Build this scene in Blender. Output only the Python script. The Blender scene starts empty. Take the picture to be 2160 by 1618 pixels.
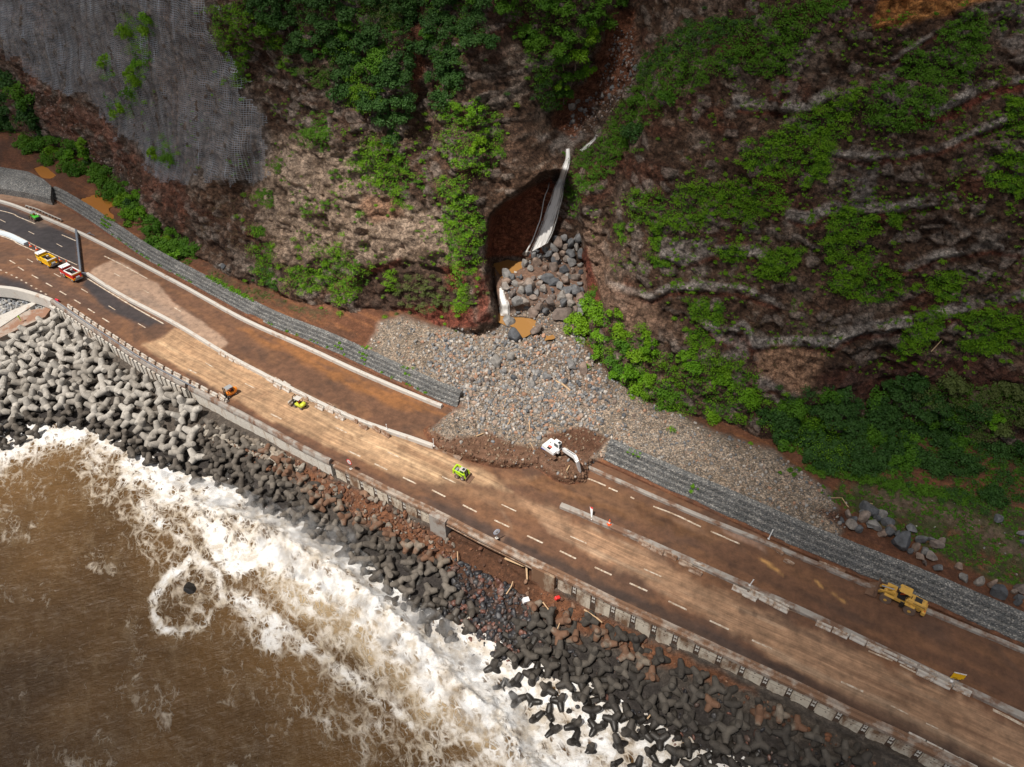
import bpy, bmesh, math, random
import numpy as np
from mathutils import Vector, Matrix, Euler
R=math.radians
random.seed(7); rng=np.random.default_rng(7)
SC=bpy.context.scene; COL=SC.collection
# ---------------------------------------------------------------- camera, sky, sun, exposure
FPX=1535.0; TH=R(40); CH=99.0; SEA=-8.0
cd=bpy.data.cameras.new('camera'); cam=bpy.data.objects.new('camera',cd); COL.objects.link(cam)
cam.location=(0,0,CH); cam.rotation_euler=(R(50),0,0)
cd.sensor_width=36; cd.lens=36*FPX/2160; cd.clip_start=1; cd.clip_end=3000
SC.camera=cam
SUN_EL=R(63); SUN_AZ=R(-138)          # azimuth from +Y towards +X
sv=Vector((math.sin(SUN_AZ)*math.cos(SUN_EL),math.cos(SUN_AZ)*math.cos(SUN_EL),math.sin(SUN_EL)))
W=bpy.data.worlds.new('World'); SC.world=W; W.use_nodes=True
nt=W.node_tree; bg=nt.nodes['Background']
sky=nt.nodes.new('ShaderNodeTexSky'); sky.sky_type='NISHITA'; sky.sun_disc=False
sky.sun_elevation=SUN_EL; sky.sun_rotation=SUN_AZ%(2*math.pi); sky.dust_density=2.5; sky.air_density=1.0
nt.links.new(sky.outputs[0],bg.inputs[0]); bg.inputs[1].default_value=0.085
ld=bpy.data.lights.new('sun','SUN'); ld.energy=5.0; ld.angle=R(0.8); ld.color=(1,0.94,0.85)
sun=bpy.data.objects.new('sun',ld); COL.objects.link(sun); sun.rotation_euler=sv.to_track_quat('Z','Y').to_euler(); sun.location=(0,0,300)
SC.view_settings.view_transform='Standard'; SC.view_settings.look='None'; SC.view_settings.gamma=1; SC.view_settings.exposure=0.02
try: SC.cycles.max_bounces=5; SC.cycles.diffuse_bounces=2; SC.cycles.transparent_max_bounces=8; SC.cycles.volume_bounces=1; SC.cycles.glossy_bounces=2
except Exception: pass
# ---------------------------------------------------------------- maths helpers
cT,sT=math.cos(TH),math.sin(TH)
def rays(px,py):
    u=(np.asarray(px,float)-1080)/FPX; v=(np.asarray(py,float)-809)/FPX
    return np.stack([u,cT-v*sT,-(sT+v*cT)],-1)
def unp(px,py,z=0.0):
    d=rays(px,py); t=(np.asarray(z,float)-CH)/d[...,2]
    return np.stack([d[...,0]*t,d[...,1]*t,CH+d[...,2]*t],-1)
def proj(P):
    P=np.asarray(P,float); y=P[...,1]; z=P[...,2]-CH
    Z=y*cT-z*sT; v=-(y*sT+z*cT)
    return 1080+FPX*P[...,0]/Z, 809+FPX*v/Z
def hsh(ix,iy,iz,seed):
    h=(ix.astype(np.int64)*374761393+iy.astype(np.int64)*668265263+iz.astype(np.int64)*2147483647+seed*1274126177)&0xffffffff
    h=((h^(h>>13))*1274126177)&0xffffffff
    h=((h^(h>>16))*2246822519)&0xffffffff
    return ((h^(h>>15))&0xffff)/65535.0
def vn(x,y,z=None,seed=0):
    x=np.asarray(x,float); y=np.asarray(y,float); z=np.zeros_like(x) if z is None else np.asarray(z,float)
    ix,iy,iz=np.floor(x),np.floor(y),np.floor(z); fx,fy,fz=x-ix,y-iy,z-iz
    fx,fy,fz=[f*f*(3-2*f) for f in (fx,fy,fz)]
    ix,iy,iz=ix.astype(np.int64),iy.astype(np.int64),iz.astype(np.int64)
    def c(a,b,e): return hsh(ix+a,iy+b,iz+e,seed)
    def pl(e):
        return (c(0,0,e)*(1-fx)+c(1,0,e)*fx)*(1-fy)+(c(0,1,e)*(1-fx)+c(1,1,e)*fx)*fy
    return (pl(0)*(1-fz)+pl(1)*fz)*2-1
def fbm(x,y,z=None,o=4,seed=0,rid=False):
    s=0;a=1;n=0;f=1
    for i in range(o):
        w=vn(x*f,y*f,None if z is None else z*f,seed+i*17)
        if rid: w=1-2*np.abs(w)
        s=s+a*w; n+=a; a*=.5; f*=2.03
    return s/n
def cell(x,y,seed=0):
    """distance to nearest and second nearest jittered point (voronoi)"""
    ix,iy=np.floor(x).astype(np.int64),np.floor(y).astype(np.int64); z0=np.zeros_like(ix)
    d1=np.full(x.shape,9.);d2=np.full(x.shape,9.);idc=np.zeros(x.shape)
    for a in (-1,0,1):
        for b in (-1,0,1):
            jx=ix+a+hsh(ix+a,iy+b,z0,seed); jy=iy+b+hsh(ix+a,iy+b,z0,seed+5)
            d=np.hypot(x-jx,y-jy); r=hsh(ix+a,iy+b,z0,seed+9)
            n=d<d1; d2=np.where(n,d1,np.minimum(d2,d)); idc=np.where(n,r,idc); d1=np.where(n,d,d1)
    return d1,d2,idc
def sst(a,b,x):
    t=np.clip((x-a)/(b-a),0,1); return t*t*(3-2*t)
def polydist(px,py,pts,closed):
    pts=np.asarray(pts,float); n=len(pts); best=np.full(px.shape,1e9)
    for i in range(n if closed else n-1):
        a=pts[i]; b=pts[(i+1)%n]; ab=b-a; L=max(ab@ab,1e-9)
        t=np.clip(((px-a[0])*ab[0]+(py-a[1])*ab[1])/L,0,1)
        best=np.minimum(best,np.hypot(px-a[0]-t*ab[0],py-a[1]-t*ab[1]))
    return best
def inside(px,py,pts):
    pts=np.asarray(pts,float); c=np.zeros(px.shape,bool); n=len(pts)
    for i in range(n):
        x1,y1=pts[i]; x2,y2=pts[(i+1)%n]
        if y1==y2: continue
        k=((y1>py)!=(y2>py))&(px<(x2-x1)*(py-y1)/(y2-y1)+x1); c^=k
    return c
def pmask(px,py,pts,soft=6,wx=None,wy=None,warp=8):
    px=np.asarray(px,float);py=np.asarray(py,float)
    q=np.asarray(pts,float); m=soft+warp+2
    if wx is not None: X=px+wx*warp; Y=py+wy*warp
    else: X,Y=px,py
    out=np.zeros(px.shape)
    bb=(X>q[:,0].min()-m)&(X<q[:,0].max()+m)&(Y>q[:,1].min()-m)&(Y<q[:,1].max()+m)
    if not bb.any(): return out
    x,y=X[bb],Y[bb]; d=polydist(x,y,q,True); d=np.where(inside(x,y,q),d,-d)
    out[bb]=sst(-soft,soft,d); return out
def lmask(px,py,pts,w,soft=4,wx=None,wy=None,warp=5):
    X=px+(wx*warp if wx is not None else 0); Y=py+(wy*warp if wy is not None else 0)
    q=np.asarray(pts,float); m=w+soft+warp+2; out=np.zeros(px.shape)
    bb=(X>q[:,0].min()-m)&(X<q[:,0].max()+m)&(Y>q[:,1].min()-m)&(Y<q[:,1].max()+m)
    if not bb.any(): return out
    d=polydist(X[bb],Y[bb],q,False); out[bb]=1-sst(w-soft,w+soft,d); return out
def resample(P,step):
    P=np.asarray(P,float)
    # catmull-rom then arc length
    Q=np.vstack([2*P[0]-P[1],P,2*P[-1]-P[-2]]); out=[]
    for i in range(1,len(Q)-2):
        t=np.linspace(0,1,12,endpoint=False)[:,None]; a,b,c,d=Q[i-1],Q[i],Q[i+1],Q[i+2]
        out.append(.5*((2*b)+(-a+c)*t+(2*a-5*b+4*c-d)*t*t+(-a+3*b-3*c+d)*t**3))
    out=np.vstack(out+[P[-1:]]); L=np.r_[0,np.cumsum(np.linalg.norm(np.diff(out,axis=0),axis=1))]
    n=max(2,int(round(L[-1]/step))+1); s=np.linspace(0,L[-1],n)
    return np.stack([np.interp(s,L,out[:,k]) for k in range(out.shape[1])],-1)
def smooth(P,it=3):
    P=P.copy()
    for _ in range(it): P[1:-1]=.25*P[:-2]+.5*P[1:-1]+.25*P[2:]
    return P
def curve(pxs,z=0.0,step=1.0,it=6):
    q=np.asarray(pxs,float); W3=unp(q[:,0],q[:,1],z)[:,:2]
    return smooth(resample(W3,step),it)
def normals2(C):
    T=np.gradient(C,axis=0); T/=np.linalg.norm(T,axis=1)[:,None]; return T,np.stack([-T[:,1],T[:,0]],-1)   # left normal
# ---------------------------------------------------------------- object helpers
def tag(o,label=None,cat=None,group=None,kind=None):
    if label: o['label']=label
    if cat: o['category']=cat
    if group: o['group']=group
    if kind: o['kind']=kind
    return o
def npmesh(name,V,Fc,mat=None,smooth_=True,col=None,uv=None,parent=None,attrs=None):
    me=bpy.data.meshes.new(name); V=np.asarray(V,np.float32); Fc=np.asarray(Fc,np.int32); k=Fc.shape[1]
    me.vertices.add(len(V)); me.vertices.foreach_set('co',V.ravel())
    me.loops.add(Fc.size); me.loops.foreach_set('vertex_index',Fc.ravel())
    me.polygons.add(len(Fc)); me.polygons.foreach_set('loop_start',np.arange(0,Fc.size,k,dtype=np.int32))
    me.update(calc_edges=True)
    me.polygons.foreach_set('use_smooth',np.full(len(Fc),smooth_))
    if col is not None:
        a=me.color_attributes.new('Col','FLOAT_COLOR','POINT'); c=np.ones((len(V),4),np.float32); c[:,:3]=np.clip(col,0,1); a.data.foreach_set('color',c.ravel())
    for nm,ar in (attrs or {}).items():
        a=me.attributes.new(nm,'FLOAT','POINT'); a.data.foreach_set('value',np.asarray(ar,np.float32).ravel())
    if uv is not None:
        l=me.uv_layers.new(name='UVMap'); l.data.foreach_set('uv',np.asarray(uv,np.float32)[Fc.ravel()].ravel())
    if mat: me.materials.append(mat)
    me.validate(); o=bpy.data.objects.new(name,me); COL.objects.link(o)
    if parent: o.parent=parent
    return o
def gridfaces(nr,nc,keep=None):
    i=np.arange(nr*nc).reshape(nr,nc); f=np.stack([i[:-1,:-1],i[1:,:-1],i[1:,1:],i[:-1,1:]],-1).reshape(-1,4)
    return f if keep is None else f[keep.ravel()]
def compact(V,Fc,*arrs):
    u,inv=np.unique(Fc.ravel(),return_inverse=True); return (V[u],inv.reshape(Fc.shape))+tuple(a[u] for a in arrs)
def empty(name,loc,rz=0,label=None,cat=None,group=None):
    o=bpy.data.objects.new(name,None); COL.objects.link(o); o.location=loc; o.rotation_euler=(0,0,rz); o.empty_display_size=.3
    return tag(o,label,cat,group)
class MB:
    """collects primitive shapes into one mesh"""
    def __init__(s): s.bm=bmesh.new()
    def _add(s,vs,M):
        bmesh.ops.transform(s.bm,matrix=M,verts=vs); return s
    def box(s,c,d,rot=(0,0,0),bev=.0,taper=None):
        r=bmesh.ops.create_cube(s.bm,size=1)['verts']
        if taper:
            for v in r:
                if v.co.z>0: v.co.x*=taper[0]; v.co.y*=taper[1]
        bmesh.ops.transform(s.bm,matrix=Matrix.Translation(c)@Euler(rot).to_matrix().to_4x4()@Matrix.Diagonal((d[0],d[1],d[2],1)),verts=r)
        if bev:
            es=list({e for v in r for e in v.link_edges}); bmesh.ops.bevel(s.bm,geom=es,offset=bev,segments=1,affect='EDGES')
        return s
    def cyl(s,a,b,r1,r2=None,n=12,cap=True):
        a,b=Vector(a),Vector(b); d=b-a; r2=r1 if r2 is None else r2
        v=bmesh.ops.create_cone(s.bm,cap_ends=cap,segments=n,radius1=r1,radius2=r2,depth=d.length)['verts']
        bmesh.ops.transform(s.bm,matrix=Matrix.Translation((a+b)/2)@d.to_track_quat('Z','Y').to_matrix().to_4x4(),verts=v); return s
    def ball(s,c,r,sc=(1,1,1),n=2):
        v=bmesh.ops.create_icosphere(s.bm,subdivisions=n,radius=r)['verts']
        bmesh.ops.transform(s.bm,matrix=Matrix.Translation(c)@Matrix.Diagonal((sc[0],sc[1],sc[2],1)),verts=v); return s
    def prism(s,prof,y0,y1,axis='y'):
        """profile in xz extruded along y"""
        A=[s.bm.verts.new((x,y0,z)) for x,z in prof]; B=[s.bm.verts.new((x,y1,z)) for x,z in prof]; n=len(prof)
        for i in range(n): s.bm.faces.new((A[i],A[(i+1)%n],B[(i+1)%n],B[i]))
        s.bm.faces.new(A[::-1]); s.bm.faces.new(B); return s
    def build(s,name,mat,parent=None,smooth_=False):
        bmesh.ops.recalc_face_normals(s.bm,faces=s.bm.faces)
        me=bpy.data.meshes.new(name); s.bm.to_mesh(me); s.bm.free(); me.materials.append(mat)
        if smooth_:
            for p in me.polygons: p.use_smooth=True
        o=bpy.data.objects.new(name,me); COL.objects.link(o)
        if parent: o.parent=parent
        return o
def part_of(x,y,q):
    q=np.asarray(q,float); a=(x-q[:,0].min())/(np.ptp(q[:,0])+1e-6); b_=(y-q[:,1].min())/(np.ptp(q[:,1])+1e-6)
    v_=('top','upper','lower','bottom')[max(0,min(3,int(b_*4)))]; h_=('far left','left','centre','right','far right')[max(0,min(4,int(a*5)))]
    return v_+' '+h_
def copy_tree(o,parent=None,top=True):
    c=o.copy(); COL.objects.link(c)
    if parent: c.parent=parent
    for ch in o.children: copy_tree(ch,c,False)
    return c
# ---------------------------------------------------------------- materials
def newmat(name):
    m=bpy.data.materials.new(name); m.use_nodes=True; n=m.node_tree; return m,n,n.nodes['Principled BSDF']
def N(n,t,**k):
    x=n.nodes.new(t)
    for a,b in k.items():
        if a.startswith('i_'): x.inputs[a[2:].replace('_',' ')].default_value=b
        else: setattr(x,a,b)
    return x
def ramp(n,fac,stops,interp='LINEAR'):
    r=n.nodes.new('ShaderNodeValToRGB'); r.color_ramp.interpolation=interp
    while len(r.color_ramp.elements)<len(stops): r.color_ramp.elements.new(.5)
    for e,(p,c) in zip(r.color_ramp.elements,stops): e.position=p; e.color=(c if isinstance(c,tuple) else (c,c,c))+((1,) if not isinstance(c,tuple) or len(c)==3 else ())
    n.links.new(fac,r.inputs[0]); return r.outputs[0]
def mixc(n,a,b,f,bt='MIX'):
    m=n.nodes.new('ShaderNodeMix'); m.data_type='RGBA'; m.blend_type=bt
    for i,v in ((0,f),(6,a),(7,b)):
        if hasattr(v,'is_linked'): n.links.new(v,m.inputs[i])
        else: m.inputs[i].default_value=v if i==0 else (tuple(v)+(1,) if len(v)==3 else v)
    return m.outputs[2]
def math_(n,op,a,b=None,c=None):
    m=n.nodes.new('ShaderNodeMath'); m.operation=op
    for i,v in enumerate((a,b,c)):
        if v is None: continue
        if hasattr(v,'is_linked'): n.links.new(v,m.inputs[i])
        else: m.inputs[i].default_value=v
    return m.outputs[0]
def noise(n,vec,scale,detail=4,rough=.55,dist=0,out=0):
    t=N(n,'ShaderNodeTexNoise'); t.inputs['Scale'].default_value=scale; t.inputs['Detail'].default_value=detail; t.inputs['Roughness'].default_value=rough; t.inputs['Distortion'].default_value=dist
    if vec is not None: n.links.new(vec,t.inputs['Vector'])
    return t.outputs[out]
def mapping(n,vec,scale=(1,1,1),rot=(0,0,0)):
    m=N(n,'ShaderNodeMapping'); m.inputs['Scale'].default_value=scale; m.inputs['Rotation'].default_value=rot; n.links.new(vec,m.inputs['Vector']); return m.outputs[0]
def bump(n,bs,h,strength=.5,dist=.1):
    b=N(n,'ShaderNodeBump'); b.inputs['Strength'].default_value=strength; b.inputs['Distance'].default_value=dist
    n.links.new(h,b.inputs['Height']); n.links.new(b.outputs[0],bs.inputs['Normal'])
def coord(n,k='Object'):
    return N(n,'ShaderNodeTexCoord').outputs[k]
def geo(n): return N(n,'ShaderNodeNewGeometry').outputs['Position']
def pmat(name,col,rough=.6,metal=0,var=.15,dirt=None,dscale=1.5,dlev=.55,bmp=.0):
    """painted / plain surface with tonal variation and optional dirt"""
    m,n,b=newmat(name); p=coord(n)
    f=noise(n,p,3,5); c=mixc(n,tuple(max(0,x*(1-var)) for x in col),tuple(min(1,x*(1+var)) for x in col),f)
    if dirt:
        g=ramp(n,noise(n,p,dscale,6,.65),[(dlev-.08,0.),(dlev+.08,1.)]); c=mixc(n,c,dirt,g)
    n.links.new(c,b.inputs['Base Color']); b.inputs['Roughness'].default_value=rough; b.inputs['Metallic'].default_value=metal
    if bmp: bump(n,b,noise(n,p,14,4),bmp,.03)
    return m
MUD=(.13,.058,.028)
# ================================================================ TERRAIN
# --- main curves, measured on the photograph and laid out on the ground
SWp=[(-420,590),(-200,594),(0,603),(52,612),(104,629),(130,645),(182,681),(234,715),(285,749),(337,780),(400,813),(470,850),(539,886),(650,947),(748,994),(845,1042),(945,1089),(991,1114),(1075,1155),(1130,1182),(1214,1223),(1297,1264),(1380,1302),(1470,1343),(1560,1385),(1700,1449),(1785,1492),(1870,1530),(1955,1571),(2051,1618),(2200,1690),(2420,1790)]
GBp=[(-420,400),(-200,397),(0,400),(60,408),(106,421),(166,455),(223,494),(311,554),(415,611),(560,689),(678,737),(800,794),(928,853),(1000,880),(1100,925),(1180,952),(1255,972),(1400,1037),(1480,1072),(1560,1108),(1699,1172),(1838,1229),(1949,1275),(2060,1325),(2160,1369),(2300,1432),(2480,1515)]
SW=curve(SWp,1.0,1.0,8); GB=curve(GBp,0.0,1.0,8)
SWn=normals2(SW)[1]      # left normal = towards the land
# --- land sheet: one depth per line of sight grid cell, from a ground surface and a cliff surface
ST=3.2
gx=np.arange(-380,2545,ST); gy=np.arange(-290,1400,ST)
GX,GY=np.meshgrid(gx,gy); nr,nc=GX.shape
wx=fbm(GX/60,GY/60,o=5,seed=3); wy=fbm(GX/60,GY/60,o=5,seed=31); wf=fbm(GX/14,GY/14,o=3,seed=77)
FOOTp=[(-380,60),(-200,150),(-60,225),(60,290),(180,335),(300,445),(420,545),(540,605),(640,645),(760,660),(830,668),(920,683),(990,688),(1050,692),(1235,705),(1260,770),(1300,800),(1400,862),(1500,892),(1600,915),(1720,930),(1840,925),(2000,940),(2160,990),(2400,1060),(2560,1100)]
fp=unp([p[0] for p in FOOTp],[p[1] for p in FOOTp],1.0)
fs=.906*fp[:,0]-.423*fp[:,1]; fn=.423*fp[:,0]+.906*fp[:,1]
od=np.argsort(fs); fs,fn=fs[od],fn[od]
M=lambda pts,soft=6,warp=8: pmask(GX,GY,pts,soft,wx,wy,warp)
L=lambda pts,w,soft=4,warp=5: lmask(GX,GY,pts,w,soft,wx,wy,warp)
def gauss(pts,w): return np.exp(-(polydist(GX+wx*6,GY+wy*6,pts,False)/w)**2)
FAN=[(805,678),(850,665),(930,690),(1050,692),(1055,668),(1120,650),(1225,640),(1235,735),(1300,800),(1400,862),(1500,905),(1640,955),(1745,1035),(1785,1110),(1765,1130),(1580,1078),(1400,1000),(1300,955),(1240,985),(1235,1010),(1200,1010),(1130,985),(1040,970),(940,948),(905,908),(950,872),(985,862),(940,830),(860,788),(790,755),(772,738)]
MOUND=[(885,905),(950,890),(1040,900),(1140,935),(1150,912),(1230,895),(1290,925),(1270,962),(1245,985),(1238,1015),(1205,1022),(1170,1012),(1120,985),(1060,985),(980,968),(920,945)]
EXC=[(905,905),(950,925),(1040,915),(1090,935),(1140,945),(1150,915),(1230,900),(1285,925),(1260,958),(1240,985),(1238,1012),(1205,1020),(1170,1010),(1120,985),(1060,985),(980,968),(925,945)]
GORGE=[(1056,705),(1050,640),(1040,590),(1034,545),(1036,510),(1046,450),(1085,415),(1120,395),(1150,375),(1185,362),(1208,372),(1222,410),(1228,470),(1240,600),(1240,705)]
POOL1=[(1040,548),(1052,527),(1075,525),(1100,540),(1104,562),(1085,574),(1055,578),(1046,565)]
POOL2=[(1050,672),(1060,664),(1080,668),(1115,672),(1130,676),(1120,690),(1110,702),(1090,706),(1085,690),(1060,682)]
PUD1=[(160,430),(170,417),(195,412),(215,410),(237,418),(240,432),(230,440),(238,455),(237,462),(212,468),(190,452)]
PUD2=[(72,357),(85,352),(100,356),(118,370),(108,378),(88,376)]
fan=M(FAN,9,10); mound=M(MOUND,15,10); gor=pmask(GX,GY,GORGE,9,wx,wy,9); pool1=pmask(GX,GY,POOL1,2,wx,wy,2); pool2=pmask(GX,GY,POOL2,2,wx,wy,2)
pud=np.maximum(pmask(GX,GY,PUD1,2,wx,wy,6),pmask(GX,GY,PUD2,2,wx,wy,3))
# ground height
g=.5+.35*fbm(GX/45,GY/45,o=4,seed=5)
g+=fan*(.9+.5*fbm(GX/25,GY/20,o=4,seed=8))
gorz=np.interp(GY.ravel(),[515,540,580,610,640,655,675,700],[8.6,7.8,7.6,6.8,5.5,3.3,2.2,1.8]).reshape(GX.shape)
g=g*(1-gor)+gor*gorz
g+=2.2*M([(1225,640),(1235,735),(1300,800),(1400,862),(1500,905),(1640,955),(1720,1010),(1500,960),(1300,870),(1200,760),(1190,650)],30)*(.5)
g+=gauss([(1140,760),(1180,800),(1230,850)],45)*.6
GRASS=[(1745,1050),(1790,1000),(1900,1010),(2000,1030),(2160,1075),(2600,1250),(2600,1400),(2300,1330),(2160,1240),(2060,1205),(1960,1160),(1880,1120),(1800,1085)]
grass=M(GRASS,8,14)
slopeR=M([(1640,900),(1720,960),(1800,1010),(1950,1060),(2160,1150),(2600,1300),(2600,900),(2000,900)],40)
g+=slopeR*2.0
g+=M([(230,440),(330,500),(420,550),(560,605),(700,650),(700,620),(500,560),(380,500),(240,400)],14)*1.0
# keep the ground below the carriageway except where debris lies on it
swx,swy=proj(np.c_[SW,np.full(len(SW),0.)]); gbx,gby=proj(np.c_[GB,np.full(len(GB),0.)])
YS=np.interp(gx,swx,swy)[None,:]; YG=np.interp(gx,gbx,gby)[None,:]
road=sst(-3,5,GY-YG+1)
deb=np.maximum(fan,mound)
debz=deb*(.9+.5*fbm(GX/18,GY/14,o=4,seed=12))+mound*.9*(1+.35*fbm(GX/9,GY/7,o=3,seed=15))
# the dug pit beside the excavator
debz=debz-.5*M([(1160,920),(1230,905),(1280,930),(1250,960),(1190,945)],10)
debw=deb.copy()
for _ in range(26): debw[1:-1,1:-1]=.2*(debw[1:-1,1:-1]+debw[:-2,1:-1]+debw[2:,1:-1]+debw[1:-1,:-2]+debw[1:-1,2:])
g=g*(1-road)+road*(-.35+(debz+.4)*sst(.05,1.0,debw)+.12*wf*debw)
g=g*(1-pool1)+pool1*7.0; g=g*(1-pool2)+pool2*1.6; g=g*(1-pud)+pud*.05
g+=(1-road)*.10*wf+deb*.12*wf
D=rays(GX,GY)
tg=(g-CH)/D[...,2]
# cliff surface
ca_s=np.array([-300,-190,-140,-90,-60,-20,40,100]); ca_v=np.array([.30,.30,.33,.42,.50,.60,.64,.64])
CHUTE=[(1205,325),(1215,270),(1262,190),(1300,120),(1330,40),(1350,-80),(1370,-290)]
inset=gor*15*sst(1.02,.55,0*GX+0)*1
inset+=17*gauss(CHUTE,62)*sst(420,260,GY)
inset+=6*gauss([(1120,40),(1150,120),(1170,220)],60)
inset-=4.5*gauss([(1000,100),(985,250),(975,400),(985,560),(1000,680)],42)
inset-=3.0*gauss([(1245,430),(1265,520),(1275,620)],32)
inset+=4.5*gauss([(872,-80),(880,60),(893,150),(905,260),(930,330)],26)
inset+=3*gauss([(560,120),(590,240),(560,330),(520,420)],40)
inset-=2*gauss([(700,300),(760,450),(830,560)],70)
inset+=3*gauss([(1830,640),(1860,760),(1850,860)],50)
inset+=2.0*M([(765,575),(870,545),(960,565),(1010,640),(990,685),(820,665),(760,650)],10)
SHELF=[[(1295,600),(1370,622),(1411,605),(1467,602),(1562,611),(1640,635)],[(1495,680),(1534,708),(1570,690),(1589,722),(1700,719),(1756,725),(1798,699),(1828,688),(1873,683),(1925,672),(1990,655),(2067,631),(2160,622)],
 [(1665,447),(1709,460),(1756,439),(1820,439),(1875,436),(1963,423)],[(1560,211),(1615,222),(1715,222),(1755,195)],[(1760,323),(1824,334),(1880,328),(1977,311),(2060,278),(2160,240)],
 [(1958,245),(2019,211),(2088,181),(2158,167),(2300,150)],[(1904,561),(1963,540),(2041,525),(2088,519),(2160,532),(2300,540)],[(1888,125),(1949,83),(1990,60),(2100,20)],[(1400,535),(1440,548),(1500,530),(1590,527),(1640,560)]]
SHW=[8,12,11,13,6,8,8,5,11]
ledge=np.zeros_like(GX); under=np.zeros_like(GX)
for q,w in zip(SHELF,SHW):
    ledge=np.maximum(ledge,L(q,w,4,5)); under=np.maximum(under,L([(a,b+w+6) for a,b in q],6,4,5))
brk=sst(.35,.6,fbm(GX/45,GY/45,o=4,seed=43)*.5+.5); inset+=(-.75*ledge+.6*under)*brk
inset+=3.5*fbm(GX/170,GY/170,o=3,seed=41)
sI=lambda s:np.interp(s,fs,fn)
lo=np.full(GX.shape,60.); hi=np.full(GX.shape,700.)
for _ in range(26):
    t=(lo+hi)/2; X=D[...,0]*t; Y=D[...,1]*t; Z=CH+D[...,2]*t
    s=.906*X-.423*Y; f=.423*X+.906*Y-sI(s)-np.maximum(Z,-5)*np.interp(s,ca_s,ca_v)-inset
    neg=f<0; lo=np.where(neg,t,lo); hi=np.where(neg,hi,t)
tc=(lo+hi)/2
iscliff=tc<tg+.0
T=np.minimum(tc,tg); P=D*T[...,None]; P[...,2]+=CH
# rock relief
wc=sst(-1.2,1.5,tg-tc)[...,None]
x,y,z=P[...,0],P[...,1],P[...,2]; s_=.906*x-.423*y
r1=fbm(s_/9,z/7+s_/30,y/14,5,51); r2=fbm(s_/3.2,z/2.2+s_*.08,y/5,4,57,True)
lay=fbm(s_/40,(z+1.2*r1+s_*.10)/1.6,None,3,61)
c1,c2,cid=cell(s_/2.6+.5*r1,z/1.7+.4*wx,5); blocks=(cid-.5)*sst(0,.18,c2-c1)
zz=z+s_*.10+2.2*r1+1.5*wx+.5*r2; bedn=fbm(s_/70,zz/5.5,None,2,69)*.5+.5; fr3=np.mod(zz/4.3+.35*np.sin(zz*.37),1.0); strat=(np.clip((fr3-.0)/.12,0,1)*np.clip((1-fr3)/.75,0,1)); fr1=np.mod(zz/1.15+.3*r2,1.0); strat2=np.clip(fr1/.15,0,1)*(1-fr1)
c1b,c2b,cidb=cell(s_/1.25+.4*r1,z/.95+.5*wx,15); blk2=(cidb-.5)*sst(0,.15,c2b-c1b)
patchy=sst(.42,.68,fbm(s_/13,z/7,None,4,63)*.5+.5)*sst(.3,.6,bedn)*np.where(s_>-78,1.,.55)
gul=fbm(s_/3.5+.03*z,z/26,None,4,65,True)
amp=1.75*r1+1.0*r2+patchy*(1.25*strat+.25*strat2)+(1-patchy)*.9*gul+.95*blocks+.55*blk2+.30*fbm(s_/.8,z/.7,y/2,3,67,True)
amp_net=1
netm=M([(0,-300),(-400,-300),(-400,60),(0,75),(30,110),(90,175),(200,205),(262,285),(330,372),(400,385),(460,370),(540,392),(582,330),(560,245),(500,130),(455,60),(440,-300)],10,8)
amp=1.2*amp*(1-.2*netm)
alc=gor*sst(560,500,GY)*sst(380,420,GY+0*GX)
amp=amp*(1-.75*alc)
P=P+wc*amp[...,None]*np.array([-.37,-.80,.42])
LP=P
def land_at(px,py):
    i=(np.asarray(py,float)-gy[0])/ST; j=(np.asarray(px,float)-gx[0])/ST
    i=np.clip(i,0,nr-1.01); j=np.clip(j,0,nc-1.01); i0=i.astype(int); j0=j.astype(int); fi=(i-i0)[...,None]; fj=(j-j0)[...,None]
    return (LP[i0,j0]*(1-fi)+LP[i0+1,j0]*fi)*(1-fj)+(LP[i0,j0+1]*(1-fi)+LP[i0+1,j0+1]*fi)*fj
# --- colours (albedo)
def C(r,g,b): return np.array([r,g,b])
def blend(c,m,k): return c*(1-m[...,None])+np.asarray(k)*m[...,None]
n1=fbm(s_/5,z/5,y/9,4,71)*.5+.5; n2=fbm(s_/1.6,z/1.2,y/3,3,73)*.5+.5; n3=fbm(s_/18,z/12,y/30,3,79)*.5+.5
hard=patchy*sst(.55,.95,strat)
cc=np.zeros(GX.shape+(3,))+C(.085,.055,.040)
cc=blend(cc,sst(.45,.7,n3),C(.13,.085,.062)); cc=blend(cc,sst(.55,.72,n1)*.8,C(.20,.165,.145)); cc=blend(cc,sst(.60,.75,n2)*.65,C(.27,.24,.215)); cc=blend(cc,sst(.45,.25,n2)*.6,C(.04,.026,.022))
reddish=sst(.55,.7,fbm(s_/12+9,z/6,y/30,3,83)*.5+.5)*.5; cc=blend(cc,reddish,C(.13,.05,.032))
cc=blend(cc,hard*sst(.35,.6,n2)*.75,C(.25,.24,.235)); cc=blend(cc,patchy*sst(.25,.02,strat)*.6,C(.06,.028,.02)); cc=blend(cc,(cid>.8)*sst(.0,.2,c2-c1)*.5,C(.26,.25,.245)); cc=cc*(1-.55*sst(.10,.0,c2-c1))[...,None]*(1-.4*sst(.08,.0,c2b-c1b))[...,None]
TAN=[(575,285),(640,285),(760,330),(835,420),(930,440),(955,560),(900,565),(800,560),(700,540),(600,540),(555,480),(555,350)]
tn=M(TAN,22,18); tcol=C(.29,.24,.20)+(n1[...,None]-.5)*.16+(n2[...,None]-.5)*.14*C(1.1,1,.9)
cc=cc*(1-tn[...,None])+np.clip(tcol,.03,.6)*tn[...,None]
cc=blend(cc,M([(770,410),(840,415),(860,450),(800,470),(760,440)],10)*.5,C(.26,.12,.06))
cc=blend(cc,tn*sst(.42,.3,n1)*.6,C(.10,.075,.06))
net_c=C(.12,.115,.115)+(n1[...,None]-.5)*.06+(n2[...,None]-.5)*.05
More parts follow.
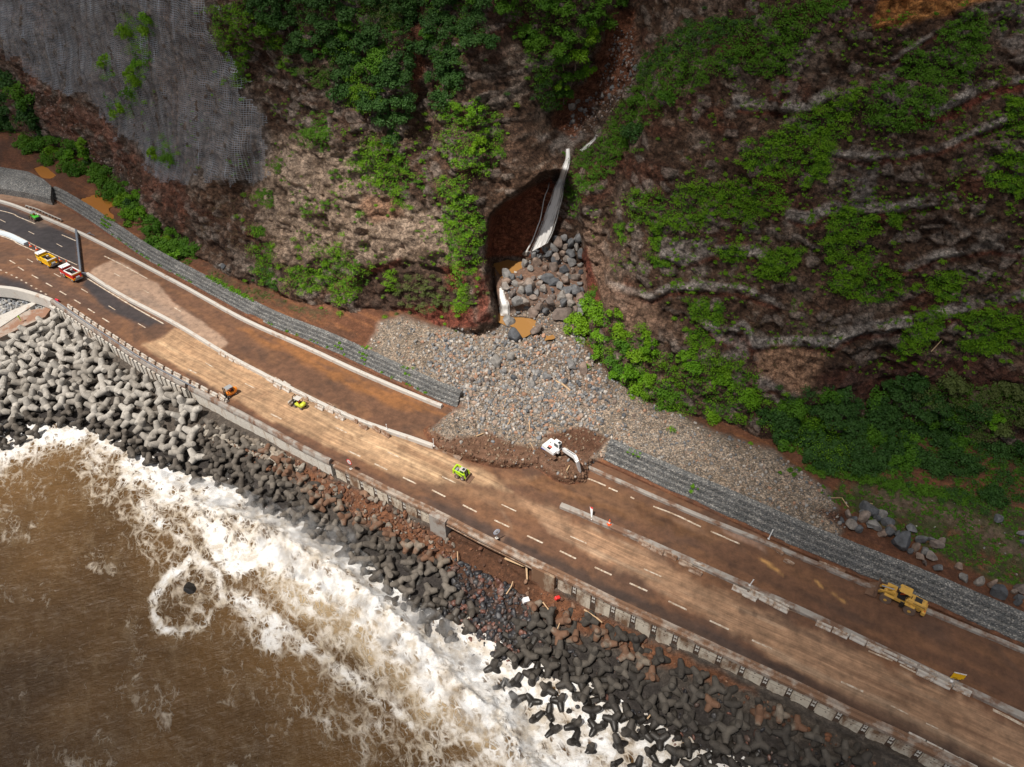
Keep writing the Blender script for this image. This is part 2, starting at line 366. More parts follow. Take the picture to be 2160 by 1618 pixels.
net_c=net_c*(1+.6*sst(.5,.8,fbm(s_/3,z/30,None,3,91)*.5+.5))[...,None]
cc=cc*(1-netm[...,None]*.6)+net_c*netm[...,None]*.6
cc=blend(cc,M([(320,120),(420,140),(440,230),(400,260),(350,210)],20)*.4,C(.22,.17,.14))
cc=blend(cc,M([(40,120),(110,190),(230,250),(300,330),(380,400),(420,520),(330,440),(230,320),(90,270),(60,200)],14)*.6*sst(.4,.6,n1),C(.22,.10,.07))
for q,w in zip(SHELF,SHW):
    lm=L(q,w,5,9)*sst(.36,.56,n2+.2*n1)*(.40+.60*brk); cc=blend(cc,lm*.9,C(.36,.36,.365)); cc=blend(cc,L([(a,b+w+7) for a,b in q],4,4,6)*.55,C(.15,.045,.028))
cc=blend(cc,L([(1930,262),(2005,245),(2074,206),(2160,184),(2300,160)],7,5)*.7,C(.19,.05,.035))
for q in ([(1640,170),(1680,200),(1660,230),(1630,210)],[(1400,510),(1450,505),(1455,560),(1410,555)],[(1460,500),(1520,500),(1500,545),(1460,540)],[(1790,360),(1850,350),(1850,450),(1800,460)],[(2100,40),(2160,0),(2160,130),(2110,110)],[(1590,800),(1640,780),(1700,830),(1640,850)],[(1130,290),(1200,275),(1250,285),(1215,310),(1170,330)],[(1500,690),(1560,690),(1580,750),(1520,760)]):
    cc=blend(cc,M(q,8,8)*.75*sst(.3,.6,n2),C(.25,.245,.25))
cc=blend(cc,M([(1600,745),(1650,728),(1740,748),(1725,790),(1700,835),(1650,810),(1610,790)],10)*.9,C(.36,.24,.17))
cc=blend(cc,M([(1225,470),(1270,455),(1290,590),(1370,640),(1410,690),(1330,700),(1270,640),(1245,580)],14)*.75,C(.25,.175,.135))
cc=blend(cc,M([(1225,540),(1240,520),(1265,620),(1268,700),(1250,660)],5)*.9,C(.17,.055,.038))
cc=blend(cc,M([(1720,800),(1800,770),(1900,740),(2100,750),(2200,830),(2000,830),(1850,860),(1780,830)],22)*.75,C(.085,.034,.026))
oc=M([(1840,48),(1865,-60),(2110,-60),(2085,8),(2000,32),(1925,48),(1900,60),(1845,60)],7,7); ob=fbm(GX/60,(GY+GX*.12)/4.5,None,3,97)*.5+.5
cc=cc*(1-oc[...,None])+(C(.26,.10,.03)+(ob[...,None])*C(.25,.18,.08))*oc[...,None]
cc=blend(cc,M([(1285,20),(1340,20),(1345,150),(1310,195),(1260,225),(1215,300),(1170,260),(1180,215),(1240,180),(1265,120)],8)*.9,C(.17,.075,.045))
cc=blend(cc,M([(872,-80),(890,-80),(895,60),(905,150),(880,210),(872,100)],5)*.9,C(.16,.07,.045))
red=M([(1030,540),(1040,460),(1070,425),(1110,402),(1165,375),(1185,420),(1160,500),(1140,545),(1090,540)],4,3); ra=fbm(GX/40,(GY-.25*GX)/5,None,3,99)*.5+.5
cc=cc*(1-red[...,None])+(C(.16,.055,.035)+ra[...,None]*C(.09,.05,.025))*red[...,None]
cc=blend(cc,M([(765,575),(870,545),(960,560),(1010,640),(990,690),(820,668),(760,650)],8)*.85,C(.075,.05,.04))
for q in ([(830,650),(930,640),(1000,650),(1010,690),(900,690),(840,672)],[(930,560),(985,555),(990,610),(950,610)],[(1005,560),(1035,580),(1040,680),(1010,680)],[(780,570),(850,545),(850,555),(785,580)]):
    cc=blend(cc,M(q,7)*.8,C(.18,.055,.038))
cc=blend(cc,M([(1056,640),(1230,640),(1236,668),(1100,676),(1060,668)],4)*.6,C(.15,.06,.045))
wet=gor*sst(520,580,GY); 
# ground colours
gm=fbm(GX/28,GY/22,o=5,seed=101)*.5+.5; gf=fbm(GX/5,GY/4,o=3,seed=103)*.5+.5; streak=fbm((GX*.89+GY*.45)/40,(GY*.89-GX*.45)/5,o=4,seed=105)*.5+.5
gc=np.zeros(GX.shape+(3,))+C(.135,.058,.032)
gc=blend(gc,sst(.5,.75,streak),C(.20,.085,.04)); gc=blend(gc,sst(.55,.7,gm)*.6,C(.085,.045,.03))
gv=C(.31,.265,.22)+(gf[...,None]-.5)*.16+(gm[...,None]-.5)*.07
gc=gc*(1-fan[...,None])+gv*fan[...,None]
gc=blend(gc,fan*M([(1090,700),(1230,700),(1300,830),(1250,860),(1180,800),(1120,760)],25)*.45,C(.15,.10,.075))
gc=blend(gc,M(EXC,6,9)*.95,C(.135,.068,.04)); gc=blend(gc,M([(1150,920),(1230,900),(1285,925),(1260,958),(1200,950)],6)*.7,C(.085,.038,.022))
gc=blend(gc,grass*.85*sst(.35,.6,gm+.3*gf),C(.045,.062,.022))
gc=blend(gc,M([(1800,1030),(1900,1040),(1990,1060),(2100,1110),(2200,1190),(2100,1160),(1990,1100),(1900,1080)],12)*.75*sst(.3,.5,gf),C(.15,.10,.075))
gc=blend(gc,M([(1720,1080),(1800,1130),(1900,1170),(2000,1220),(2160,1290),(2160,1270),(2000,1195),(1850,1130),(1780,1080)],8)*.9,C(.10,.045,.028))
gc=blend(gc,M([(140,400),(250,470),(360,530),(450,580),(440,600),(330,545),(230,480),(120,400)],10)*.0,C(.1,.05,.03))
gc=blend(gc,M([(430,560),(520,600),(620,640),(700,660),(680,680),(560,640),(450,600)],14)*.7*sst(.35,.6,gf),C(.07,.065,.03))
gc=blend(gc,M([(1030,705),(1030,500),(1240,500),(1240,705)],10)*.5,C(.15,.12,.10))
icl=(tg-tc)>-.0
cc=cc*C(1.12,.99,.88)*1.06; colr=np.where(icl[...,None],cc,gc); colr*= (1+.25*wf)[...,None]
gravel_at=fan*(1-M(EXC,6,9))
below=GY>np.maximum(YG+60,YS-12)   # nothing of the land sheet beyond the sea wall
keepv=GY<YS-14
fk=keepv[:-1,:-1]&keepv[1:,1:]&keepv[1:,:-1]&keepv[:-1,1:]
hid=(road>.98)&(P[...,2]<-.25); fk&=~(hid[:-1,:-1]&hid[1:,1:]&hid[1:,:-1]&hid[:-1,1:])
cf=icl[:-1,:-1]
# ================================================================ terrain materials
def terrain_mat(name,rough=.9,bs=.9,bd=.35,sc=1.0,var=.5,gravel=False,crack=False):
    m,n,b=newmat(name); a=N(n,'ShaderNodeVertexColor',layer_name='Col').outputs[0]; p=geo(n)
    f=noise(n,p,.9*sc,9,.74); f2=noise(n,mapping(n,p,(1,1,2.2)),2.6*sc,6,.7)
    k=ramp(n,f,[(.32,max(.05,(1-var*1.35))),(.5,.95),(.68,1+var*2.0)]); c=mixc(n,a,k,1.0,'MULTIPLY')  # crevice darkening put into the colour for contrast where shading is flat
    k2=ramp(n,f2,[(.32,1-.9*var),(.5,1.),(.68,1+1.1*var)]); c=mixc(n,c,k2,1.0,'MULTIPLY')
    if crack:
        cv=N(n,'ShaderNodeTexVoronoi',feature='DISTANCE_TO_EDGE'); cv.inputs['Scale'].default_value=.55; wv_=N(n,'ShaderNodeVectorMath',operation='MULTIPLY_ADD'); n.links.new(noise(n,p,.8,5,.65,0,1),wv_.inputs[0]); wv_.inputs[1].default_value=(2.2,2.2,2.2); n.links.new(mapping(n,p,(1,1,1.7)),wv_.inputs[2]); n.links.new(wv_.outputs[0],cv.inputs['Vector'])
        ck=ramp(n,cv.outputs['Distance'],[(.0,.25),(.06,.85),(.12,1.)]); c=mixc(n,c,ck,.8,'MULTIPLY')
    h=math_(n,'ADD',math_(n,'MULTIPLY',f,1.4),math_(n,'MULTIPLY',f2,.55))
    if gravel:
        ga=N(n,'ShaderNodeAttribute',attribute_name='gravel').outputs['Fac']
        v=N(n,'ShaderNodeTexVoronoi'); v.inputs['Scale'].default_value=3.6; n.links.new(p,v.inputs['Vector'])
        v2=N(n,'ShaderNodeTexVoronoi'); v2.inputs['Scale'].default_value=1.1; n.links.new(p,v2.inputs['Vector'])
        sep=N(n,'ShaderNodeSeparateColor'); n.links.new(v.outputs['Color'],sep.inputs[0])
        st=ramp(n,sep.outputs[0],[(.0,(.55,.56,.6)),(.35,(.8,.78,.76)),(.6,(1.12,1.06,1.0)),(.8,(1.3,1.1,.95)),(1.,(1.7,1.65,1.6))])
        sh=ramp(n,v.outputs['Distance'],[(.0,1.15),(.5,.75),(.75,.45)])
        gcx=mixc(n,mixc(n,c,st,1.0,'MULTIPLY'),sh,1.0,'MULTIPLY'); c=mixc(n,c,gcx,ga)
        h=math_(n,'ADD',h,math_(n,'MULTIPLY',math_(n,'SUBTRACT',1.0,v.outputs['Distance']),math_(n,'MULTIPLY',ga,.7)))
    n.links.new(c,b.inputs['Base Color']); b.inputs['Roughness'].default_value=rough; b.inputs['Specular IOR Level'].default_value=.25
    bump(n,b,h,bs,bd); return m
m_rock=terrain_mat('cliff_rock',.92,1.0,.7,1.0,.5,crack=True); m_ground=terrain_mat('ground_mud',.75,.8,.16,1.6,.28,True)
Pf=P.reshape(-1,3); cf_=colr.reshape(-1,3); gvf=gravel_at.reshape(-1)
F1=gridfaces(nr,nc,fk&cf); F2=gridfaces(nr,nc,fk&~cf)
V,Fc,cl=compact(Pf,F1[:,::1],cf_); tag(npmesh('cliff',V,Fc,m_rock,True,cl),kind='structure')
V,Fc,cl,gvv=compact(Pf,F2,cf_,gvf); tag(npmesh('ground',V,Fc,m_ground,True,cl,attrs={'gravel':gvv}),kind='structure')
# ================================================================ shore under the armour units, and the sea
WALLB=[(-380,735),(0,735),(60,690),(104,655),(150,668),(186,716),(260,765),(340,832),(400,860),(483,893),(556,930),(631,972),(678,992),(734,1024),(817,1069),(873,1094),(917,1116),(990,1145),(1060,1185),(1130,1229),(1178,1248),(1223,1264),(1278,1292),(1371,1337),(1540,1425),(1700,1504),(1806,1553),(1892,1598),(2100,1700),(2560,1930)]
WATER=[(-380,960),(0,935),(90,905),(180,905),(250,940),(290,970),(390,1005),(480,1020),(560,1082),(640,1122),(700,1152),(760,1205),(830,1285),(900,1345),(1000,1405),(1060,1475),(1200,1560),(1300,1610),(1500,1700),(1900,1860),(2560,2160)]
hx=np.arange(-380,2545,5.); hy=np.arange(560,2100,5.); HX,HY=np.meshgrid(hx,hy)
def shore_z(px,py):
    yw=np.interp(px,[p[0] for p in WALLB],[p[1] for p in WALLB]); ye=np.interp(px,[p[0] for p in WATER],[p[1] for p in WATER])
    a=(py-yw)/(ye-yw); k=np.interp(px,[600,1000],[.8,.5]); am=np.interp(px,[700,1050],[4.9,6.0])
    return np.where(a<=0,-3.3,-3.3-am*np.clip(a,1e-4,2.2)**k)
hz=shore_z(HX,HY)+.5*fbm(HX/16,HY/13,o=4,seed=201); 
SP=unp(HX,HY,hz)
nb=fbm(HX/30,HY/30,o=4,seed=203)*.5+.5
sc=np.zeros(HX.shape+(3,))+C(.085,.07,.058)
w1=fbm(HX/40,HY/40,o=4,seed=205); w2=fbm(HX/40,HY/40,o=4,seed=207)
mudz=np.maximum(pmask(HX,HY,[(590,950),(700,1010),(900,1120),(1000,1150),(1130,1230),(1300,1310),(1600,1460),(1500,1440),(1300,1360),(1150,1300),(1060,1290),(1000,1250),(900,1180),(760,1100),(640,1010)],12,w1,w2,14),.0)
sc=blend(sc,mudz*.95,C(.15,.062,.03)); sc=blend(sc,pmask(HX,HY,[(920,1100),(1130,1190),(1135,1300),(1040,1280),(960,1220)],16,w1,w2,12)*.95,C(.085,.038,.020))
sc=blend(sc,sst(-5.6,-7,hz)*.8,C(.025,.022,.022))
sc=blend(sc,pmask(HX,HY,[(60,600),(200,600),(200,700),(0,740),(-380,740),(-380,600)],10),C(.17,.16,.15))
ysx=np.interp(HX[0],swx,swy)[None,:]
kp=(HY>ysx-2)&(hz>-9.8); fk2=kp[:-1,:-1]|kp[1:,1:]
V,Fc,cl=compact(SP.reshape(-1,3),gridfaces(*HX.shape,fk2),sc.reshape(-1,3))
m_shore=terrain_mat('shore_mud',.7,.9,.3,1.4,.35); tag(npmesh('shore',V,Fc,m_shore,True,cl),kind='structure')
# --- sea
qx=np.arange(-400,2560,3.4); qy=np.arange(840,1900,3.4); QX,QY=np.meshgrid(qx,qy); SPt=unp(QX,QY,SEA)
a1=fbm(QX/70,QY/70,o=5,seed=301); a2=fbm(QX/70,QY/70,o=5,seed=303); f1=fbm(QX/13,QY/11,o=4,seed=305)
S=lambda pts,soft=14,warp=16: pmask(QX,QY,pts,soft,a1,a2,warp)
SURF=[(60,935),(95,905),(185,900),(250,930),(300,965),(400,995),(480,1010),(560,1060),(640,1110),(700,1140),(760,1190),(830,1250),(900,1310),(960,1340),(1030,1410),(1100,1490),(1200,1570),(1330,1680),(1250,1760),(1100,1650),(1060,1575),(1010,1510),(950,1470),(880,1400),(800,1320),(740,1290),(650,1255),(560,1215),(480,1215),(435,1185),(430,1100),(350,1050),(280,1010),(200,955),(110,925)]
INNER=[(560,1060),(640,1100),(700,1130),(780,1190),(860,1200),(1000,1240),(1060,1290),(1180,1400),(1400,1480),(1600,1540),(1800,1600),(2000,1700),(1900,1900),(1300,1900),(1100,1620),(1000,1460),(860,1320),(700,1180)]
SILT=[(560,1215),(660,1245),(760,1280),(880,1375),(980,1470),(1050,1550),(1110,1640),(1040,1640),(960,1560),(880,1510),(800,1430),(740,1370),(660,1320),(600,1290),(570,1250)]
SHL=[(-60,950),(90,915),(190,905),(260,945),(320,980),(400,1015),(480,1050),(560,1095),(640,1140),(700,1180),(760,1235),(830,1300),(900,1365),(960,1410),(1030,1480),(1100,1560),(1200,1660),(1300,1760)]
dsh=polydist(QX+a1*34,QY+a2*34,SHL,False); reach=np.interp(QX,[0,150,350,450,900,1100],[.32,.36,.60,.82,.85,.85])
foam=np.interp(dsh/reach,[0,45,85,140,210,330,460],[.92,.84,.68,.54,.44,.32,.20])
foam=np.maximum(foam,np.maximum(S(SURF,26,34)*.86,S(INNER,8,8)*.90))
silt=S(SILT,22,26)*(.6+.6*sst(-.3,.5,a1))
foam=np.maximum(foam,.70*S([(250,1010),(420,1100),(440,1210),(520,1240),(600,1290),(680,1370),(800,1450),(900,1520),(900,1560),(780,1500),(640,1400),(540,1380),(470,1290),(380,1180),(300,1110)],30,25))
foam=np.maximum(foam,.60*S(SILT,25,20))
ring=(1.0+.3*a2)*np.exp(-((polydist(QX+a1*12,QY+a2*12,[(400,1180),(355,1215),(328,1270),(335,1325),(380,1338),(430,1310),(465,1265),(460,1215),(430,1190)],True))/17)**2)
foam=np.maximum(foam,.80*np.clip(ring,0,1)); foam=np.maximum(foam,.5*S([(330,1200),(460,1200),(460,1300),(340,1330)],15,8))
foam=np.maximum(foam,.52*S([(100,920),(300,1010),(440,1120),(400,1230),(300,1180),(180,1040),(80,960)],30,20))
foam=np.maximum(foam,.50*S([(820,1460),(960,1560),(1100,1700),(900,1700),(700,1560),(560,1480),(700,1460)],40,30))
foam=np.maximum(foam,.30*sst(.05,.45,a1)*sst(880,1050,QY)+.12)
foam=foam*(.92+.42*fbm(QX/38,QY/30,o=5,seed=333)); foam=np.clip(foam+.07*f1,0,1)
wz=.10*fbm(SPt[...,0]/7,SPt[...,1]/4,None,4,311)+.05*f1
crest=polydist(QX+a1*10,QY+a2*10,[(430,1090),(520,1110),(620,1160),(700,1210),(800,1285),(880,1370),(960,1450),(1040,1520),(1100,1600),(1180,1700)],False)
wz+=1.8*np.exp(-(crest/24)**2)*(1+.5*f1)+.5*np.exp(-(crest/70)**2)
wz+=sst(.5,.95,foam)*.28*f1
P3=SPt.copy(); P3[...,2]+=wz
m,n,b=newmat('sea_water'); m_sea=m; p=geo(n)
fa=N(n,'ShaderNodeAttribute',attribute_name='foam').outputs['Fac']; si=N(n,'ShaderNodeAttribute',attribute_name='silt').outputs['Fac']
pw=mapping(n,p,(1,1,1),(0,0,R(-28)))
warp=noise(n,p,.22,4,.6,0,1); vadd=N(n,'ShaderNodeVectorMath',operation='MULTIPLY_ADD'); n.links.new(warp,vadd.inputs[0]); vadd.inputs[1].default_value=(3,3,0); n.links.new(pw,vadd.inputs[2])
st=mapping(n,vadd.outputs[0],(1.0,.5,1)); vl=mapping(n,vadd.outputs[0],(1.25,.7,1))
fn1=noise(n,st,1.1,9,.66,.3)
def lace(sc,vec):
    v=N(n,'ShaderNodeTexVoronoi',feature='DISTANCE_TO_EDGE'); v.inputs['Scale'].default_value=sc; n.links.new(vec,v.inputs['Vector']); return v.outputs['Distance']
l1=lace(.42,vl); l2=lace(1.15,vl)
lc=math_(n,'SUBTRACT',1.0,math_(n,'MULTIPLY',math_(n,'MINIMUM',math_(n,'MULTIPLY',l1,2.4),math_(n,'MULTIPLY',l2,3.6)),2.0))
pat=math_(n,'ADD',math_(n,'MULTIPLY',fn1,1.05),math_(n,'MULTIPLY',lc,.30))
thr=math_(n,'ADD',math_(n,'MULTIPLY',fa,-1.0),1.13)
mk=N(n,'ShaderNodeMapRange'); n.links.new(math_(n,'SUBTRACT',pat,thr),mk.inputs['Value']); mk.inputs['From Min'].default_value=-.05; mk.inputs['From Max'].default_value=.26
fm=mk.outputs[0]
wn=noise(n,p,.05,4,.6); wc_=mixc(n,(.078,.042,.015),(.140,.076,.027),ramp(n,wn,[(.35,0.),(.65,1.)]))
hz_=ramp(n,noise(n,mapping(n,vadd.outputs[0],(.9,.3,1)),.5,8,.72),[(.50,0.),(.66,.55)]); wc_=mixc(n,wc_,(.36,.27,.17),math_(n,'MULTIPLY',hz_,math_(n,'ADD',math_(n,'MULTIPLY',fa,.8),.18)))
wc_=mixc(n,wc_,(.40,.30,.18),math_(n,'MULTIPLY',si,.8))
fcol=mixc(n,(.46,.39,.31),(.78,.78,.78),ramp(n,fa,[(.45,0.),(.85,1.)]))
fcol=mixc(n,fcol,(.42,.35,.26),math_(n,'MULTIPLY',ramp(n,noise(n,vadd.outputs[0],.45,7,.68),[(.44,0.),(.62,1.)]),.75))
n.links.new(mixc(n,wc_,fcol,fm),b.inputs['Base Color'])
rr=N(n,'ShaderNodeMapRange'); n.links.new(fm,rr.inputs['Value']); rr.inputs['To Min'].default_value=.22; rr.inputs['To Max'].default_value=.8; n.links.new(rr.outputs[0],b.inputs['Roughness'])
wv=math_(n,'ADD',math_(n,'ADD',math_(n,'MULTIPLY',noise(n,mapping(n,pw,(.55,1.0,1),(0,0,R(35))),.28,7,.62),1.5),math_(n,'MULTIPLY',noise(n,mapping(n,pw,(.6,1.2,1)),1.1,5,.6),.5)),math_(n,'MULTIPLY',fm,.28))
b.inputs['Specular IOR Level'].default_value=.3; bump(n,b,wv,.8,.6)
sea=npmesh('sea',P3.reshape(-1,3),gridfaces(*QX.shape),m_sea,True,attrs={'foam':foam.ravel(),'silt':silt.ravel()}); tag(sea,kind='structure')
# wide sea floor plate so the water reaches on past the frame
o=npmesh('sea_far',[(-900,-600,SEA-.6),(900,-600,SEA-.6),(900,700,SEA-.6),(-900,700,SEA-.6)],[(0,1,2,3)],m_sea,attrs={'foam':[.15]*4,'silt':[0]*4}); tag(o,kind='structure')
# ================================================================ ROAD
nS=700; nW=46
def byn(Cv,n): 
    Ls=np.r_[0,np.cumsum(np.linalg.norm(np.diff(Cv,axis=0),axis=1))]; s=np.linspace(0,Ls[-1],n); return np.stack([np.interp(s,Ls,Cv[:,k]) for k in (0,1)],-1)
# stations: pair every point of the sea-side line with the nearest point of the land-side line
A=byn(SW,nS); B0=byn(GB,2400)
idx=np.array([np.argmin(np.hypot(*(B0-a).T)) for a in A]); idx=np.maximum.accumulate(idx); B=np.stack([B0[idx,0],B0[idx,1]],-1)
for _ in range(25): B[1:-1]=.25*B[:-2]+.5*B[1:-1]+.25*B[2:]
B=np.array([B0[np.argmin(np.hypot(*(B0-b).T))] for b in B])
w_=np.linspace(0,1,nW)[:,None,None]; RP=A[None]*(1-w_)+B[None]*w_
RP=np.concatenate([RP,np.zeros(RP.shape[:2]+(1,))],-1); rx,ry=proj(RP)
sL=np.r_[0,np.cumsum(np.linalg.norm(np.diff(A,axis=0),axis=1))]; wd=np.linalg.norm(B-A,axis=1)
UVr=np.stack([np.broadcast_to(sL[None],rx.shape),w_[...,0]*wd[None]],-1)
q1=fbm(rx/22,ry/22,o=4,seed=401); q2=fbm(rx/22,ry/22,o=4,seed=403)
u_,v_=UVr[...,0],UVr[...,1]; gq1=fbm(u_/11,v_/6,None,3,411); u_=u_+5*gq1+.9*v_; v_=v_+.5*fbm(UVr[...,0]/14,UVr[...,1]/5,None,3,413); stk=fbm(u_/28,v_/.8,None,4,405)*.5+.5; stk2=fbm(u_/9,v_/1.6,None,4,407)*.5+.5; blot=fbm(u_/6,v_/4,None,5,409)*.5+.5
def RM(pts,soft=5,warp=7): return pmask(rx,ry,pts,soft,q1,q2,warp)
rc=np.zeros(rx.shape+(3,))+C(.125,.060,.033)
rc=blend(rc,sst(.45,.7,stk2)*.6,C(.185,.088,.042)); rc=blend(rc,sst(.55,.72,blot)*.6,C(.075,.040,.026))
ASPH=C(.030,.028,.032)
asp=np.maximum.reduce([RM([(-400,420),(0,430),(160,500),(166,565),(100,540),(0,495),(-400,470)],3,3)*.95,RM([(182,583),(345,684),(311,692),(255,668),(215,645),(175,600)],6)*.9,RM([(-400,560),(0,580),(60,600),(120,640),(60,615),(0,604),(-400,592)],7)*.85,RM([(60,560),(180,625),(260,670),(200,660),(90,600)],12)*.35])
dkR=np.maximum(RM([(880,1045),(960,1070),(1060,1125),(1180,1180),(1300,1240),(1420,1290),(1560,1360),(1700,1425),(1700,1450),(1560,1388),(1380,1302),(1214,1223),(1075,1155),(945,1089)],7)*.8,RM([(1560,1370),(1700,1425),(1850,1490),(2000,1560),(2160,1640),(2160,1700),(1900,1560),(1700,1455)],8)*.6)
dkS=RM([(250,715),(337,770),(470,838),(560,885),(650,935),(740,980),(845,1030),(870,1052),(845,1046),(748,998),(650,951),(539,890),(400,817),(285,753)],3)*.9
T1=[(369,691),(340,715),(299,728),(380,775),(470,825),(560,878),(660,925),(750,965),(830,1000),(900,1015),(1000,1020),(1080,1040),(1040,1000),(980,975),(860,930),(760,885),(650,835),(560,790),(467,741)]
T2=[(190,575),(203,562),(235,552),(262,556),(300,582),(335,600),(350,614),(362,636),(400,660),(440,688),(470,712),(478,726),(462,740),(430,722),(389,695),(337,668),(260,628),(215,600)]
T3=[(1090,1050),(1160,1075),(1240,1115),(1340,1150),(1480,1232),(1600,1283),(1800,1373),(2000,1463),(2160,1540),(2400,1650),(2300,1700),(2080,1618),(1900,1530),(1700,1430),(1560,1340),(1440,1275),(1340,1215),(1230,1165),(1150,1110)]
rc=blend(rc,RM(T2,3,5)*.93,C(.335,.225,.16)); rc=blend(rc,RM([(265,610),(310,625),(380,665),(400,690),(330,650),(270,625)],10)*.45,C(.12,.10,.09))
t1=RM(T1,5,6); rc=blend(rc,t1*.94,C(.41,.265,.155)); rc=blend(rc,t1*sst(.6,.35,stk)*.5,C(.27,.155,.085)); rc=blend(rc,t1*sst(.58,.76,stk)*.6,C(.56,.38,.23)); rc=blend(rc,t1*sst(.58,.75,blot)*.25,C(.30,.17,.09))
t3=RM(T3,12,14)*sst(.22,.5,stk+.25*blot); rc=blend(rc,t3*.70,C(.37,.225,.135)); rc=blend(rc,t3*sst(.62,.75,stk)*.45,C(.40,.29,.20))
rc=blend(rc,RM([(840,985),(960,1010),(1100,1050),(1180,1090),(1100,1080),(960,1040),(850,1010)],18)*.35,C(.30,.18,.10))
rc=blend(rc,asp,ASPH); rc=blend(rc,dkR*sst(.15,.5,blot+.2),C(.042,.028,.024)); rc=blend(rc,dkS,C(.10,.048,.028))
rc=blend(rc,RM([(500,690),(600,752),(700,800),(840,865),(960,880),(930,855),(800,806),(680,755),(560,702)],8)*.75*sst(.25,.6,stk2),C(.26,.105,.03))
rc=blend(rc,RM([(0,400),(60,408),(130,430),(90,438),(20,425),(-100,410)],5)*.8,C(.28,.18,.125))
rc=blend(rc,RM([(60,470),(75,450),(110,470),(90,485)],6)*.4,C(.22,.15,.11))
for q in ([(1597,1178),(1612,1188),(1640,1208),(1652,1214),(1640,1200),(1615,1182)],[(1718,1226),(1728,1228),(1741,1245),(1730,1240)],[(1745,1250),(1765,1262),(1790,1275),(1780,1266),(1760,1254)],[(1572,1130),(1592,1137),(1585,1140)]):
    rc=blend(rc,RM(q,1.5,2)*.95,C(.48,.26,.09))
for q in ([(1520,1110),(1600,1130),(1620,1160),(1560,1150)],[(1390,1080),(1440,1100),(1500,1130),(1440,1120)]):
    rc=blend(rc,RM(q,8,14)*sst(.5,.65,stk2)*.8,C(.30,.19,.14))
pudr=RM([(1240,1010),(1300,1030),(1420,1085),(1560,1140),(1500,1150),(1380,1110),(1260,1075),(1190,1050),(1080,1015),(1150,1005)],12,14)
rc=blend(rc,pudr*.6,C(.15,.075,.035))
strk=np.clip(.25+t1*.9+t3*.7,0,1)
for q_,w_t,cc_t,am_ in (([(1130,1010),(1080,1020),(1000,1010),(930,985),(840,945)],3,C(.20,.11,.06),.6),([(1170,1025),(1100,1035),(1010,1030),(930,1010)],2.5,C(.08,.04,.025),.6),([(1060,1000),(1120,1020),(1200,1045),(1290,1060)],2.5,C(.22,.11,.055),.6),([(1190,1030),(1260,1055),(1330,1070),(1420,1110)],3,C(.08,.04,.024),.6),([(690,905),(720,925),(760,930)],1.6,C(.22,.13,.07),.8),([(560,812),(520,832),(500,842)],1.6,C(.24,.14,.08),.8),([(580,822),(540,845),(515,850)],1.6,C(.24,.14,.08),.8),([(1000,1040),(1060,1080),(1080,1120),(1060,1140)],2,C(.22,.13,.08),.5),([(1150,1065),(1180,1090),(1200,1125),(1210,1150)],5,C(.10,.055,.032),.6),([(1560,1290),(1640,1310),(1720,1350),(1800,1370)],2,C(.10,.06,.04),.6),([(1500,1190),(1600,1240),(1760,1300),(1900,1360)],2,C(.17,.08,.045),.5),([(1490,1170),(1600,1222),(1760,1282),(1900,1342)],2,C(.075,.04,.025),.6)):
    for dy in (0,6):
        tm_=lmask(rx,ry+dy,q_,w_t,1.5,q1,q2,4)*(.4+.6*sst(.3,.6,blot)); rc=blend(rc,tm_*am_,cc_t)
wetr=np.clip(.35*dkS+.8*pudr*sst(.4,.6,blot)+.35*asp+.3*(1-t1)*(1-t3)*sst(.4,.7,blot),0,1)*(1-t1)
m,n,b=newmat('muddy_carriageway'); m_road=m; a=N(n,'ShaderNodeVertexColor',layer_name='Col').outputs[0]; p=geo(n); uv=coord(n,'UV')
wu=N(n,'ShaderNodeVectorMath',operation='MULTIPLY_ADD'); n.links.new(noise(n,p,.09,4,.6,0,1),wu.inputs[0]); wu.inputs[1].default_value=(4,.7,0); n.links.new(uv,wu.inputs[2]); uvw=wu.outputs[0]
s1=noise(n,mapping(n,uvw,(.06,1.5,1),(0,0,R(2))),1.0,7,.65,.5); s2=noise(n,mapping(n,uvw,(.12,3.2,1),(0,0,R(-3))),1.0,5,.6,.6); f=noise(n,p,.6,9,.7)
sa=N(n,'ShaderNodeAttribute',attribute_name='strk').outputs['Fac']; c=mixc(n,a,ramp(n,s1,[(.3,.66),(.5,1.),(.7,1.34)]),sa,'MULTIPLY'); c=mixc(n,c,ramp(n,s2,[(.3,.84),(.5,1.),(.7,1.18)]),sa,'MULTIPLY'); c=mixc(n,c,ramp(n,f,[(.3,.60),(.5,1.),(.7,1.40)]),1.0,'MULTIPLY'); c=mixc(n,c,ramp(n,noise(n,p,.12,6,.65,.8),[(.35,.86),(.5,1.),(.66,1.13)]),1.0,'MULTIPLY')
n.links.new(c,b.inputs['Base Color']); wa=N(n,'ShaderNodeAttribute',attribute_name='wet').outputs['Fac']
rr=N(n,'ShaderNodeMapRange'); n.links.new(wa,rr.inputs['Value']); rr.inputs['To Min'].default_value=.85; rr.inputs['To Max'].default_value=.38; n.links.new(rr.outputs[0],b.inputs['Roughness'])
bump(n,b,math_(n,'ADD',math_(n,'MULTIPLY',s1,1.0),math_(n,'MULTIPLY',f,.6)),.5,.08)
tag(npmesh('road',RP.reshape(-1,3),gridfaces(nW,nS)[:,::-1],m_road,True,rc.reshape(-1,3),UVr.reshape(-1,2),attrs={'wet':wetr.ravel(),'strk':strk.ravel()}),kind='structure')
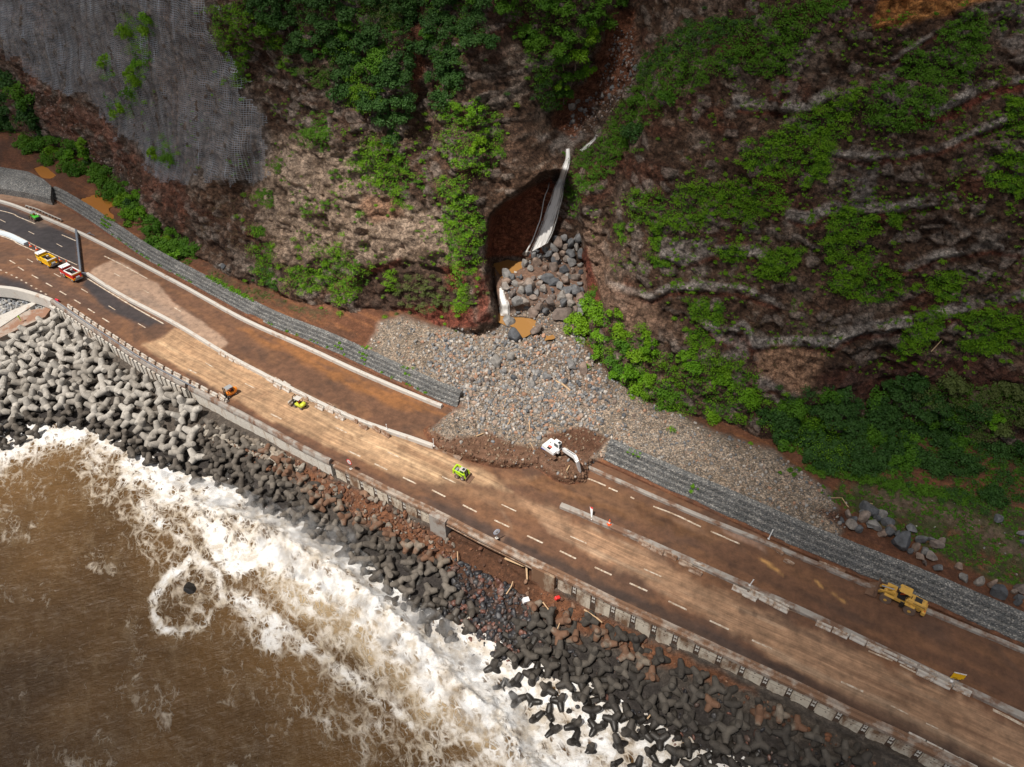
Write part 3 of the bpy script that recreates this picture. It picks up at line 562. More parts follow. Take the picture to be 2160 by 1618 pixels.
# --- lane markings
m,n,b=newmat('worn_white_paint'); p=geo(n)
g_=ramp(n,noise(n,p,1.3,6,.7),[(.40,0.),(.60,1.)]); n.links.new(mixc(n,(.62,.55,.46),(.34,.23,.15),g_),b.inputs['Base Color']); b.inputs['Roughness'].default_value=.7; m_paint=m
LV=[];LF=[]
def stripe(px,dash=None,w=.16,trim=(0,0)):
    Cv=smooth(resample(unp([p[0] for p in px],[p[1] for p in px],0.0)[:,:2],.25),4); Tn,Nn=normals2(Cv); n_=len(Cv)
    ar=np.arange(n_)*.25; on=np.ones(n_,bool) if dash is None else ((ar%dash[1])<dash[0])
    i=0
    while i<n_-1:
        if not on[i]: i+=1; continue
        j=i
        while j<n_-1 and on[j+1]: j+=1
        if j>i:
            base=len(LV)
            for k in range(i,j+1):
                for sgn in (1,-1): q=Cv[k]+sgn*Nn[k]*w; LV.append((q[0],q[1],.008))
            for k in range(j-i): LF.append((base+2*k,base+2*k+1,base+2*k+3,base+2*k+2))
        i=j+1
def dashes(starts,ln=3.0,w=.16):
    for a,b_ in starts:
        A_=unp(a[0],a[1],0)[:2]; B_=unp(b_[0],b_[1],0)[:2]; t=(B_-A_)/np.linalg.norm(B_-A_); nn=np.array([-t[1],t[0]])*w; E_=A_+t*ln; base=len(LV)
        for q in (A_+nn,A_-nn,E_-nn,E_+nn): LV.append((q[0],q[1],.008))
        LF.append((base,base+1,base+2,base+3))
dashes([((911,1033.5),(941,1048.5)),((976,1065),(1007,1080.5)),((1043,1097),(1075,1112)),((1112,1130),(1146,1146)),((1181,1162),(1216,1179)),((1254.5,1196.5),(1291.5,1213.5)),((1328,1230),(1368,1248)),((1410,1268),(1452,1288)),((1497,1309),(1540,1329)),((1586,1350),(1628,1369)),((850,1007),(877,1020)),((790,978),(815,990)),((734,951),(758,962)),((1774,1438),(1810,1454)),
 ((67,580),(81.5,588)),((97,597),(111,605)),((126,614),(141,623)),((156,632),(171,641)),((185.5,651),(200.5,660.5)),((216,671),(232,681)),((20,549),(34,557)),((38,563),(51,571)),
 ((571,873),(596,885)),((395,778),(418,789))],3.0,.15)
dashes([((114,577),(129,585)),((171,609),(187,618)),((229,645),(245,655)),((291,682),(308,692)),((57,546),(71,554)),((433,765),(454,777)),((517,809),(540,820)),((707,901),(734,914)),((817,953),(845,966)),((933,1005.5),(963,1019.5)),((1058,1064),(1090,1079)),((1203,1131),(1232,1144)),((1358,1200),(1385,1212)),
 ((0,463),(14,470)),((60,488),(74,495)),((119,514),(134,522)),((240,576),(253,583)),((301,611),(317,620)),((366.5,648),(383,658))],3.0,.11)
stripe([(182,586),(230,616),(290,652),(345,683)]); stripe([(-200,440),(0,497),(40,515),(83,534)]); stripe([(-200,425),(0,484),(80,521),(163,559)],None,.12)
stripe([(-200,405),(0,444),(40,458),(74,472)]); stripe([(130,495),(160,508)]); stripe([(220,540),(260,560),(311,588)])
stripe([(0,569),(40,588),(104,625)],(1.0,2.3),.18)
stripe([(1228,1006),(1253,1014),(1278,1025)]); stripe([(1284,1029),(1303,1037)]); stripe([(1330,1048),(1338,1052)]); stripe([(1378,1068),(1425,1086),(1480,1112),(1560,1147)],(9,10.5))
stripe([(2094,1497),(2125,1512),(2160,1531),(2300,1600)],None,.22); stripe([(1832,1373),(1880,1393),(1930,1418),(1990,1445)],(3.5,4.2),.14); stripe([(1660,1283),(1700,1300),(1740,1320)],(4,6),.12)
stripe([(1879,1488),(1910,1504),(1979,1538)],(2.5,4.5),.10); stripe([(2094,1598),(2150,1626),(2200,1650)])
tag(npmesh('road_markings',LV,LF,m_paint,False),kind='structure')
# ================================================================ WALLS, BARRIERS, GABIONS
def concrete(name,col=(.42,.40,.37),mud=(.22,.12,.07),lev=.6,sc=.5,rough=.85,streaks=False):
    m,n,b=newmat(name); p=geo(n); c=mixc(n,tuple(x*.78 for x in col),tuple(x*1.15 for x in col),noise(n,p,1.6,6,.7))
    f=noise(n,mapping(n,p,(1,1,.35 if streaks else 1)),sc,6,.68)
    c=mixc(n,c,mud,ramp(n,f,[(lev-.10,0.),(lev+.06,1.)])); n.links.new(c,b.inputs['Base Color']); b.inputs['Roughness'].default_value=rough
    bump(n,b,noise(n,p,7,5,.6),.35,.05); return m
m_conc=concrete('barrier_concrete',(.52,.49,.45),(.30,.18,.11),.66,.45); m_concD=concrete('old_concrete',(.34,.31,.28),(.17,.095,.06),.54,.4)
m_panel=concrete('wall_panel_concrete',(.60,.56,.50),(.30,.18,.10),.62,.55,streaks=True); m_strip=concrete('mud_strip_and_shade',(.10,.065,.045),(.07,.04,.025),.5)  # strip tone serves mud strips and the painted shade between ribs
m_panelM=concrete('muddied_wall_concrete',(.60,.53,.43),(.18,.10,.055),.56,.35,streaks=True)
m_white=pmat('white_anchor_plate',(.75,.72,.66),.5,dirt=(.3,.2,.13),dlev=.62)
m_steel=pmat('galvanised_steel',(.36,.40,.46),.35,.7,dirt=(.25,.2,.17),dlev=.65); m_cope=concrete('muddied_coping',(.36,.30,.25),(.19,.105,.062),.48,.5)
m_tan=concrete('mud_stained_block',(.42,.33,.26),(.20,.11,.065),.48,.9)
def sweep(name,Cv,prof,mat,z=0.0,parent=None,smooth_=False,caps=True):
    """prof: (offset to the left, height) around the section"""
    Cv=np.asarray(Cv); _,Nn=normals2(Cv); k=len(prof); n_=len(Cv); zz=np.broadcast_to(np.asarray(z,float),(n_,))
    V=np.zeros((n_,k,3))
    for j,(o,h) in enumerate(prof): V[:,j,:2]=Cv+Nn*o; V[:,j,2]=zz+h
    i=np.arange(n_*k).reshape(n_,k); a=i[:-1]; b=i[1:]; F=np.stack([a,np.roll(a,-1,1),np.roll(b,-1,1),b],-1).reshape(-1,4)
    me_f=[tuple(f) for f in F]
    me=bpy.data.meshes.new(name); 
    if caps: me_f+= [tuple(i[0][::-1]),tuple(i[-1])]
    me.from_pydata([tuple(v) for v in V.reshape(-1,3)],[],me_f); me.materials.append(mat); me.update()
    bm=bmesh.new(); bm.from_mesh(me); bmesh.ops.recalc_face_normals(bm,faces=bm.faces); bm.to_mesh(me); bm.free()
    o=bpy.data.objects.new(name,me); COL.objects.link(o)
    if parent: o.parent=parent
    return o
def cut(Cv,xa,xb,z=0.0):
    px,_=proj(np.c_[Cv,np.full(len(Cv),z)]); k=(px>=xa)&(px<=xb); return Cv[k]
def jit(Cv,a=.04,seed=1):
    n_=len(Cv); return Cv+np.stack([vn(np.arange(n_)*.7,np.full(n_,3.3),seed=seed)*a,vn(np.arange(n_)*.7,np.full(n_,9.3),seed=seed+1)*a],-1)
# --- sea wall
class MM:
    """boxes in world frames, several materials"""
    def __init__(s,mats): s.V=[];s.F=[];s.I=[];s.mats=mats
    def box(s,o,t,n_,lo,hi,mi=0):
        b=len(s.V)
        for z in (lo[2],hi[2]):
            for y in (lo[1],hi[1]):
                for x in (lo[0],hi[0]): s.V.append((o[0]+t[0]*x+n_[0]*y,o[1]+t[1]*x+n_[1]*y,z))
        for f in ((0,2,3,1),(4,5,7,6),(0,1,5,4),(2,6,7,3),(0,4,6,2),(1,3,7,5)): s.F.append(tuple(b+i for i in f)); s.I.append(mi)
    def quad(s,pts,mi):
        b=len(s.V); s.V+= [tuple(p) for p in pts]; s.F.append(tuple(range(b,b+len(pts)))); s.I.append(mi)
    def build(s,name,parent=None):
        me=bpy.data.meshes.new(name); me.from_pydata(s.V,[],s.F)
        for m in s.mats: me.materials.append(m)
        me.polygons.foreach_set('material_index',s.I); me.update(); o=bpy.data.objects.new(name,me); COL.objects.link(o)
        if parent: o.parent=parent
        return o
def frames(Cv,step):
    Q=resample(Cv,step); T_,N_=normals2(Q); return Q,T_,N_
def xmark(mm,o,t,n_,x,y,z,r,mi):
    """two crossed bars lying on the wall face"""
    for a in (R(45),R(-45)):
        ca,sa=math.cos(a),math.sin(a); pts=[]
        for u,v in ((-r,-.10),(r,-.10),(r,.10),(-r,.10)):
            du,dv=u*ca-v*sa,u*sa+v*ca; pts.append((o[0]+t[0]*(x+du)+n_[0]*y,o[1]+t[1]*(x+du)+n_[1]*y,z+dv))
        mm.quad(pts,mi)
def seawall(Cv,label,kind,zb):
    root=empty('sea_wall',(*Cv[len(Cv)//2],0)); root.location=(0,0,0); tag(root,label,'sea wall')
    sweep('core',Cv,[(-.02,zb),(-.02,-.05),(1.6,-.05),(1.6,zb)],m_panelM if kind=='muddy' else m_panel,parent=root)
    sweep('coping',jit(Cv,.03,7),[(-.45,-.15),(-.45,.35),(-.25,.95),(.15,1.0),(.42,.9),(.55,.0),(.55,-.15)] if kind!='muddy' else [(-.50,-.25),(-.50,.40),(-.05,.48),(.05,.92),(.42,.90),(.5,.0),(.5,-.25)],m_cope if kind=='muddy' else m_concD,parent=root)
    mm=MM([m_panel if kind!='muddy' else m_panelM,m_strip,m_white]); Q,T_,N_=frames(Cv,3.4)
    for k in range(len(Q)-1):
        o,t,n_=Q[k],T_[k],N_[k]; nn=(n_[0],n_[1])
        if kind=='ribbed':
            mm.box(o,t,nn,(.25,-.50,zb),(1.45,-.02,-.55),0); mm.box(o,t,nn,(1.95,-.50,zb),(3.1,-.02,-.55),0); mm.box(o,t,nn,(1.45,-.06,zb),(1.95,-.021,-.3),1)  # dark strip between the columns is their shadow put into the colour
            for x in (.85,2.5):
                for z in (-1.3,-2.5): xmark(mm,o,t,nn,x,-.515,z,.20,2)
        elif kind=='quilt':
            mm.box(o,t,nn,(.04,-.16,zb),(1.66,-.02,-.4),0); mm.box(o,t,nn,(1.74,-.18,zb),(3.36,-.02,-.4),0)
            for x,dz in ((.85,0),(2.55,.5)):
                for z in (-.9,-1.9,-2.9): xmark(mm,o,t,nn,x,-.195,z-dz,.17,2)
        else:
            mm.box(o,t,nn,(.1,-.22,zb),(2.5,-.02,-.45),0); mm.box(o,t,nn,(2.55,-.09,zb),(3.35,-.025,-.35),1); mm.box(o,t,nn,(.1,-.235,-1.62),(2.5,-.22,-1.58),1)
            for z in (-.75,-1.35,-2.2): xmark(mm,o,t,nn,2.95,-.105,z,.34,2)
            for z in (-1.0,-2.1):
                c=(1.3,-.226,z); mm.quad([(o[0]+t[0]*(c[0]+a)+nn[0]*c[1],o[1]+t[1]*(c[0]+a)+nn[1]*c[1],z+b) for a,b in ((-.16,.13),(.16,.13),(0,-.15))],1)  # flat dark triangles stand in for shaded holes
    mm.build('facing_panel',root); return root
seawall(cut(SW,110,400),'ribbed grey concrete sea wall with steel rail above the pale tetrapods','ribbed',-5.2)
seawall(cut(SW,399,700),'pale quilted concrete sea wall facing the dark tetrapods beside the tan road','quilt',-5.0)
seawall(cut(SW,699,925),'mud stained sea wall between the round red sign and the bridge pier','muddy',-5.0)
seawall(cut(SW,1132,2420),'long muddied sea wall with white crossed plates right of the bridge','muddy',-5.4)
far=cut(SW,-420,112)
o=sweep('parapet_wall',far,[(-.5,-2.0),(-.5,.75),(.5,.8),(.5,-.2)],m_conc); tag(o,'smooth pale concrete parapet curving beside the black asphalt at far left','wall')
# guard rail along the ribbed wall
gr=empty('guard_rail',(0,0,0),0,'blue-grey steel guard rail on top of the ribbed sea wall','rail')
gc_=cut(SW,118,415); sweep('rail',gc_,[(-.12,1.05),(-.12,1.40),(.0,1.45),(.05,1.05)],m_steel,parent=gr)
mm=MM([m_steel]); Q,T_,N_=frames(gc_,3.0)
for k in range(len(Q)): mm.box(Q[k],T_[k],N_[k],(-.06,.0,.9),(.06,.1,1.35))
mm.build('rail_post',gr)
# --- bridge opening: deck edge, piers, void under the deck, deepened by a dark-coloured back wall
bc=cut(SW,915,1140); br=empty('bridge_deck',(0,0,0),0,'muddied bridge deck edge spanning the brown stream mouth','bridge')
sweep('deck_slab',bc,[(-.1,-1.0),(-.1,-.03),(.6,-.03),(9,-.03),(9,-1.0)],m_panelM,parent=br)
sweep('parapet',jit(bc,.05,11),[(-.65,-.30),(-.65,.15),(-.15,.25),(-.05,.85),(.40,.85),(.5,-.1)],m_cope,parent=br)
sweep('fascia_rail',bc,[(-.80,-.65),(-.80,-.45),(-.66,-.45),(-.66,-.65)],m_tan,parent=br)
def wallbox(name,px,w,d,zb,zt,mat,label,cat,off=0.0):
    i=np.argmin(np.abs(swx-px)); o=SW[i]; T_,N_=normals2(SW); t,n_=T_[i],N_[i]
    mm=MM([mat]); mm.box(o,t,n_,(-w/2,-d+off,zb),(w/2,off+.6,zt)); ob=mm.build(name); tag(ob,label,cat); return ob
wallbox('bridge_pier',934,3.4,1.1,-6.8,.55,m_concD,'grey concrete pier at the left end of the bridge opening','pier')
wallbox('bridge_abutment',1156,4.2,.9,-6.0,.1,concrete('mud_washed_concrete',(.42,.34,.25),(.17,.09,.05),.44,.4,streaks=True),'brown stained abutment at the right end of the bridge opening','abutment')
o=sweep('culvert_back_wall',bc,[(9.2,-8),(9.2,-1.0),(9.6,-1.0),(9.6,-8)],m_strip); tag(o,'dark wall at the back of the void under the bridge','wall')
# --- white barriers along the carriageways
NJ=[(-.32,0),(-.32,.12),(-.14,.40),(-.10,.85),(.10,.85),(.14,.40),(.32,.12),(.32,0)]
WB=[(-.40,0),(-.38,.72),(-.22,.85),(.26,.85),(.38,.66),(.40,0)]
def barrier(pxs,prof,mat,label,z=.6,name='concrete_barrier',step=1.0):
    Cv=curve(pxs,z,step,70); mm=sweep(name,jit(Cv,.03,5),prof,mat,0.0); tag(mm,label,'barrier'); return Cv
UPl=barrier([(-420,392),(-150,398),(0,422),(65,446),(161,486),(234,522),(311,562),(389,603),(467,647),(522,677),(650,732),(733,772),(817,808),(900,843),(932,855)],WB,m_conc,'long clean white barrier along the land side of the upper carriageway',.7)
UPr=barrier([(1238,984),(1300,1012),(1400,1056),(1480,1090),(1560,1123),(1640,1150),(1700,1182),(1780,1213),(1850,1240),(1949,1287),(2060,1330),(2160,1371),(2300,1432),(2480,1512)],[(-.35,0),(-.35,.5),(-.2,.6),(.3,.6),(.35,0)],m_concD,'low grey barrier at the foot of the right gabion wall',.4)
MDl=barrier([(184,576),(260,624),(337,663),(389,691),(467,741),(560,790),(650,836),(762,889),(873,922),(914,939)],WB,m_conc,'clean white median barrier left of the debris fan',.7)
barrier([(916,940),(940,952),(973,968)],[(-.35,0),(-.3,.5),(.3,.5),(.35,0)],m_cope,'broken muddy end of the median barrier at the mud heap',.3)
barrier([(1183,1064),(1215,1076),(1250,1090),(1336,1129),(1400,1155),(1480,1192),(1560,1228),(1640,1262),(1727,1302),(1810,1342),(1894,1383),(1970,1420),(2033,1451),(2100,1480),(2160,1509),(2300,1575),(2480,1660)],[(-.5,0),(-.5,.6),(-.3,.75),(.4,.75),(.5,.6),(.5,0)],m_concD,'grey stained median barrier right of the debris fan',.6)
# island and gate
isl=empty('traffic_island',(0,0,0),0,'long blue-white concrete island between the carriageways at far left','island')
sweep('kerb',curve([(-200,440),(0,490),(30,501),(55,513)],.3,1,2),[(-.75,0),(-.6,.55),(.6,.55),(.75,0)],pmat('pale_blue_concrete',(.55,.62,.68),.7),parent=isl)
gate=empty('road_closure_gate',(0,0,0),0,'grey steel gate closing off the muddy carriageway across the black asphalt','gate')
gp=[tuple(unp(x,y,.5)[:2]) for x,y in ((161,487),(164,510),(168,548),(171,577))]; Gc=resample(np.array(gp),1.0)
sweep('beam',Gc,[(-.22,.75),(-.22,1.1),(.22,1.1),(.22,.75)],m_steel,parent=gate); sweep('lower_beam',Gc,[(-.30,.25),(-.30,.55),(.30,.55),(.30,.25)],m_steel,parent=gate)
mm=MM([m_steel]); Q,T_,N_=frames(Gc,2.5)
for k in range(len(Q)): mm.box(Q[k],T_[k],N_[k],(-.1,-.36,.01),(.1,.36,.8))
mm.build('foot_post',gate)
g2=empty('steel_barrier',(0,0,0),0,'short grey steel barrier joining gate to median behind the red truck','barrier')
Gc2=resample(np.array([tuple(unp(x,y,.5)[:2]) for x,y in ((171,577),(184,578),(196,583))]),1.0); sweep('beam',Gc2,[(-.3,.02),(-.2,.8),(.2,.8),(.3,.02)],m_steel,parent=g2)
# fallen guard rail on the far left
fr=empty('fallen_guard_rail',(0,0,0),0,'pale twisted guard rail lying behind the green loader','rail')
Gc3=resample(np.array([tuple(unp(x,y,.4)[:2]) for x,y in ((55,435),(80,443),(100,452),(130,465))]),1.0); sweep('rail',Gc3,[(-.08,.5),(-.08,.8),(.08,.8),(.08,.5)],m_conc,parent=fr)
mm=MM([m_concD]); Q,T_,N_=frames(Gc3,1.6)
for k in range(len(Q)): mm.box(Q[k],T_[k],N_[k],(-.2,-.3,.01),(.2,.3,.5))
mm.build('rail_foot',fr)
# --- gabion walls
m,n,b=newmat('gabion_stone'); m_gab=m; p=geo(n)
v=N(n,'ShaderNodeTexVoronoi'); v.inputs['Scale'].default_value=4.5; n.links.new(p,v.inputs['Vector']); sep=N(n,'ShaderNodeSeparateColor'); n.links.new(v.outputs['Color'],sep.inputs[0])
c=ramp(n,sep.outputs[0],[(.0,(.12,.125,.13)),(.5,(.19,.19,.187)),(.85,(.27,.26,.245)),(1.,(.48,.46,.43))]); c=mixc(n,c,ramp(n,v.outputs['Distance'],[(.0,1.15),(.55,.75),(.8,.45)]),1.0,'MULTIPLY')
c=mixc(n,c,ramp(n,noise(n,p,.35,5,.6),[(.3,.75),(.7,1.3)]),1.0,'MULTIPLY'); n.links.new(c,b.inputs['Base Color']); b.inputs['Roughness'].default_value=.95
bump(n,b,math_(n,'SUBTRACT',1.0,v.outputs['Distance']),.9,.16)
m_seam=pmat('gabion_seam',(.035,.035,.035),.9)
def gabion(Cv,label,hs,setb=.62,topw=1.5,end=None):
    root=empty('gabion_wall',(0,0,0),0,label,'gabion wall'); D_=resample(Cv,.5)
    for i in range(4):
        z0=hs*i; o0=.15+setb*i; nz=len(D_); w=vn(np.arange(nz)*.45,np.full(nz,i*7.),seed=9)*.05
        Cj=D_+normals2(D_)[1]*w[:,None]
        sweep('basket_course',Cj,[(o0,z0+.04),(o0+.02,z0+hs-.03),(o0+.06,z0+hs),(o0+setb+.1 if i<3 else o0+topw,z0+hs),(o0+setb+.1 if i<3 else o0+topw,z0+.04)],m_gab,-.2,parent=root)
        sweep('course_seam',D_,[(o0+.03,z0-.05),(o0+.03,z0+.05),(o0+setb*.5,z0+.05),(o0+setb*.5,z0-.05)],m_seam,-.2,parent=root)
    return root
gabion(cut(GB,104,962)+normals2(cut(GB,104,962))[1]*.30,'long stepped grey gabion wall behind the white barrier left of the debris',.84,.48,1.1)
gabion(cut(GB,1262,2500)+normals2(cut(GB,1262,2500))[1]*.35,'stepped grey gabion wall behind the yellow wheel loader on the right',.95,.58,1.3)
# flat stone apron at far left, beyond the bend of the gabion
q=[unp(x,y,z) for x,y,z in ((-300,392,2.0),(0,397,2.0),(60,407,2.0),(106,420,2.0),(108,392,4.0),(92,378,4.0),(60,362,3.8),(0,352,3.6),(-300,330,3.5))]
me=bpy.data.meshes.new('stone_apron'); top=[tuple(v) for v in q]; bot=[(v[0],v[1],-1.0) for v in q]; k=len(q)
me.from_pydata(top+bot,[],[tuple(range(k))]+[(i,(i+1)%k,(i+1)%k+k,i+k) for i in range(k)]); me.materials.append(m_gab); o=bpy.data.objects.new('stone_apron',me); COL.objects.link(o); tag(o,'flat grey stone apron at far left where the gabion wall bends','stone apron')
# --- loose barrier blocks
bb=MB(); bb.prism([(-.40,0),(-.40,.16),(-.22,.42),(-.16,.80),(.16,.80),(.22,.42),(.40,.16),(.40,0)],-1.1,1.1)
bb.box((0,1.13,.45),(.12,.10,.5)); bb.box((-.11,0,.82),(.05,1.9,.05)); bb.box((.11,0,.82),(.05,1.9,.05))
blk={}
for nm,mt in (('pale',concrete('pale_block_concrete',(.55,.51,.46),(.30,.19,.12),.56,1.1)),('muddy',m_tan)):
    me=None
    if not blk: o=bb.build('barrier_block',mt); blk[nm]=o
    else: o=blk['pale'].copy(); o.data=o.data.copy(); o.data.materials[0]=mt; COL.objects.link(o); o.name='barrier_block'; blk[nm]=o
first={'pale':True,'muddy':True}
def block(px,py,ang_px,kind,label,group,z=0.0,dz=.45,heavy=0):
    P0=unp(px,py,z+dz); P1=unp(px+ang_px[0]*10,py+ang_px[1]*10,z+dz); d=P1-P0; rz=math.atan2(d[1],d[0])-math.pi/2
    o=blk[kind] if first[kind] else blk[kind].copy()
    if first[kind]: first[kind]=False
    else: COL.objects.link(o)
    o.location=(P0[0],P0[1],z+.012); o.rotation_euler=(0,0,rz+random.uniform(-.05,.05)); tag(o,label,'concrete block',group); return o
D1=(.88,.47)
G1='barrier blocks stacked along the left median'
for x,y in ((469.5,746),(486,755),(503,763),(519.6,771),(535,778)): block(x,y,D1,'pale','pale concrete barrier block in the straight row of five beside the left median',G1)
for x,y in ((570,800),(588,803),(586,813),(606,811),(604,820)): block(x,y,(.86,.5),'pale','pale concrete barrier block in the cluster ahead of the lime forklift',G1)
for x,y in ((627,826),(645,836),(664,845),(697,855),(731,874),(748,884),(770,890),(767,898),(795,904),(814,914),(712,868)): block(x,y,(.84,.54),'muddy','mud coated barrier block in the line beside the left median',G1)
for x,y in ((674,858),(695,864),(717,879)): block(x,y,(.92,.4),'pale','pale barrier block standing out from the muddy ones near the lime forklift',G1)
G2='barrier blocks along the right median'
for x,y in ((1360,1146),(1386,1160),(1415,1171),(1446,1188),(1467,1204)): block(x,y,(.9,.43),'muddy','brown barrier block in the row just right of the traffic cone',G2)
for x,y in ((1476,1193),(1560,1243),(1582,1256),(1596,1252),(1618,1265),(1649,1274),(1648,1281)): block(x,y,(.9,.43),'pale','pale barrier block in the broken group along the middle of the right median',G2)
for x,y in ((1738,1319),(1773,1334),(1810,1348),(1845,1365),(1878,1380),(1915,1397)): block(x,y,(.9,.43),'pale','pale barrier block in the evenly spaced single row left of the yellow sign',G2)
for x,y in ((1956,1414),(1952,1423),(1992,1431),(1988,1440),(2030,1454)): block(x,y,(.9,.43),'pale','pale barrier block in the doubled row at the yellow sign',G2)
for x,y in ((1934,1557),(1969,1575),(2005,1594),(2040,1611)): block(x,y,(.88,.47),'pale','grey barrier block standing against the sea wall coping at bottom right','barrier blocks at the lower right sea wall')
Cb=cut(SW,124,466); Cb=Cb+normals2(Cb)[1]*1.35; Q,T_,N_=frames(Cb,2.85)
for k in range(1,len(Q)):
    o=blk['pale'].copy(); COL.objects.link(o); o.location=(Q[k][0],Q[k][1],.012); o.rotation_euler=(0,0,math.atan2(T_[k][1],T_[k][0])-math.pi/2); tag(o,'small pale barrier block in the long row inside the ribbed sea wall','concrete block','row of barrier blocks inside the sea wall')
rb=MB(); rb.box((0,0,.4),(.55,1.2,.8),bev=.06,taper=(.6,1)); o=rb.build('water_filled_barrier',pmat('red_plastic',(.62,.03,.06),.4)); pp=unp(121,634,.4); o.location=(pp[0],pp[1],.012); o.rotation_euler=(0,0,R(-30)-math.pi/2); tag(o,'red plastic barrier at the start of the pale block row','barrier')
# debris slabs of broken kerb on the right carriageway
for (x0,y0,x1,y1,lab) in ((1619,1144,1652,1170,'brown broken kerb beam lying askew on the muddy right carriageway'),(1728,1184,1782,1208,'long brown kerb slab fallen against the right gabion foot'),(1654,1180,1674,1192,'short brown broken kerb slab left of the long fallen one')):
    a,b_=unp(x0,y0,.2),unp(x1,y1,.2); mm=MM([m_tan]); t=(b_-a)[:2]; L_=np.linalg.norm(t); t=t/L_; mm.box(a,t,(-t[1],t[0]),(0,-.3,.012),(L_,.3,.45)); tag(mm.build('broken_kerb'),lab,'kerb slab')
# ramp and block left of the tetrapods
ra=[unp(x,y,-2.2) for x,y in ((-60,740),(95,668),(112,645),(60,655),(-60,700))]; me=bpy.data.meshes.new('concrete_ramp'); k=len(ra)
me.from_pydata([tuple(v) for v in ra]+[(v[0],v[1],-4.5) for v in ra],[],[tuple(range(k))]+[(i,(i+1)%k,(i+1)%k+k,i+k) for i in range(k)]); me.materials.append(concrete('ramp_concrete',(.38,.32,.27),(.26,.14,.09),.5,.3)); o=bpy.data.objects.new('concrete_ramp',me); COL.objects.link(o); tag(o,'sloping brownish concrete ramp above the pale tetrapods at far left','ramp')
ra=[unp(x,y,-2.0) for x,y in ((-60,705),(0,690),(76,640),(82,632),(60,640),(-60,690))]; me=bpy.data.meshes.new('concrete_channel'); k=len(ra)
me.from_pydata([tuple(v) for v in ra]+[(v[0],v[1],-4.5) for v in ra],[],[tuple(range(k))]+[(i,(i+1)%k,(i+1)%k+k,i+k) for i in range(k)]); me.materials.append(m_conc); o=bpy.data.objects.new('concrete_channel',me); COL.objects.link(o); tag(o,'narrow pale concrete strip between two beds of boulders at far left','channel')
o=MB().box((0,0,0),(2.2,2.2,1.7),bev=.05).build('concrete_cube',m_conc); pp=unp(120,650,-1.6); o.location=tuple(pp); o.rotation_euler=(0,0,R(-35)); tag(o,'single grey concrete cube below the parapet at the top of the tetrapod heap','concrete cube')
# ================================================================ TETRAPODS
def remeshed(bm,voxel,name,sm=6):
    me=bpy.data.meshes.new(name+'_src'); bm.to_mesh(me); bm.free(); o=bpy.data.objects.new(name+'_src',me); COL.objects.link(o)
    r=o.modifiers.new('r','REMESH'); r.mode='VOXEL'; r.voxel_size=voxel; s=o.modifiers.new('s','SMOOTH'); s.iterations=sm; s.factor=.5
    dg=bpy.context.evaluated_depsgraph_get(); res=bpy.data.meshes.new_from_object(o.evaluated_get(dg)); bpy.data.objects.remove(o); bpy.data.meshes.remove(me)
    for p in res.polygons: p.use_smooth=True
    res.name=name; return res
def tetra_mesh(name,L_,r0,r1,n=20,voxel=0,sm=0):
    """four tapered legs with chamfered flat ends, crisp as cast"""
    V=[];F=[];S_=[]
    for d in ((1,1,1),(-1,-1,1),(-1,1,-1),(1,-1,-1)):
        v=Vector(d).normalized(); q=v.to_track_quat('Z','Y'); b0=len(V)
        rings=((-.12,r0*1.02),(.34*L_,r0*.93),(.55*L_,r0*.60+r1*.40),(.95*L_,r1*1.0),(L_,r1*.80))
        for h,r in rings:
            for k in range(n):
                a_=2*math.pi*k/n; V.append(tuple(q@Vector((r*math.cos(a_),r*math.sin(a_),h))))
        for i in range(len(rings)-1):
            for k in range(n): F.append((b0+i*n+k,b0+i*n+(k+1)%n,b0+(i+1)*n+(k+1)%n,b0+(i+1)*n+k)); S_.append(i<3 and n>8)
        F.append(tuple(b0+(len(rings)-1)*n+k for k in range(n))); S_.append(False)
    me=bpy.data.meshes.new(name); me.from_pydata(V,[],F); me.polygons.foreach_set('use_smooth',S_); me.update(); return me
def tmat(name,dark,light,wetd=0.0,mud=False):
    m,n,b=newmat(name); p=geo(n); ob=N(n,'ShaderNodeObjectInfo').outputs['Random']; op=coord(n)
    c=mixc(n,dark,light,ob); c=mixc(n,c,ramp(n,noise(n,op,1.1,6,.65),[(.3,.55),(.55,1.),(.75,1.35)]),1.0,'MULTIPLY')
    c=mixc(n,c,tuple(x*.45 for x in dark),ramp(n,noise(n,op,2.3,6,.7),[(.60,0.),(.75,.6)]))
    # seaweed and wetting near the water line
    sx=N(n,'ShaderNodeSeparateXYZ'); n.links.new(p,sx.inputs[0]); wz_=N(n,'ShaderNodeMapRange'); n.links.new(math_(n,'ADD',sx.outputs[2],math_(n,'MULTIPLY',noise(n,p,.5,3),1.6)),wz_.inputs['Value']); wz_.inputs['From Min'].default_value=-6.6; wz_.inputs['From Max'].default_value=-5.2; wz_.inputs['To Min'].default_value=1; wz_.inputs['To Max'].default_value=0
    c=mixc(n,c,tuple(x*.42 for x in dark),wz_.outputs[0])
    if mud: c=mixc(n,c,(.135,.064,.034),ramp(n,noise(n,p,.35,5,.6),[(.40,0.),(.52,.9)]))
    n.links.new(c,b.inputs['Base Color']); rr=N(n,'ShaderNodeMapRange'); n.links.new(wz_.outputs[0],rr.inputs['Value']); rr.inputs['To Min'].default_value=.85; rr.inputs['To Max'].default_value=.38; n.links.new(rr.outputs[0],b.inputs['Roughness'])
    bump(n,b,noise(n,op,6,5,.65),.4,.06); return m
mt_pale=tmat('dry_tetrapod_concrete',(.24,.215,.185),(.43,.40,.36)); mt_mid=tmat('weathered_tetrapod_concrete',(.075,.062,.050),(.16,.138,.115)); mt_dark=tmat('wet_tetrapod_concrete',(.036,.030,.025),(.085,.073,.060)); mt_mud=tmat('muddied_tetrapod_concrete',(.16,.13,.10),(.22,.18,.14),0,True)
tm={}
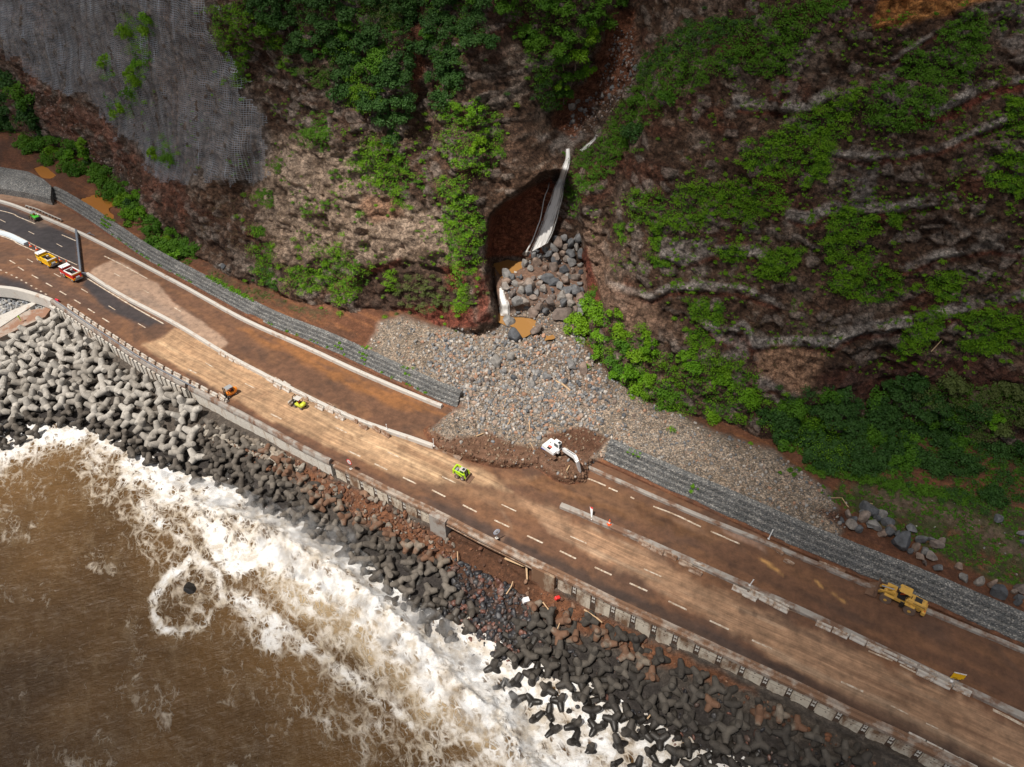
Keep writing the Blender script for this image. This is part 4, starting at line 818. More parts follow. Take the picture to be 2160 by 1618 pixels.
for key,mt,(L_,a,b_,n_,vx,sm) in (('pale',mt_pale,(2.1,.80,.52,14,.07,1)),('block',mt_pale,(2.15,1.15,.80,6,.08,1)),('mid',mt_mid,(1.55,.64,.40,18,.06,2)),('dark',mt_dark,(1.65,.62,.38,18,.06,2)),('mud',mt_mud,(1.55,.64,.40,18,.06,2))):
    me=tetra_mesh('tetrapod_'+key,L_,a,b_,n_,vx,sm); me.materials.append(mt); tm[key]=me
ZA=[(-60,770),(0,735),(100,672),(140,655),(175,690),(210,728),(250,770),(335,818),(400,852),(440,885),(440,960),(430,1010),(390,1008),(330,985),(290,968),(250,938),(180,903),(100,903),(60,925),(-60,965)]
ZBk=[(0,735),(100,672),(140,655),(175,690),(200,735),(120,760),(60,800),(0,830),(-60,830),(-60,770)]
ZB=[(440,885),(520,925),(600,965),(640,1000),(720,1060),(800,1110),(870,1150),(930,1165),(960,1210),(960,1250),(1000,1275),(1005,1330),(960,1350),(900,1335),(830,1275),(760,1205),(700,1150),(640,1118),(560,1082),(480,1022),(440,1015)]
ZC=[(1120,1270),(1180,1290),(1250,1300),(1330,1345),(1440,1400),(1560,1465),(1680,1520),(1780,1570),(1900,1640),(2000,1720),(1700,1720),(1420,1680),(1280,1610),(1190,1560),(1090,1500),(1045,1440),(1040,1400),(1080,1340)]
taken=[]
def scatter(poly,dmin,zoff,tries,seed,zf,exist):
    r=np.random.default_rng(seed); q=np.array(poly,float); x0,y0=q.min(0); x1,y1=q.max(0); out=[]
    X=r.uniform(x0,x1,tries); Y=r.uniform(y0,y1,tries); ok=inside(X,Y,q); X,Y=X[ok],Y[ok]; Z=zf(X,Y); Pn=unp(X,Y,Z+zoff)
    cell_={}
    def key(p): return (int(p[0]//dmin),int(p[1]//dmin))
    for e in exist: cell_.setdefault(key(e),[]).append(e)
    for x_,y_,p in zip(X,Y,Pn):
        k=key(p); bad=False
        for a in (-1,0,1):
            for b in (-1,0,1):
                for e in cell_.get((k[0]+a,k[1]+b),()):
                    if (e[0]-p[0])**2+(e[1]-p[1])**2<dmin*dmin: bad=True;break
                if bad:break
            if bad:break
        if not bad: cell_.setdefault(k,[]).append(p); out.append((x_,y_,p)); exist.append(p)
    return out
ex=[]
cand=[(x,y,p,'C') for x,y,p in scatter(ZC,2.15,1.0,9000,3,shore_z,ex)]+[(x,y,p,'B') for x,y,p in scatter(ZB,1.95,.75,9000,4,shore_z,ex)]+[(x,y,p,'A') for x,y,p in scatter(ZA,2.45,1.1,9000,5,shore_z,ex)]
print('tetrapods',len(cand))
mudpoly=np.array([(560,950),(700,1010),(860,1100),(960,1160),(960,1200),(900,1190),(800,1130),(700,1090),(620,1040)],float); mudC=np.array([(1120,1270),(1330,1345),(1560,1465),(1800,1570),(1760,1590),(1540,1500),(1300,1400),(1150,1330)],float)
vis=[c for c in cand if -20<c[0]<2180 and c[1]<1640]
vis.sort(key=lambda c:np.linalg.norm(c[2]-np.array([0,0,CH])))
main=vis[:300]; rest=vis[300:]
def tkind(c):
    x,y=np.array([c[0]]),np.array([c[1]])
    if c[3]=='A':
        if inside(x,y,ZBk)[0] : return 'block'
        yw=np.interp(c[0],[p[0] for p in WATER],[p[1] for p in WATER]); return 'pale' if (c[1]<yw-38 and c[0]<425) else 'mid'
    if c[3]=='B': return 'mud' if inside(x,y,mudpoly)[0] else 'mid'
    return 'mud' if inside(x,y,mudC)[0] and random.random()<.6 else 'dark'
LABT={('pale','A'):'dry pale grey tetrapod in the sunlit heap below the ribbed sea wall',('block','A'):'large angular pale tetrapod at the top of the heap beside the ramp',('mid','A'):'brown grey tetrapod at the water edge of the left heap',('mid','B'):'weathered brown tetrapod in the middle slope below the quilted sea wall',('mud','B'):'orange mud coated tetrapod near the muddied sea wall foot',('dark','C'):'wet black-brown tetrapod in the lower right breakwater among white foam',('mud','C'):'reddish mud smeared tetrapod under the long right sea wall'}
GRT={'A':'tetrapods of the left heap','B':'tetrapods of the middle slope','C':'tetrapods of the lower right breakwater'}
def trot():
    return Euler((random.uniform(0,6.28),random.uniform(0,6.28),random.uniform(0,6.28)))
for c in main:
    k=tkind(c); o=bpy.data.objects.new('tetrapod',tm[k]); COL.objects.link(o); s=random.uniform(.92,1.06)
    o.location=(c[2][0],c[2][1],c[2][2]+random.uniform(-.25,.35)); e_=trot(); o.rotation_euler=e_; o.scale=(s,)*3
    up_=max((e_.to_matrix()@Vector(d).normalized()).z for d in ((1,1,1),(-1,-1,1),(-1,1,-1),(1,-1,-1))); pose='with one leg upright' if up_>.93 else ('lying over' if up_>.8 else 'with two legs raised')
    yw_=np.interp(c[0],[p[0] for p in WALLB],[p[1] for p in WALLB]); ye_=np.interp(c[0],[p[0] for p in WATER],[p[1] for p in WATER]); a_=(c[1]-yw_)/(ye_-yw_)
    pose+=' '+('small' if s<.99 else 'large') if 0 else ''
    dep='at the wall foot' if a_<.25 else ('high on the slope' if a_<.5 else ('low on the slope' if a_<.78 else 'in the foam'))
    lx=next(t for xx,t in ((200,'by the ramp'),(330,'under the ribbed wall'),(430,'left of the orange forklift'),(520,'under the orange forklift'),(620,'under the lime forklift'),(720,'left of the round sign'),(800,'under the round sign'),(900,'left of the bridge pier'),(1000,'under the bridge pier'),(1130,'under the bridge'),(1230,'under the abutment'),(1330,'just right of the abutment'),(1430,'below the fourth white dash right of the bridge'),(1530,'below the middle wall'),(1650,'left of the bottom right corner'),(9999,'near the bottom right corner')) if c[0]<xx)
    nm_={'pale':'dry pale tetrapod','block':'big angular tetrapod','mid':'brown tetrapod','mud':'muddied tetrapod','dark':'wet black tetrapod'}[k]
    tag(o,' '.join(('%s %s %s, %s'%(nm_,dep,lx,pose)).split()[:16]),'tetrapod',GRT[c[3]])
def mesh_arrays(me):
    V=np.zeros(len(me.vertices)*3,np.float32); me.vertices.foreach_get('co',V); me.calc_loop_triangles(); F=np.zeros(len(me.loop_triangles)*3,np.int32); me.loop_triangles.foreach_get('vertices',F); return V.reshape(-1,3),F.reshape(-1,3)
def merged(name,items,mat,col=None,kind='stuff',label=None,cat=None,sm_=True):
    """items: (V,F,loc,rot matrix,scale[,colour])"""
    Vs=[];Fs=[];Cs=[];b=0
    for V,F,loc,Rm,s,*cc_ in items:
        v=(V*s)@np.array(Rm).T+np.array(loc); Vs.append(v); Fs.append(F+b); b+=len(V)
        if cc_: Cs.append(np.broadcast_to(np.array(cc_[0]),(len(V),3)))
    if not Vs: return None
    o=npmesh(name,np.vstack(Vs),np.vstack(Fs),mat,sm_,np.vstack(Cs) if Cs else None); return tag(o,label,cat,kind=kind)
tl=tetra_mesh('tetra_stuff',2.1,.78,.50,12); tlm=tetra_mesh('tetra_stuff2',1.55,.64,.40,12)
# a low detail tetrapod for the ones beyond the nearest three hundred
def lowtet():
    mb=MB()
    for d in ((1,1,1),(-1,-1,1),(-1,1,-1),(1,-1,-1)):
        v=Vector(d).normalized(); mb.cyl((0,0,0),v*1.9,.78,.52,9)
    me=bpy.data.meshes.new('t'); mb.bm.to_mesh(me); mb.bm.free(); return mesh_arrays(me)
LT=lowtet(); LTa=mesh_arrays(tl); LTm=mesh_arrays(tlm); Rn=lambda: np.array(trot().to_matrix())
print('rest',[sum(c[3]==k for c in rest) for k in 'ABC'])
o=merged('tetrapod_heap_middle',[(*LTm,c[2],Rn(),random.uniform(.92,1.05)) for c in rest if c[3]!='A' or c[1]>np.interp(c[0],[p[0] for p in WATER],[p[1] for p in WATER])-38 or c[0]>425],mt_mid,label='mass of brown tetrapods farther back on the middle slope',cat='tetrapods',sm_=False)
o=merged('tetrapod_heap',[(*LTa,c[2],Rn(),random.uniform(.95,1.12)) for c in rest if c[3]=='A' and c[1]<=np.interp(c[0],[p[0] for p in WATER],[p[1] for p in WATER])-38 and c[0]<=425],mt_pale,label='mass of dry pale tetrapods farther back in the left heap',cat='tetrapods',sm_=False)
# the lower layer, seen only in the gaps
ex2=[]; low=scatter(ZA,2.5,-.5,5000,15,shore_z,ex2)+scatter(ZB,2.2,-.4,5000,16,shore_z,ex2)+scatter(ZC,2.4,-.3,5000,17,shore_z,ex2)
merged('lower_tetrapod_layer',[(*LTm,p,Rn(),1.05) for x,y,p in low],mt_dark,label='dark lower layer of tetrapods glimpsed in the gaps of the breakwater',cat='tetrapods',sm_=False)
# ================================================================ ROCKS
def rock_mesh(name,sub,cuts,seed,sq=(1,.8,.7),ns=.12):
    r=np.random.default_rng(seed); bm=bmesh.new(); bmesh.ops.create_icosphere(bm,subdivisions=sub,radius=1); V=np.array([v.co[:] for v in bm.verts]); F=np.array([[v.index for v in f.verts] for f in bm.faces]); bm.free()
    for _ in range(cuts):
        d=r.normal(size=3); d/=np.linalg.norm(d); h=r.uniform(.45,.82); k=V@d; m_=k>h; V[m_]-=np.outer(k[m_]-h,d)
    V=V*np.array(sq)*(1+ns*fbm(V[:,0]*2+seed,V[:,1]*2,V[:,2]*2,3,seed))[:,None]; return V,F
m,n,b=newmat('boulder_stone'); m_bould=m; op=coord(n); ob=N(n,'ShaderNodeObjectInfo').outputs['Random']
c=ramp(n,ob,[(0,(.075,.08,.09)),(.35,(.15,.15,.155)),(.6,(.23,.215,.20)),(.8,(.23,.165,.13)),(1.,(.11,.095,.09))]); c=mixc(n,c,ramp(n,noise(n,op,1.6,7,.7),[(.3,.5),(.5,1.),(.72,1.6)]),1.0,'MULTIPLY')
n.links.new(c,b.inputs['Base Color']); b.inputs['Roughness'].default_value=.85; bump(n,b,noise(n,op,3,7,.7),.7,.15)
m,n,b=newmat('rubble_stone'); m_rub=m; a=N(n,'ShaderNodeVertexColor',layer_name='Col').outputs[0]; n.links.new(mixc(n,a,ramp(n,noise(n,geo(n),2.2,6,.7),[(.3,.6),(.5,1.),(.7,1.4)]),1.0,'MULTIPLY'),b.inputs['Base Color']); b.inputs['Roughness'].default_value=.9
m,n,b=newmat('wet_black_stone'); m_wet=m; a=N(n,'ShaderNodeVertexColor',layer_name='Col').outputs[0]; n.links.new(a,b.inputs['Base Color']); b.inputs['Roughness'].default_value=.5
RK=[rock_mesh('r',3,15,s,(1,.7+.25*(s%3)/2,.6+.1*(s%4)),.05) for s in range(20,28)]
RKm=[]
for i,(V,F) in enumerate(RK):
    me=bpy.data.meshes.new('boulder_%d'%i); me.from_pydata(V.tolist(),[],F.tolist()); me.materials.append(m_bould); RKm.append(me)
    for p_ in me.polygons: p_.use_smooth=False
RL=[rock_mesh('r',1,7,s,(1,.8,.65),.12) for s in range(40,48)]; RM2=[rock_mesh('r',2,10,s,(1,.8,.65),.12) for s in range(50,56)]
def boulder(px,py,r,label,group,surf='land',sink=.3,z=None,idx=None):
    if surf=='land': P0=land_at(px,py)
    elif surf=='shore': P0=unp(px,py,shore_z(np.array(float(px)),np.array(float(py))))
    else: P0=unp(px,py,z)
    o=bpy.data.objects.new('boulder',RKm[random.randrange(8) if idx is None else idx]); COL.objects.link(o); o.location=(P0[0],P0[1],P0[2]+r*(.7-sink)); o.rotation_euler=trot(); o.scale=(r,)*3; tag(o,label,'boulder',group); return o
# named big ones
for x,y,r,lab in ((1075,684,2.1,'big pale grey boulder at the left edge of the lower brown pool'),(1089,716,2.3,'flat pale boulder just below the lower brown pool'),(1128,703,2.2,'large dark and tan boulder right of the lower brown pool'),(1185,668,2.6,'tall blue-grey boulder at the foot of the rock pile'),(1106,562,1.8,'dark boulder standing at the right edge of the upper pool'),(1140,548,1.8,'pale split boulder under the waterfall foot'),(1174,556,1.9,'pale angular boulder in the middle of the upper rock pile'),(1070,600,1.8,'brown rounded boulder left of the rock pile outlet'),(1116,605,2.3,'long brown boulder across the middle of the rock pile'),(1045,768,2.0,'dark split boulder in the centre of the gravel fan'),(1080,758,1.4,'grey block beside the split boulder in the gravel fan'),(1205,775,1.9,'pink-grey boulder at the right rim of the gravel fan'),(1232,783,1.6,'dark boulder against the foot of the bushes'),(1155,800,1.4,'pale boulder near the driftwood log'),(405,1240,2.6,'lone dark rock in the ring of foam out at sea')):
    if y==1240:
        P0=unp(x,y,SEA); o=bpy.data.objects.new('boulder',RKm[2]); COL.objects.link(o); o.location=(P0[0],P0[1],SEA-.5); o.rotation_euler=(.5,.4,1.6); o.scale=(2.3,2.6,2.6); o.data=RKm[4].copy(); o.data.materials[0]=mt_dark; tag(o,lab,'boulder')
    else: boulder(x,y,r,lab,None)
pts=[(random.uniform(1050,1228),random.uniform(505,665)) for _ in range(900)]; used=[(1075,684),(1106,562),(1140,548),(1174,556),(1070,600),(1116,605),(1185,668)]; nb_=0
for x,y in pts:
    if (x<1110 and y<580) or (x<1060 and y>575) or (y<530 and x<1150) or (1050<x<1090 and y>625): continue
    if all((x-a)**2+((y-b)*1.2)**2>14**2 for a,b in used) and nb_<78:
        used.append((x,y)); nb_+=1; boulder(x,y,random.uniform(.9,1.9),'angular grey boulder in the rock pile under the waterfall, '+part_of(x,y,[(1050,505),(1228,665)])+' of it','boulders of the rock pile under the waterfall')
nb_=0; used=[(1045,768),(1080,758),(1205,775),(1232,783),(1155,800),(1089,716),(1128,703)]
fanc=np.array([(960,700),(1050,700),(1230,700),(1300,830),(1420,930),(1300,945),(1150,900),(1040,900),(960,880),(1000,830),(900,780),(930,720)],float)
for _ in range(6000):
    x,y=random.uniform(900,1420),random.uniform(695,945)
    if not inside(np.array([x]),np.array([y]),fanc)[0] or inside(np.array([x]),np.array([y]),np.array(POOL2,float))[0]: continue
    w_=math.exp(-((x-1130)/150)**2-((y-800)/90)**2)
    if random.random()>w_+.12: continue
    if all((x-a)**2+((y-b)*1.2)**2>12**2 for a,b in used) and nb_<100:
        used.append((x,y)); nb_+=1; boulder(x,y,random.uniform(.35,.6)+.55*w_*random.random(),'boulder strewn on the gravel fan below the pools, '+part_of(x,y,fanc)+' of it','boulders strewn on the gravel fan')
for x,y,r in ((1787,1090,1.4),(1792,1113,1.4),(1830,1077,1.9),(1822,1095,1.3),(1848,1095,1.1),(1843,1113,1.7),(1870,1104,1.3),(1862,1128,1.1),(1875,1128,1.2),(1893,1130,1.1),(1920,1118,1.4),(1812,1118,1.0),(1938,1142,1.5),(1962,1140,.9),(1970,1153,1.5),(1985,1145,.9),(1962,1180,1.5),(1940,1176,.9),(1976,1201,1.1),(1920,1165,.7),(2020,1200,1.0),(2030,1222,1.0),(2064,1228,1.2),(2092,1236,1.4),(2108,1255,1.6),(2150,1248,1.2),(2148,1262,1.1),(2146,1272,1.0),(2138,1250,.8),(2106,1098,1.0),(2150,1127,.9),(2155,1145,.6),(1800,1100,.9),(1835,1112,1.2),(1856,1086,1.2),(1880,1118,1.0),(1905,1132,.9),(1930,1160,1.1),(1952,1165,.9),(1950,1190,.8),(1816,1083,1.0),(1775,1100,.8)):
    boulder(x,y,r,'weathered boulder in the line between stream and grass, '+part_of(x,y,[(1780,1070),(2155,1275)])+' of it','boulders along the stream on the right')
boulder(1899,1152,2.3,'biggest pale blue-grey cracked boulder in the stream on the right',None)
for x,y,r in ((478,566,1.0),(488,570,.9),(470,560,.7),(1222,218,1.0),(1243,217,1.0),(1206,228,1.6),(1228,237,1.1),(1214,252,.9),(1236,238,.9),(1290,208,1.0),(1295,192,.9),(1332,163,1.0),(1345,150,1.1),(1275,205,.9),(1310,200,.8),(1215,262,.8)):
    boulder(x,y,r,'grey boulder resting on the slope above or beside the cliff foot' if x<500 else 'grey boulder resting in the red gully above the waterfall','boulders on the slopes')
# --- rubble, one mass
items=[]; pal=[(.17,.175,.185),(.25,.245,.24),(.11,.115,.125),(.34,.31,.28),(.30,.22,.17),(.42,.38,.34),(.33,.19,.125),(.21,.20,.195)]
def rubble(poly,num,r0,r1,seed,pal_=pal,surf='land',sk=.35,lod=RL,dens=None):
    r=np.random.default_rng(seed); q=np.array(poly,float); x0,y0=q.min(0); x1,y1=q.max(0); X=r.uniform(x0,x1,num*4); Y=r.uniform(y0,y1,num*4); ok=inside(X,Y,q)
    if dens is not None: ok&=r.random(len(X))<dens(X,Y)
    X,Y=X[ok][:num],Y[ok][:num]
    P_=land_at(X,Y) if surf=='land' else unp(X,Y,shore_z(X,Y)); out=[]
    for i in range(len(X)):
        s=r0+(r1-r0)*r.random()**2.6; V,F=lod[r.integers(len(lod))]; c_=np.array(pal_[r.integers(len(pal_))])*r.uniform(.75,1.25)
        out.append((V,F,P_[i]+np.array([0,0,s*(.5-sk)]),np.array(Euler(r.uniform(0,6.3,3)).to_matrix()),s,c_))
    return out
nomud=lambda X,Y: ~inside(X,Y,np.array(POOL2,float))&~(inside(X,Y,np.array(EXC,float))&(fbm(X/9,Y/9,None,3,9)>-.35))
items+=rubble(FAN,5200,.16,.62,1,dens=lambda X,Y:np.clip(.25+np.exp(-((X-1090)/190)**2-((Y-800)/110)**2),0,1)*nomud(X,Y))
items+=rubble([(900,700),(1050,705),(1230,710),(1290,830),(1250,940),(1100,920),(1000,880),(900,780)],1500,.35,.85,2,lod=RM2,dens=nomud)
merged('rubble',items,m_rub,label='grey and tan rubble covering the debris fan',cat='rubble')
merged('rock_pile_rubble',rubble([(1050,580),(1110,560),(1150,510),(1228,500),(1232,700),(1140,700),(1130,670),(1060,640)],260,.25,.6,3,lod=RM2),m_rub,label='small broken stones between the boulders under the waterfall',cat='rubble')
merged('gully_rubble',rubble([(1200,250),(1262,190),(1300,60),(1340,60),(1345,180),(1290,240),(1230,290),(1190,300)],420,.15,.6,4,[(.26,.2,.17),(.2,.17,.16),(.14,.13,.13)])+rubble([(60,180),(100,190),(330,400),(300,420),(120,280)],200,.2,.6,14,[(.2,.12,.1),(.26,.2,.17)]),m_rub,label='loose stones down the red gully above the waterfall',cat='rubble')
merged('mud_clods',rubble(EXC,900,.12,.5,5,[(.13,.07,.04),(.17,.10,.06),(.22,.16,.11),(.10,.05,.03)])+rubble([(1190,1000),(1240,985),(1232,1018),(1200,1020)],40,.3,.6,6,[(.13,.07,.04)]),m_rub,label='brown earth clods and stones in the dug over mud heap',cat='earth clods')
blackp=[(.03,.03,.034),(.05,.047,.048),(.09,.06,.05),(.025,.024,.028),(.13,.06,.045)]
merged('black_beach_stones',rubble([(930,1165),(1010,1200),(1110,1260),(1130,1330),(1060,1420),(1000,1400),(900,1340),(960,1260)],750,.35,.95,7,blackp,'shore',.2,RM2)+rubble([(430,1000),(640,1090),(900,1300),(1000,1400),(1200,1540),(1500,1680),(1300,1700),(900,1400),(600,1120)],300,.4,.8,8,blackp,'shore',.2,RM2)+rubble([(1130,1330),(1300,1380),(1700,1560),(1900,1660),(1700,1700),(1200,1540)],260,.3,.7,18,blackp,'shore',.0,RM2),m_wet,label='wet black beach stones washed by foam at the stream mouth',cat='stones')
mp=[(.16,.07,.036),(.12,.055,.032),(.19,.11,.07),(.09,.042,.025)]
merged('muddy_slope_stones',rubble([(430,895),(560,945),(700,1005),(900,1110),(960,1130),(970,1200),(860,1150),(700,1060),(560,990),(450,940)],1000,.3,.9,9,mp+[(.2,.17,.14)],'shore',.25,RM2)+rubble([(940,1120),(1060,1180),(1130,1230),(1300,1310),(1560,1450),(1900,1620),(1840,1620),(1540,1480),(1300,1370),(1120,1300),(980,1230)],480,.2,.7,10,mp,'shore',.3,RM2),m_rub,label='red mud covered stones below the sea wall and bridge',cat='stones')
merged('grey_bank_stones',rubble([(-20,615),(60,625),(110,650),(80,668),(40,650),(-20,690)],500,.4,.9,11,[(.3,.3,.3),(.22,.23,.25),(.38,.36,.33)],'shore',.0,RM2)+rubble([(440,890),(560,940),(640,985),(620,1000),(500,950),(430,925)],260,.5,1.1,12,[(.3,.27,.23),(.24,.2,.16)],'shore',.1,RM2),m_rub,label='grey bank of broken stones by the ramp and below the pale sea wall',cat='stones')
merged('meadow_stones',rubble(GRASS,90,.12,.4,13,[(.3,.28,.26),(.38,.36,.33),(.2,.19,.19)]),m_rub,label='scattered stones in the grass on the right',cat='stones')
# ================================================================ VEGETATION
def leafmat(name,c0,c1,c2):
    m,n,b=newmat(name); ob=N(n,'ShaderNodeObjectInfo').outputs['Random']; a=N(n,'ShaderNodeAttribute',attribute_name='tone').outputs['Fac']
    c=mixc(n,c0,c1,a); c=mixc(n,c,c2,math_(n,'MULTIPLY',ob,.7)); n.links.new(c,b.inputs['Base Color']); b.inputs['Roughness'].default_value=.6; b.inputs['Specular IOR Level'].default_value=.25
    tr=N(n,'ShaderNodeBsdfTranslucent'); n.links.new(c,tr.inputs['Color']); mx=N(n,'ShaderNodeMixShader'); mx.inputs[0].default_value=.25; n.links.new(b.outputs[0],mx.inputs[1]); n.links.new(tr.outputs[0],mx.inputs[2]); n.links.new(mx.outputs[0],n.nodes['Material Output'].inputs[0]); return m
LM={'b':leafmat('bright_leaves',(.060,.17,.006),(.15,.36,.012),(.20,.34,.012)),'d':leafmat('dark_leaves',(.018,.060,.012),(.05,.13,.02),(.06,.14,.03)),'m':leafmat('mid_green_leaves',(.035,.11,.008),(.09,.23,.014),(.11,.24,.015)),'y':leafmat('olive_leaves',(.09,.12,.03),(.14,.17,.05),(.12,.16,.04))}
m_bark=pmat('bark',(.13,.095,.07),.9,var=.3)
def crown_arrays(seed,nb_,nl,leaf,flat=.75):
    r=np.random.default_rng(seed); cs=[]
    for i in range(nb_):
        a=r.uniform(0,6.28); rr=math.sqrt(r.uniform(0,1))*.72; cs.append((rr*math.cos(a),rr*math.sin(a),flat*(.35+.5*(1-rr*rr))+r.uniform(-.15,.12),r.uniform(.20,.38)))
    V=[];T_=[]
    for cx,cy,cz,cr in cs:
        k=nl//nb_; d=r.normal(size=(k,3)); d/=np.linalg.norm(d,axis=1)[:,None]; d[:,2]=np.where(d[:,2]<-.2,-d[:,2],d[:,2])
        p=np.array([cx,cy,cz])+d*cr*(r.uniform(.62,1.12,(k,1)))
        nrm=d+r.normal(size=(k,3))*.55+np.array([0,0,.35]); nrm/=np.linalg.norm(nrm,axis=1)[:,None]
        t=np.cross(nrm,r.normal(size=(k,3))); t/=np.linalg.norm(t,axis=1)[:,None]; b_=np.cross(nrm,t); s=leaf*r.uniform(.6,1.35,(k,1))
        q=np.stack([p+t*s,p+b_*s*.6,p-t*s,p-b_*s*.6],1); V.append(q.reshape(-1,3)); tone=r.uniform(0,1,k)*.55+r.uniform(0,.45); T_.append(np.repeat(tone,4))
    V=np.vstack(V); T_=np.concatenate(T_); F=np.arange(len(V)).reshape(-1,4); return V,F,T_
CR={}
for key in LM:
    CR[key]=[]
    for s in range(4):
        V,F,T_=crown_arrays(100+s*7+ord(key),[9,13,16,11][s],[850,1100,1300,950][s],.075)
        o=npmesh('crown_proto',V,F,LM[key],False,attrs={'tone':T_}); me=o.data; bpy.data.objects.remove(o); CR[key].append(me)
TRK=[]
for s in range(3):
    random.seed(60+s); mb=MB(); mb.cyl((0,0,-.35),(.04,.02,.22),.06,.04,7)
    for k in range(5):
        a=k*1.3+random.random(); mb.cyl((.03,.02,.12+.03*k),(.5*math.cos(a),.5*math.sin(a),.45+.2*random.random()),.03,.010,5)
    me=bpy.data.meshes.new('trunk'); mb.bm.to_mesh(me); mb.bm.free(); me.materials.append(m_bark); TRK.append(me)
random.seed(11)
VEG=[]
def veg(poly,key,rad,label,group,n=None,dens=1.35,sc=(.75,1.25),name='shrub'):
    VEG.append((poly,key,rad*(1.45 if rad>=9 else 1.2),label,group,dens,sc,name))
F_='shrubs and trees at the cliff foot'; T0='trees on the upper slope'; K_='shrubs growing on the cliffs'
veg([(-40,150),(50,180),(75,240),(84,285),(60,308),(20,290),(-40,270)],'d',17,'dark bushy tree at the far left frame edge below the netting',F_)
veg([(70,300),(110,287),(150,292),(190,302),(220,352),(270,382),(300,425),(312,455),(280,445),(240,425),(190,372),(120,345),(80,330)],'m',14,'dense green shrub in the belt between puddles and netted cliff',F_)
veg([(255,405),(300,412),(340,470),(395,500),(422,540),(402,560),(350,548),(300,495),(262,445)],'m',15,'shrub in the belt behind the orange puddle at the cliff foot',F_)
for q in ([(272,35),(300,40),(343,55),(345,78),(318,90),(335,130),(310,165),(308,200),(285,250),(268,228),(283,180),(287,120),(282,80)],[(235,128),(250,140),(250,165),(230,175),(222,162)],[(225,192),(245,220),(250,248),(232,238)],[(330,292),(350,282),(370,312),(385,352),(350,355),(332,340)]): veg(q,'b',13,'bright green bush sprouting through the rockfall netting',K_)
veg([(455,30),(540,0),(550,60),(540,100),(530,130),(520,195),(503,178),(500,140),(472,110),(460,60)],'b',11,'bright bush along the right edge of the rockfall netting',K_)
veg([(545,-10),(870,-10),(882,40),(868,80),(878,120),(878,195),(866,230),(850,245),(850,290),(835,290),(815,265),(800,238),(770,243),(735,212),(722,168),(690,128),(650,118),(600,112),(562,88),(548,40)],'d',16,'dark green tree in the wood left of the narrow red gully at the top',T0,dens=1.25)
veg([(800,5),(850,5),(872,25),(865,60),(830,70),(800,40)],'y',13,'pale olive feathery tree at the top left of the narrow gully',T0)
for q in ([(595,132),(620,132),(640,160),(625,163)],[(560,60),(590,70),(600,105),(575,110)],[(700,90),(740,85),(750,120),(720,145)],[(725,160),(760,150),(770,215),(745,225)],[(760,190),(800,190),(795,240),(765,235)]): veg(q,'b',10,'bright green bush on the brown ledges right of the netting',K_)
veg([(650,148),(700,152),(700,182),(680,190),(656,172)],'y',9,'pale green bush on the brown ledges right of the netting',K_)
veg([(642,278),(700,247),(708,290),(698,320),(680,320),(652,300)],'m',11,'loose green shrub in the middle of the tan rock face',K_)
veg([(742,340),(790,300),(838,302),(868,330),(880,370),(862,400),(873,440),(852,442),(830,410),(800,388),(770,368),(748,355)],'b',12,'bright green shrub on the upper edge of the tan rock face',K_)
veg([(902,-10),(1005,-10),(1030,0),(1010,60),(1045,80),(1040,108),(1000,100),(990,150),(980,190),(960,208),(940,228),(932,190),(925,150),(912,120),(902,60)],'d',15,'dark tree on the spur right of the narrow red gully',T0,dens=1.25)
veg([(940,228),(980,215),(975,258),(950,258)],'b',9,'bright bush high on the green spur',K_)
veg([(940,285),(990,252),(1010,222),(1048,240),(1070,290),(1073,328),(1058,348),(1020,368),(980,358),(950,348),(942,310)],'b',14,'bright green tree spreading on the spur left of the waterfall',K_)
veg([(932,380),(980,372),(1000,402),(1012,440),(1030,470),(1028,508),(1010,540),(990,590),(985,640),(975,655),(966,600),(960,560),(950,520),(942,460),(950,430),(926,400)],'b',12,'bright green shrub in the column hanging down the spur',K_)
veg([(1040,-10),(1318,-10),(1300,35),(1262,75),(1252,128),(1238,168),(1200,180),(1190,208),(1150,190),(1122,150),(1112,100),(1080,60)],'m',15,'leafy tree in the wood between the spur and the red gully',T0,dens=1.25)
veg([(1150,140),(1190,180),(1200,215),(1170,235),(1140,230),(1125,180)],'d',12,'dark shrub hanging over the head of the waterfall gorge',K_)
veg([(1590,58),(1740,-10),(1800,15),(1700,60),(1660,150),(1620,165),(1560,148),(1480,178),(1420,208),(1380,248),(1325,305),(1290,330),(1300,240),(1335,190),(1400,140),(1480,110),(1560,72)],'m',14,'green tree in the diagonal wood above the right cliff',T0,dens=1.3)
veg([(1290,245),(1330,310),(1285,370),(1240,402),(1226,448),(1203,468),(1197,400),(1222,330),(1270,292)],'m',13,'green shrub fringing the right side of the waterfall',K_)
veg([(1360,120),(1420,70),(1500,40),(1590,50),(1540,80),(1470,110),(1400,140),(1345,180)],'d',13,'dark shrub along the gully rim at the top',T0)
for q in ([(1885,160),(1920,105),(1958,120),(1990,60),(2055,25),(2080,60),(2078,108),(2040,150),(2038,178),(1990,188),(1930,178)],[(1822,222),(1850,172),(1900,182),(1958,190),(1988,210),(1970,248),(1955,278),(1900,283),(1852,268),(1822,240)]): veg(q,'m',12,'green shrub in the patch below the orange rock layer',K_)
veg([(1565,300),(1620,292),(1680,252),(1790,200),(1818,184),(1800,240),(1780,278),(1750,318),(1730,348),(1718,368),(1650,376),(1600,368),(1565,348)],'b',12,'bright green shrub in the big sloping patch at the middle of the right cliff',K_)
for q in ([(1322,432),(1350,402),(1400,412),(1450,392),(1510,392),(1560,382),(1640,392),(1655,430),(1620,458),(1560,468),(1520,458),(1450,488),(1400,478),(1350,468),(1332,458)],[(1300,475),(1320,470),(1325,508),(1310,514)]): veg(q,'b',11,'bright green shrub in the patchy strip across the right cliff',K_)
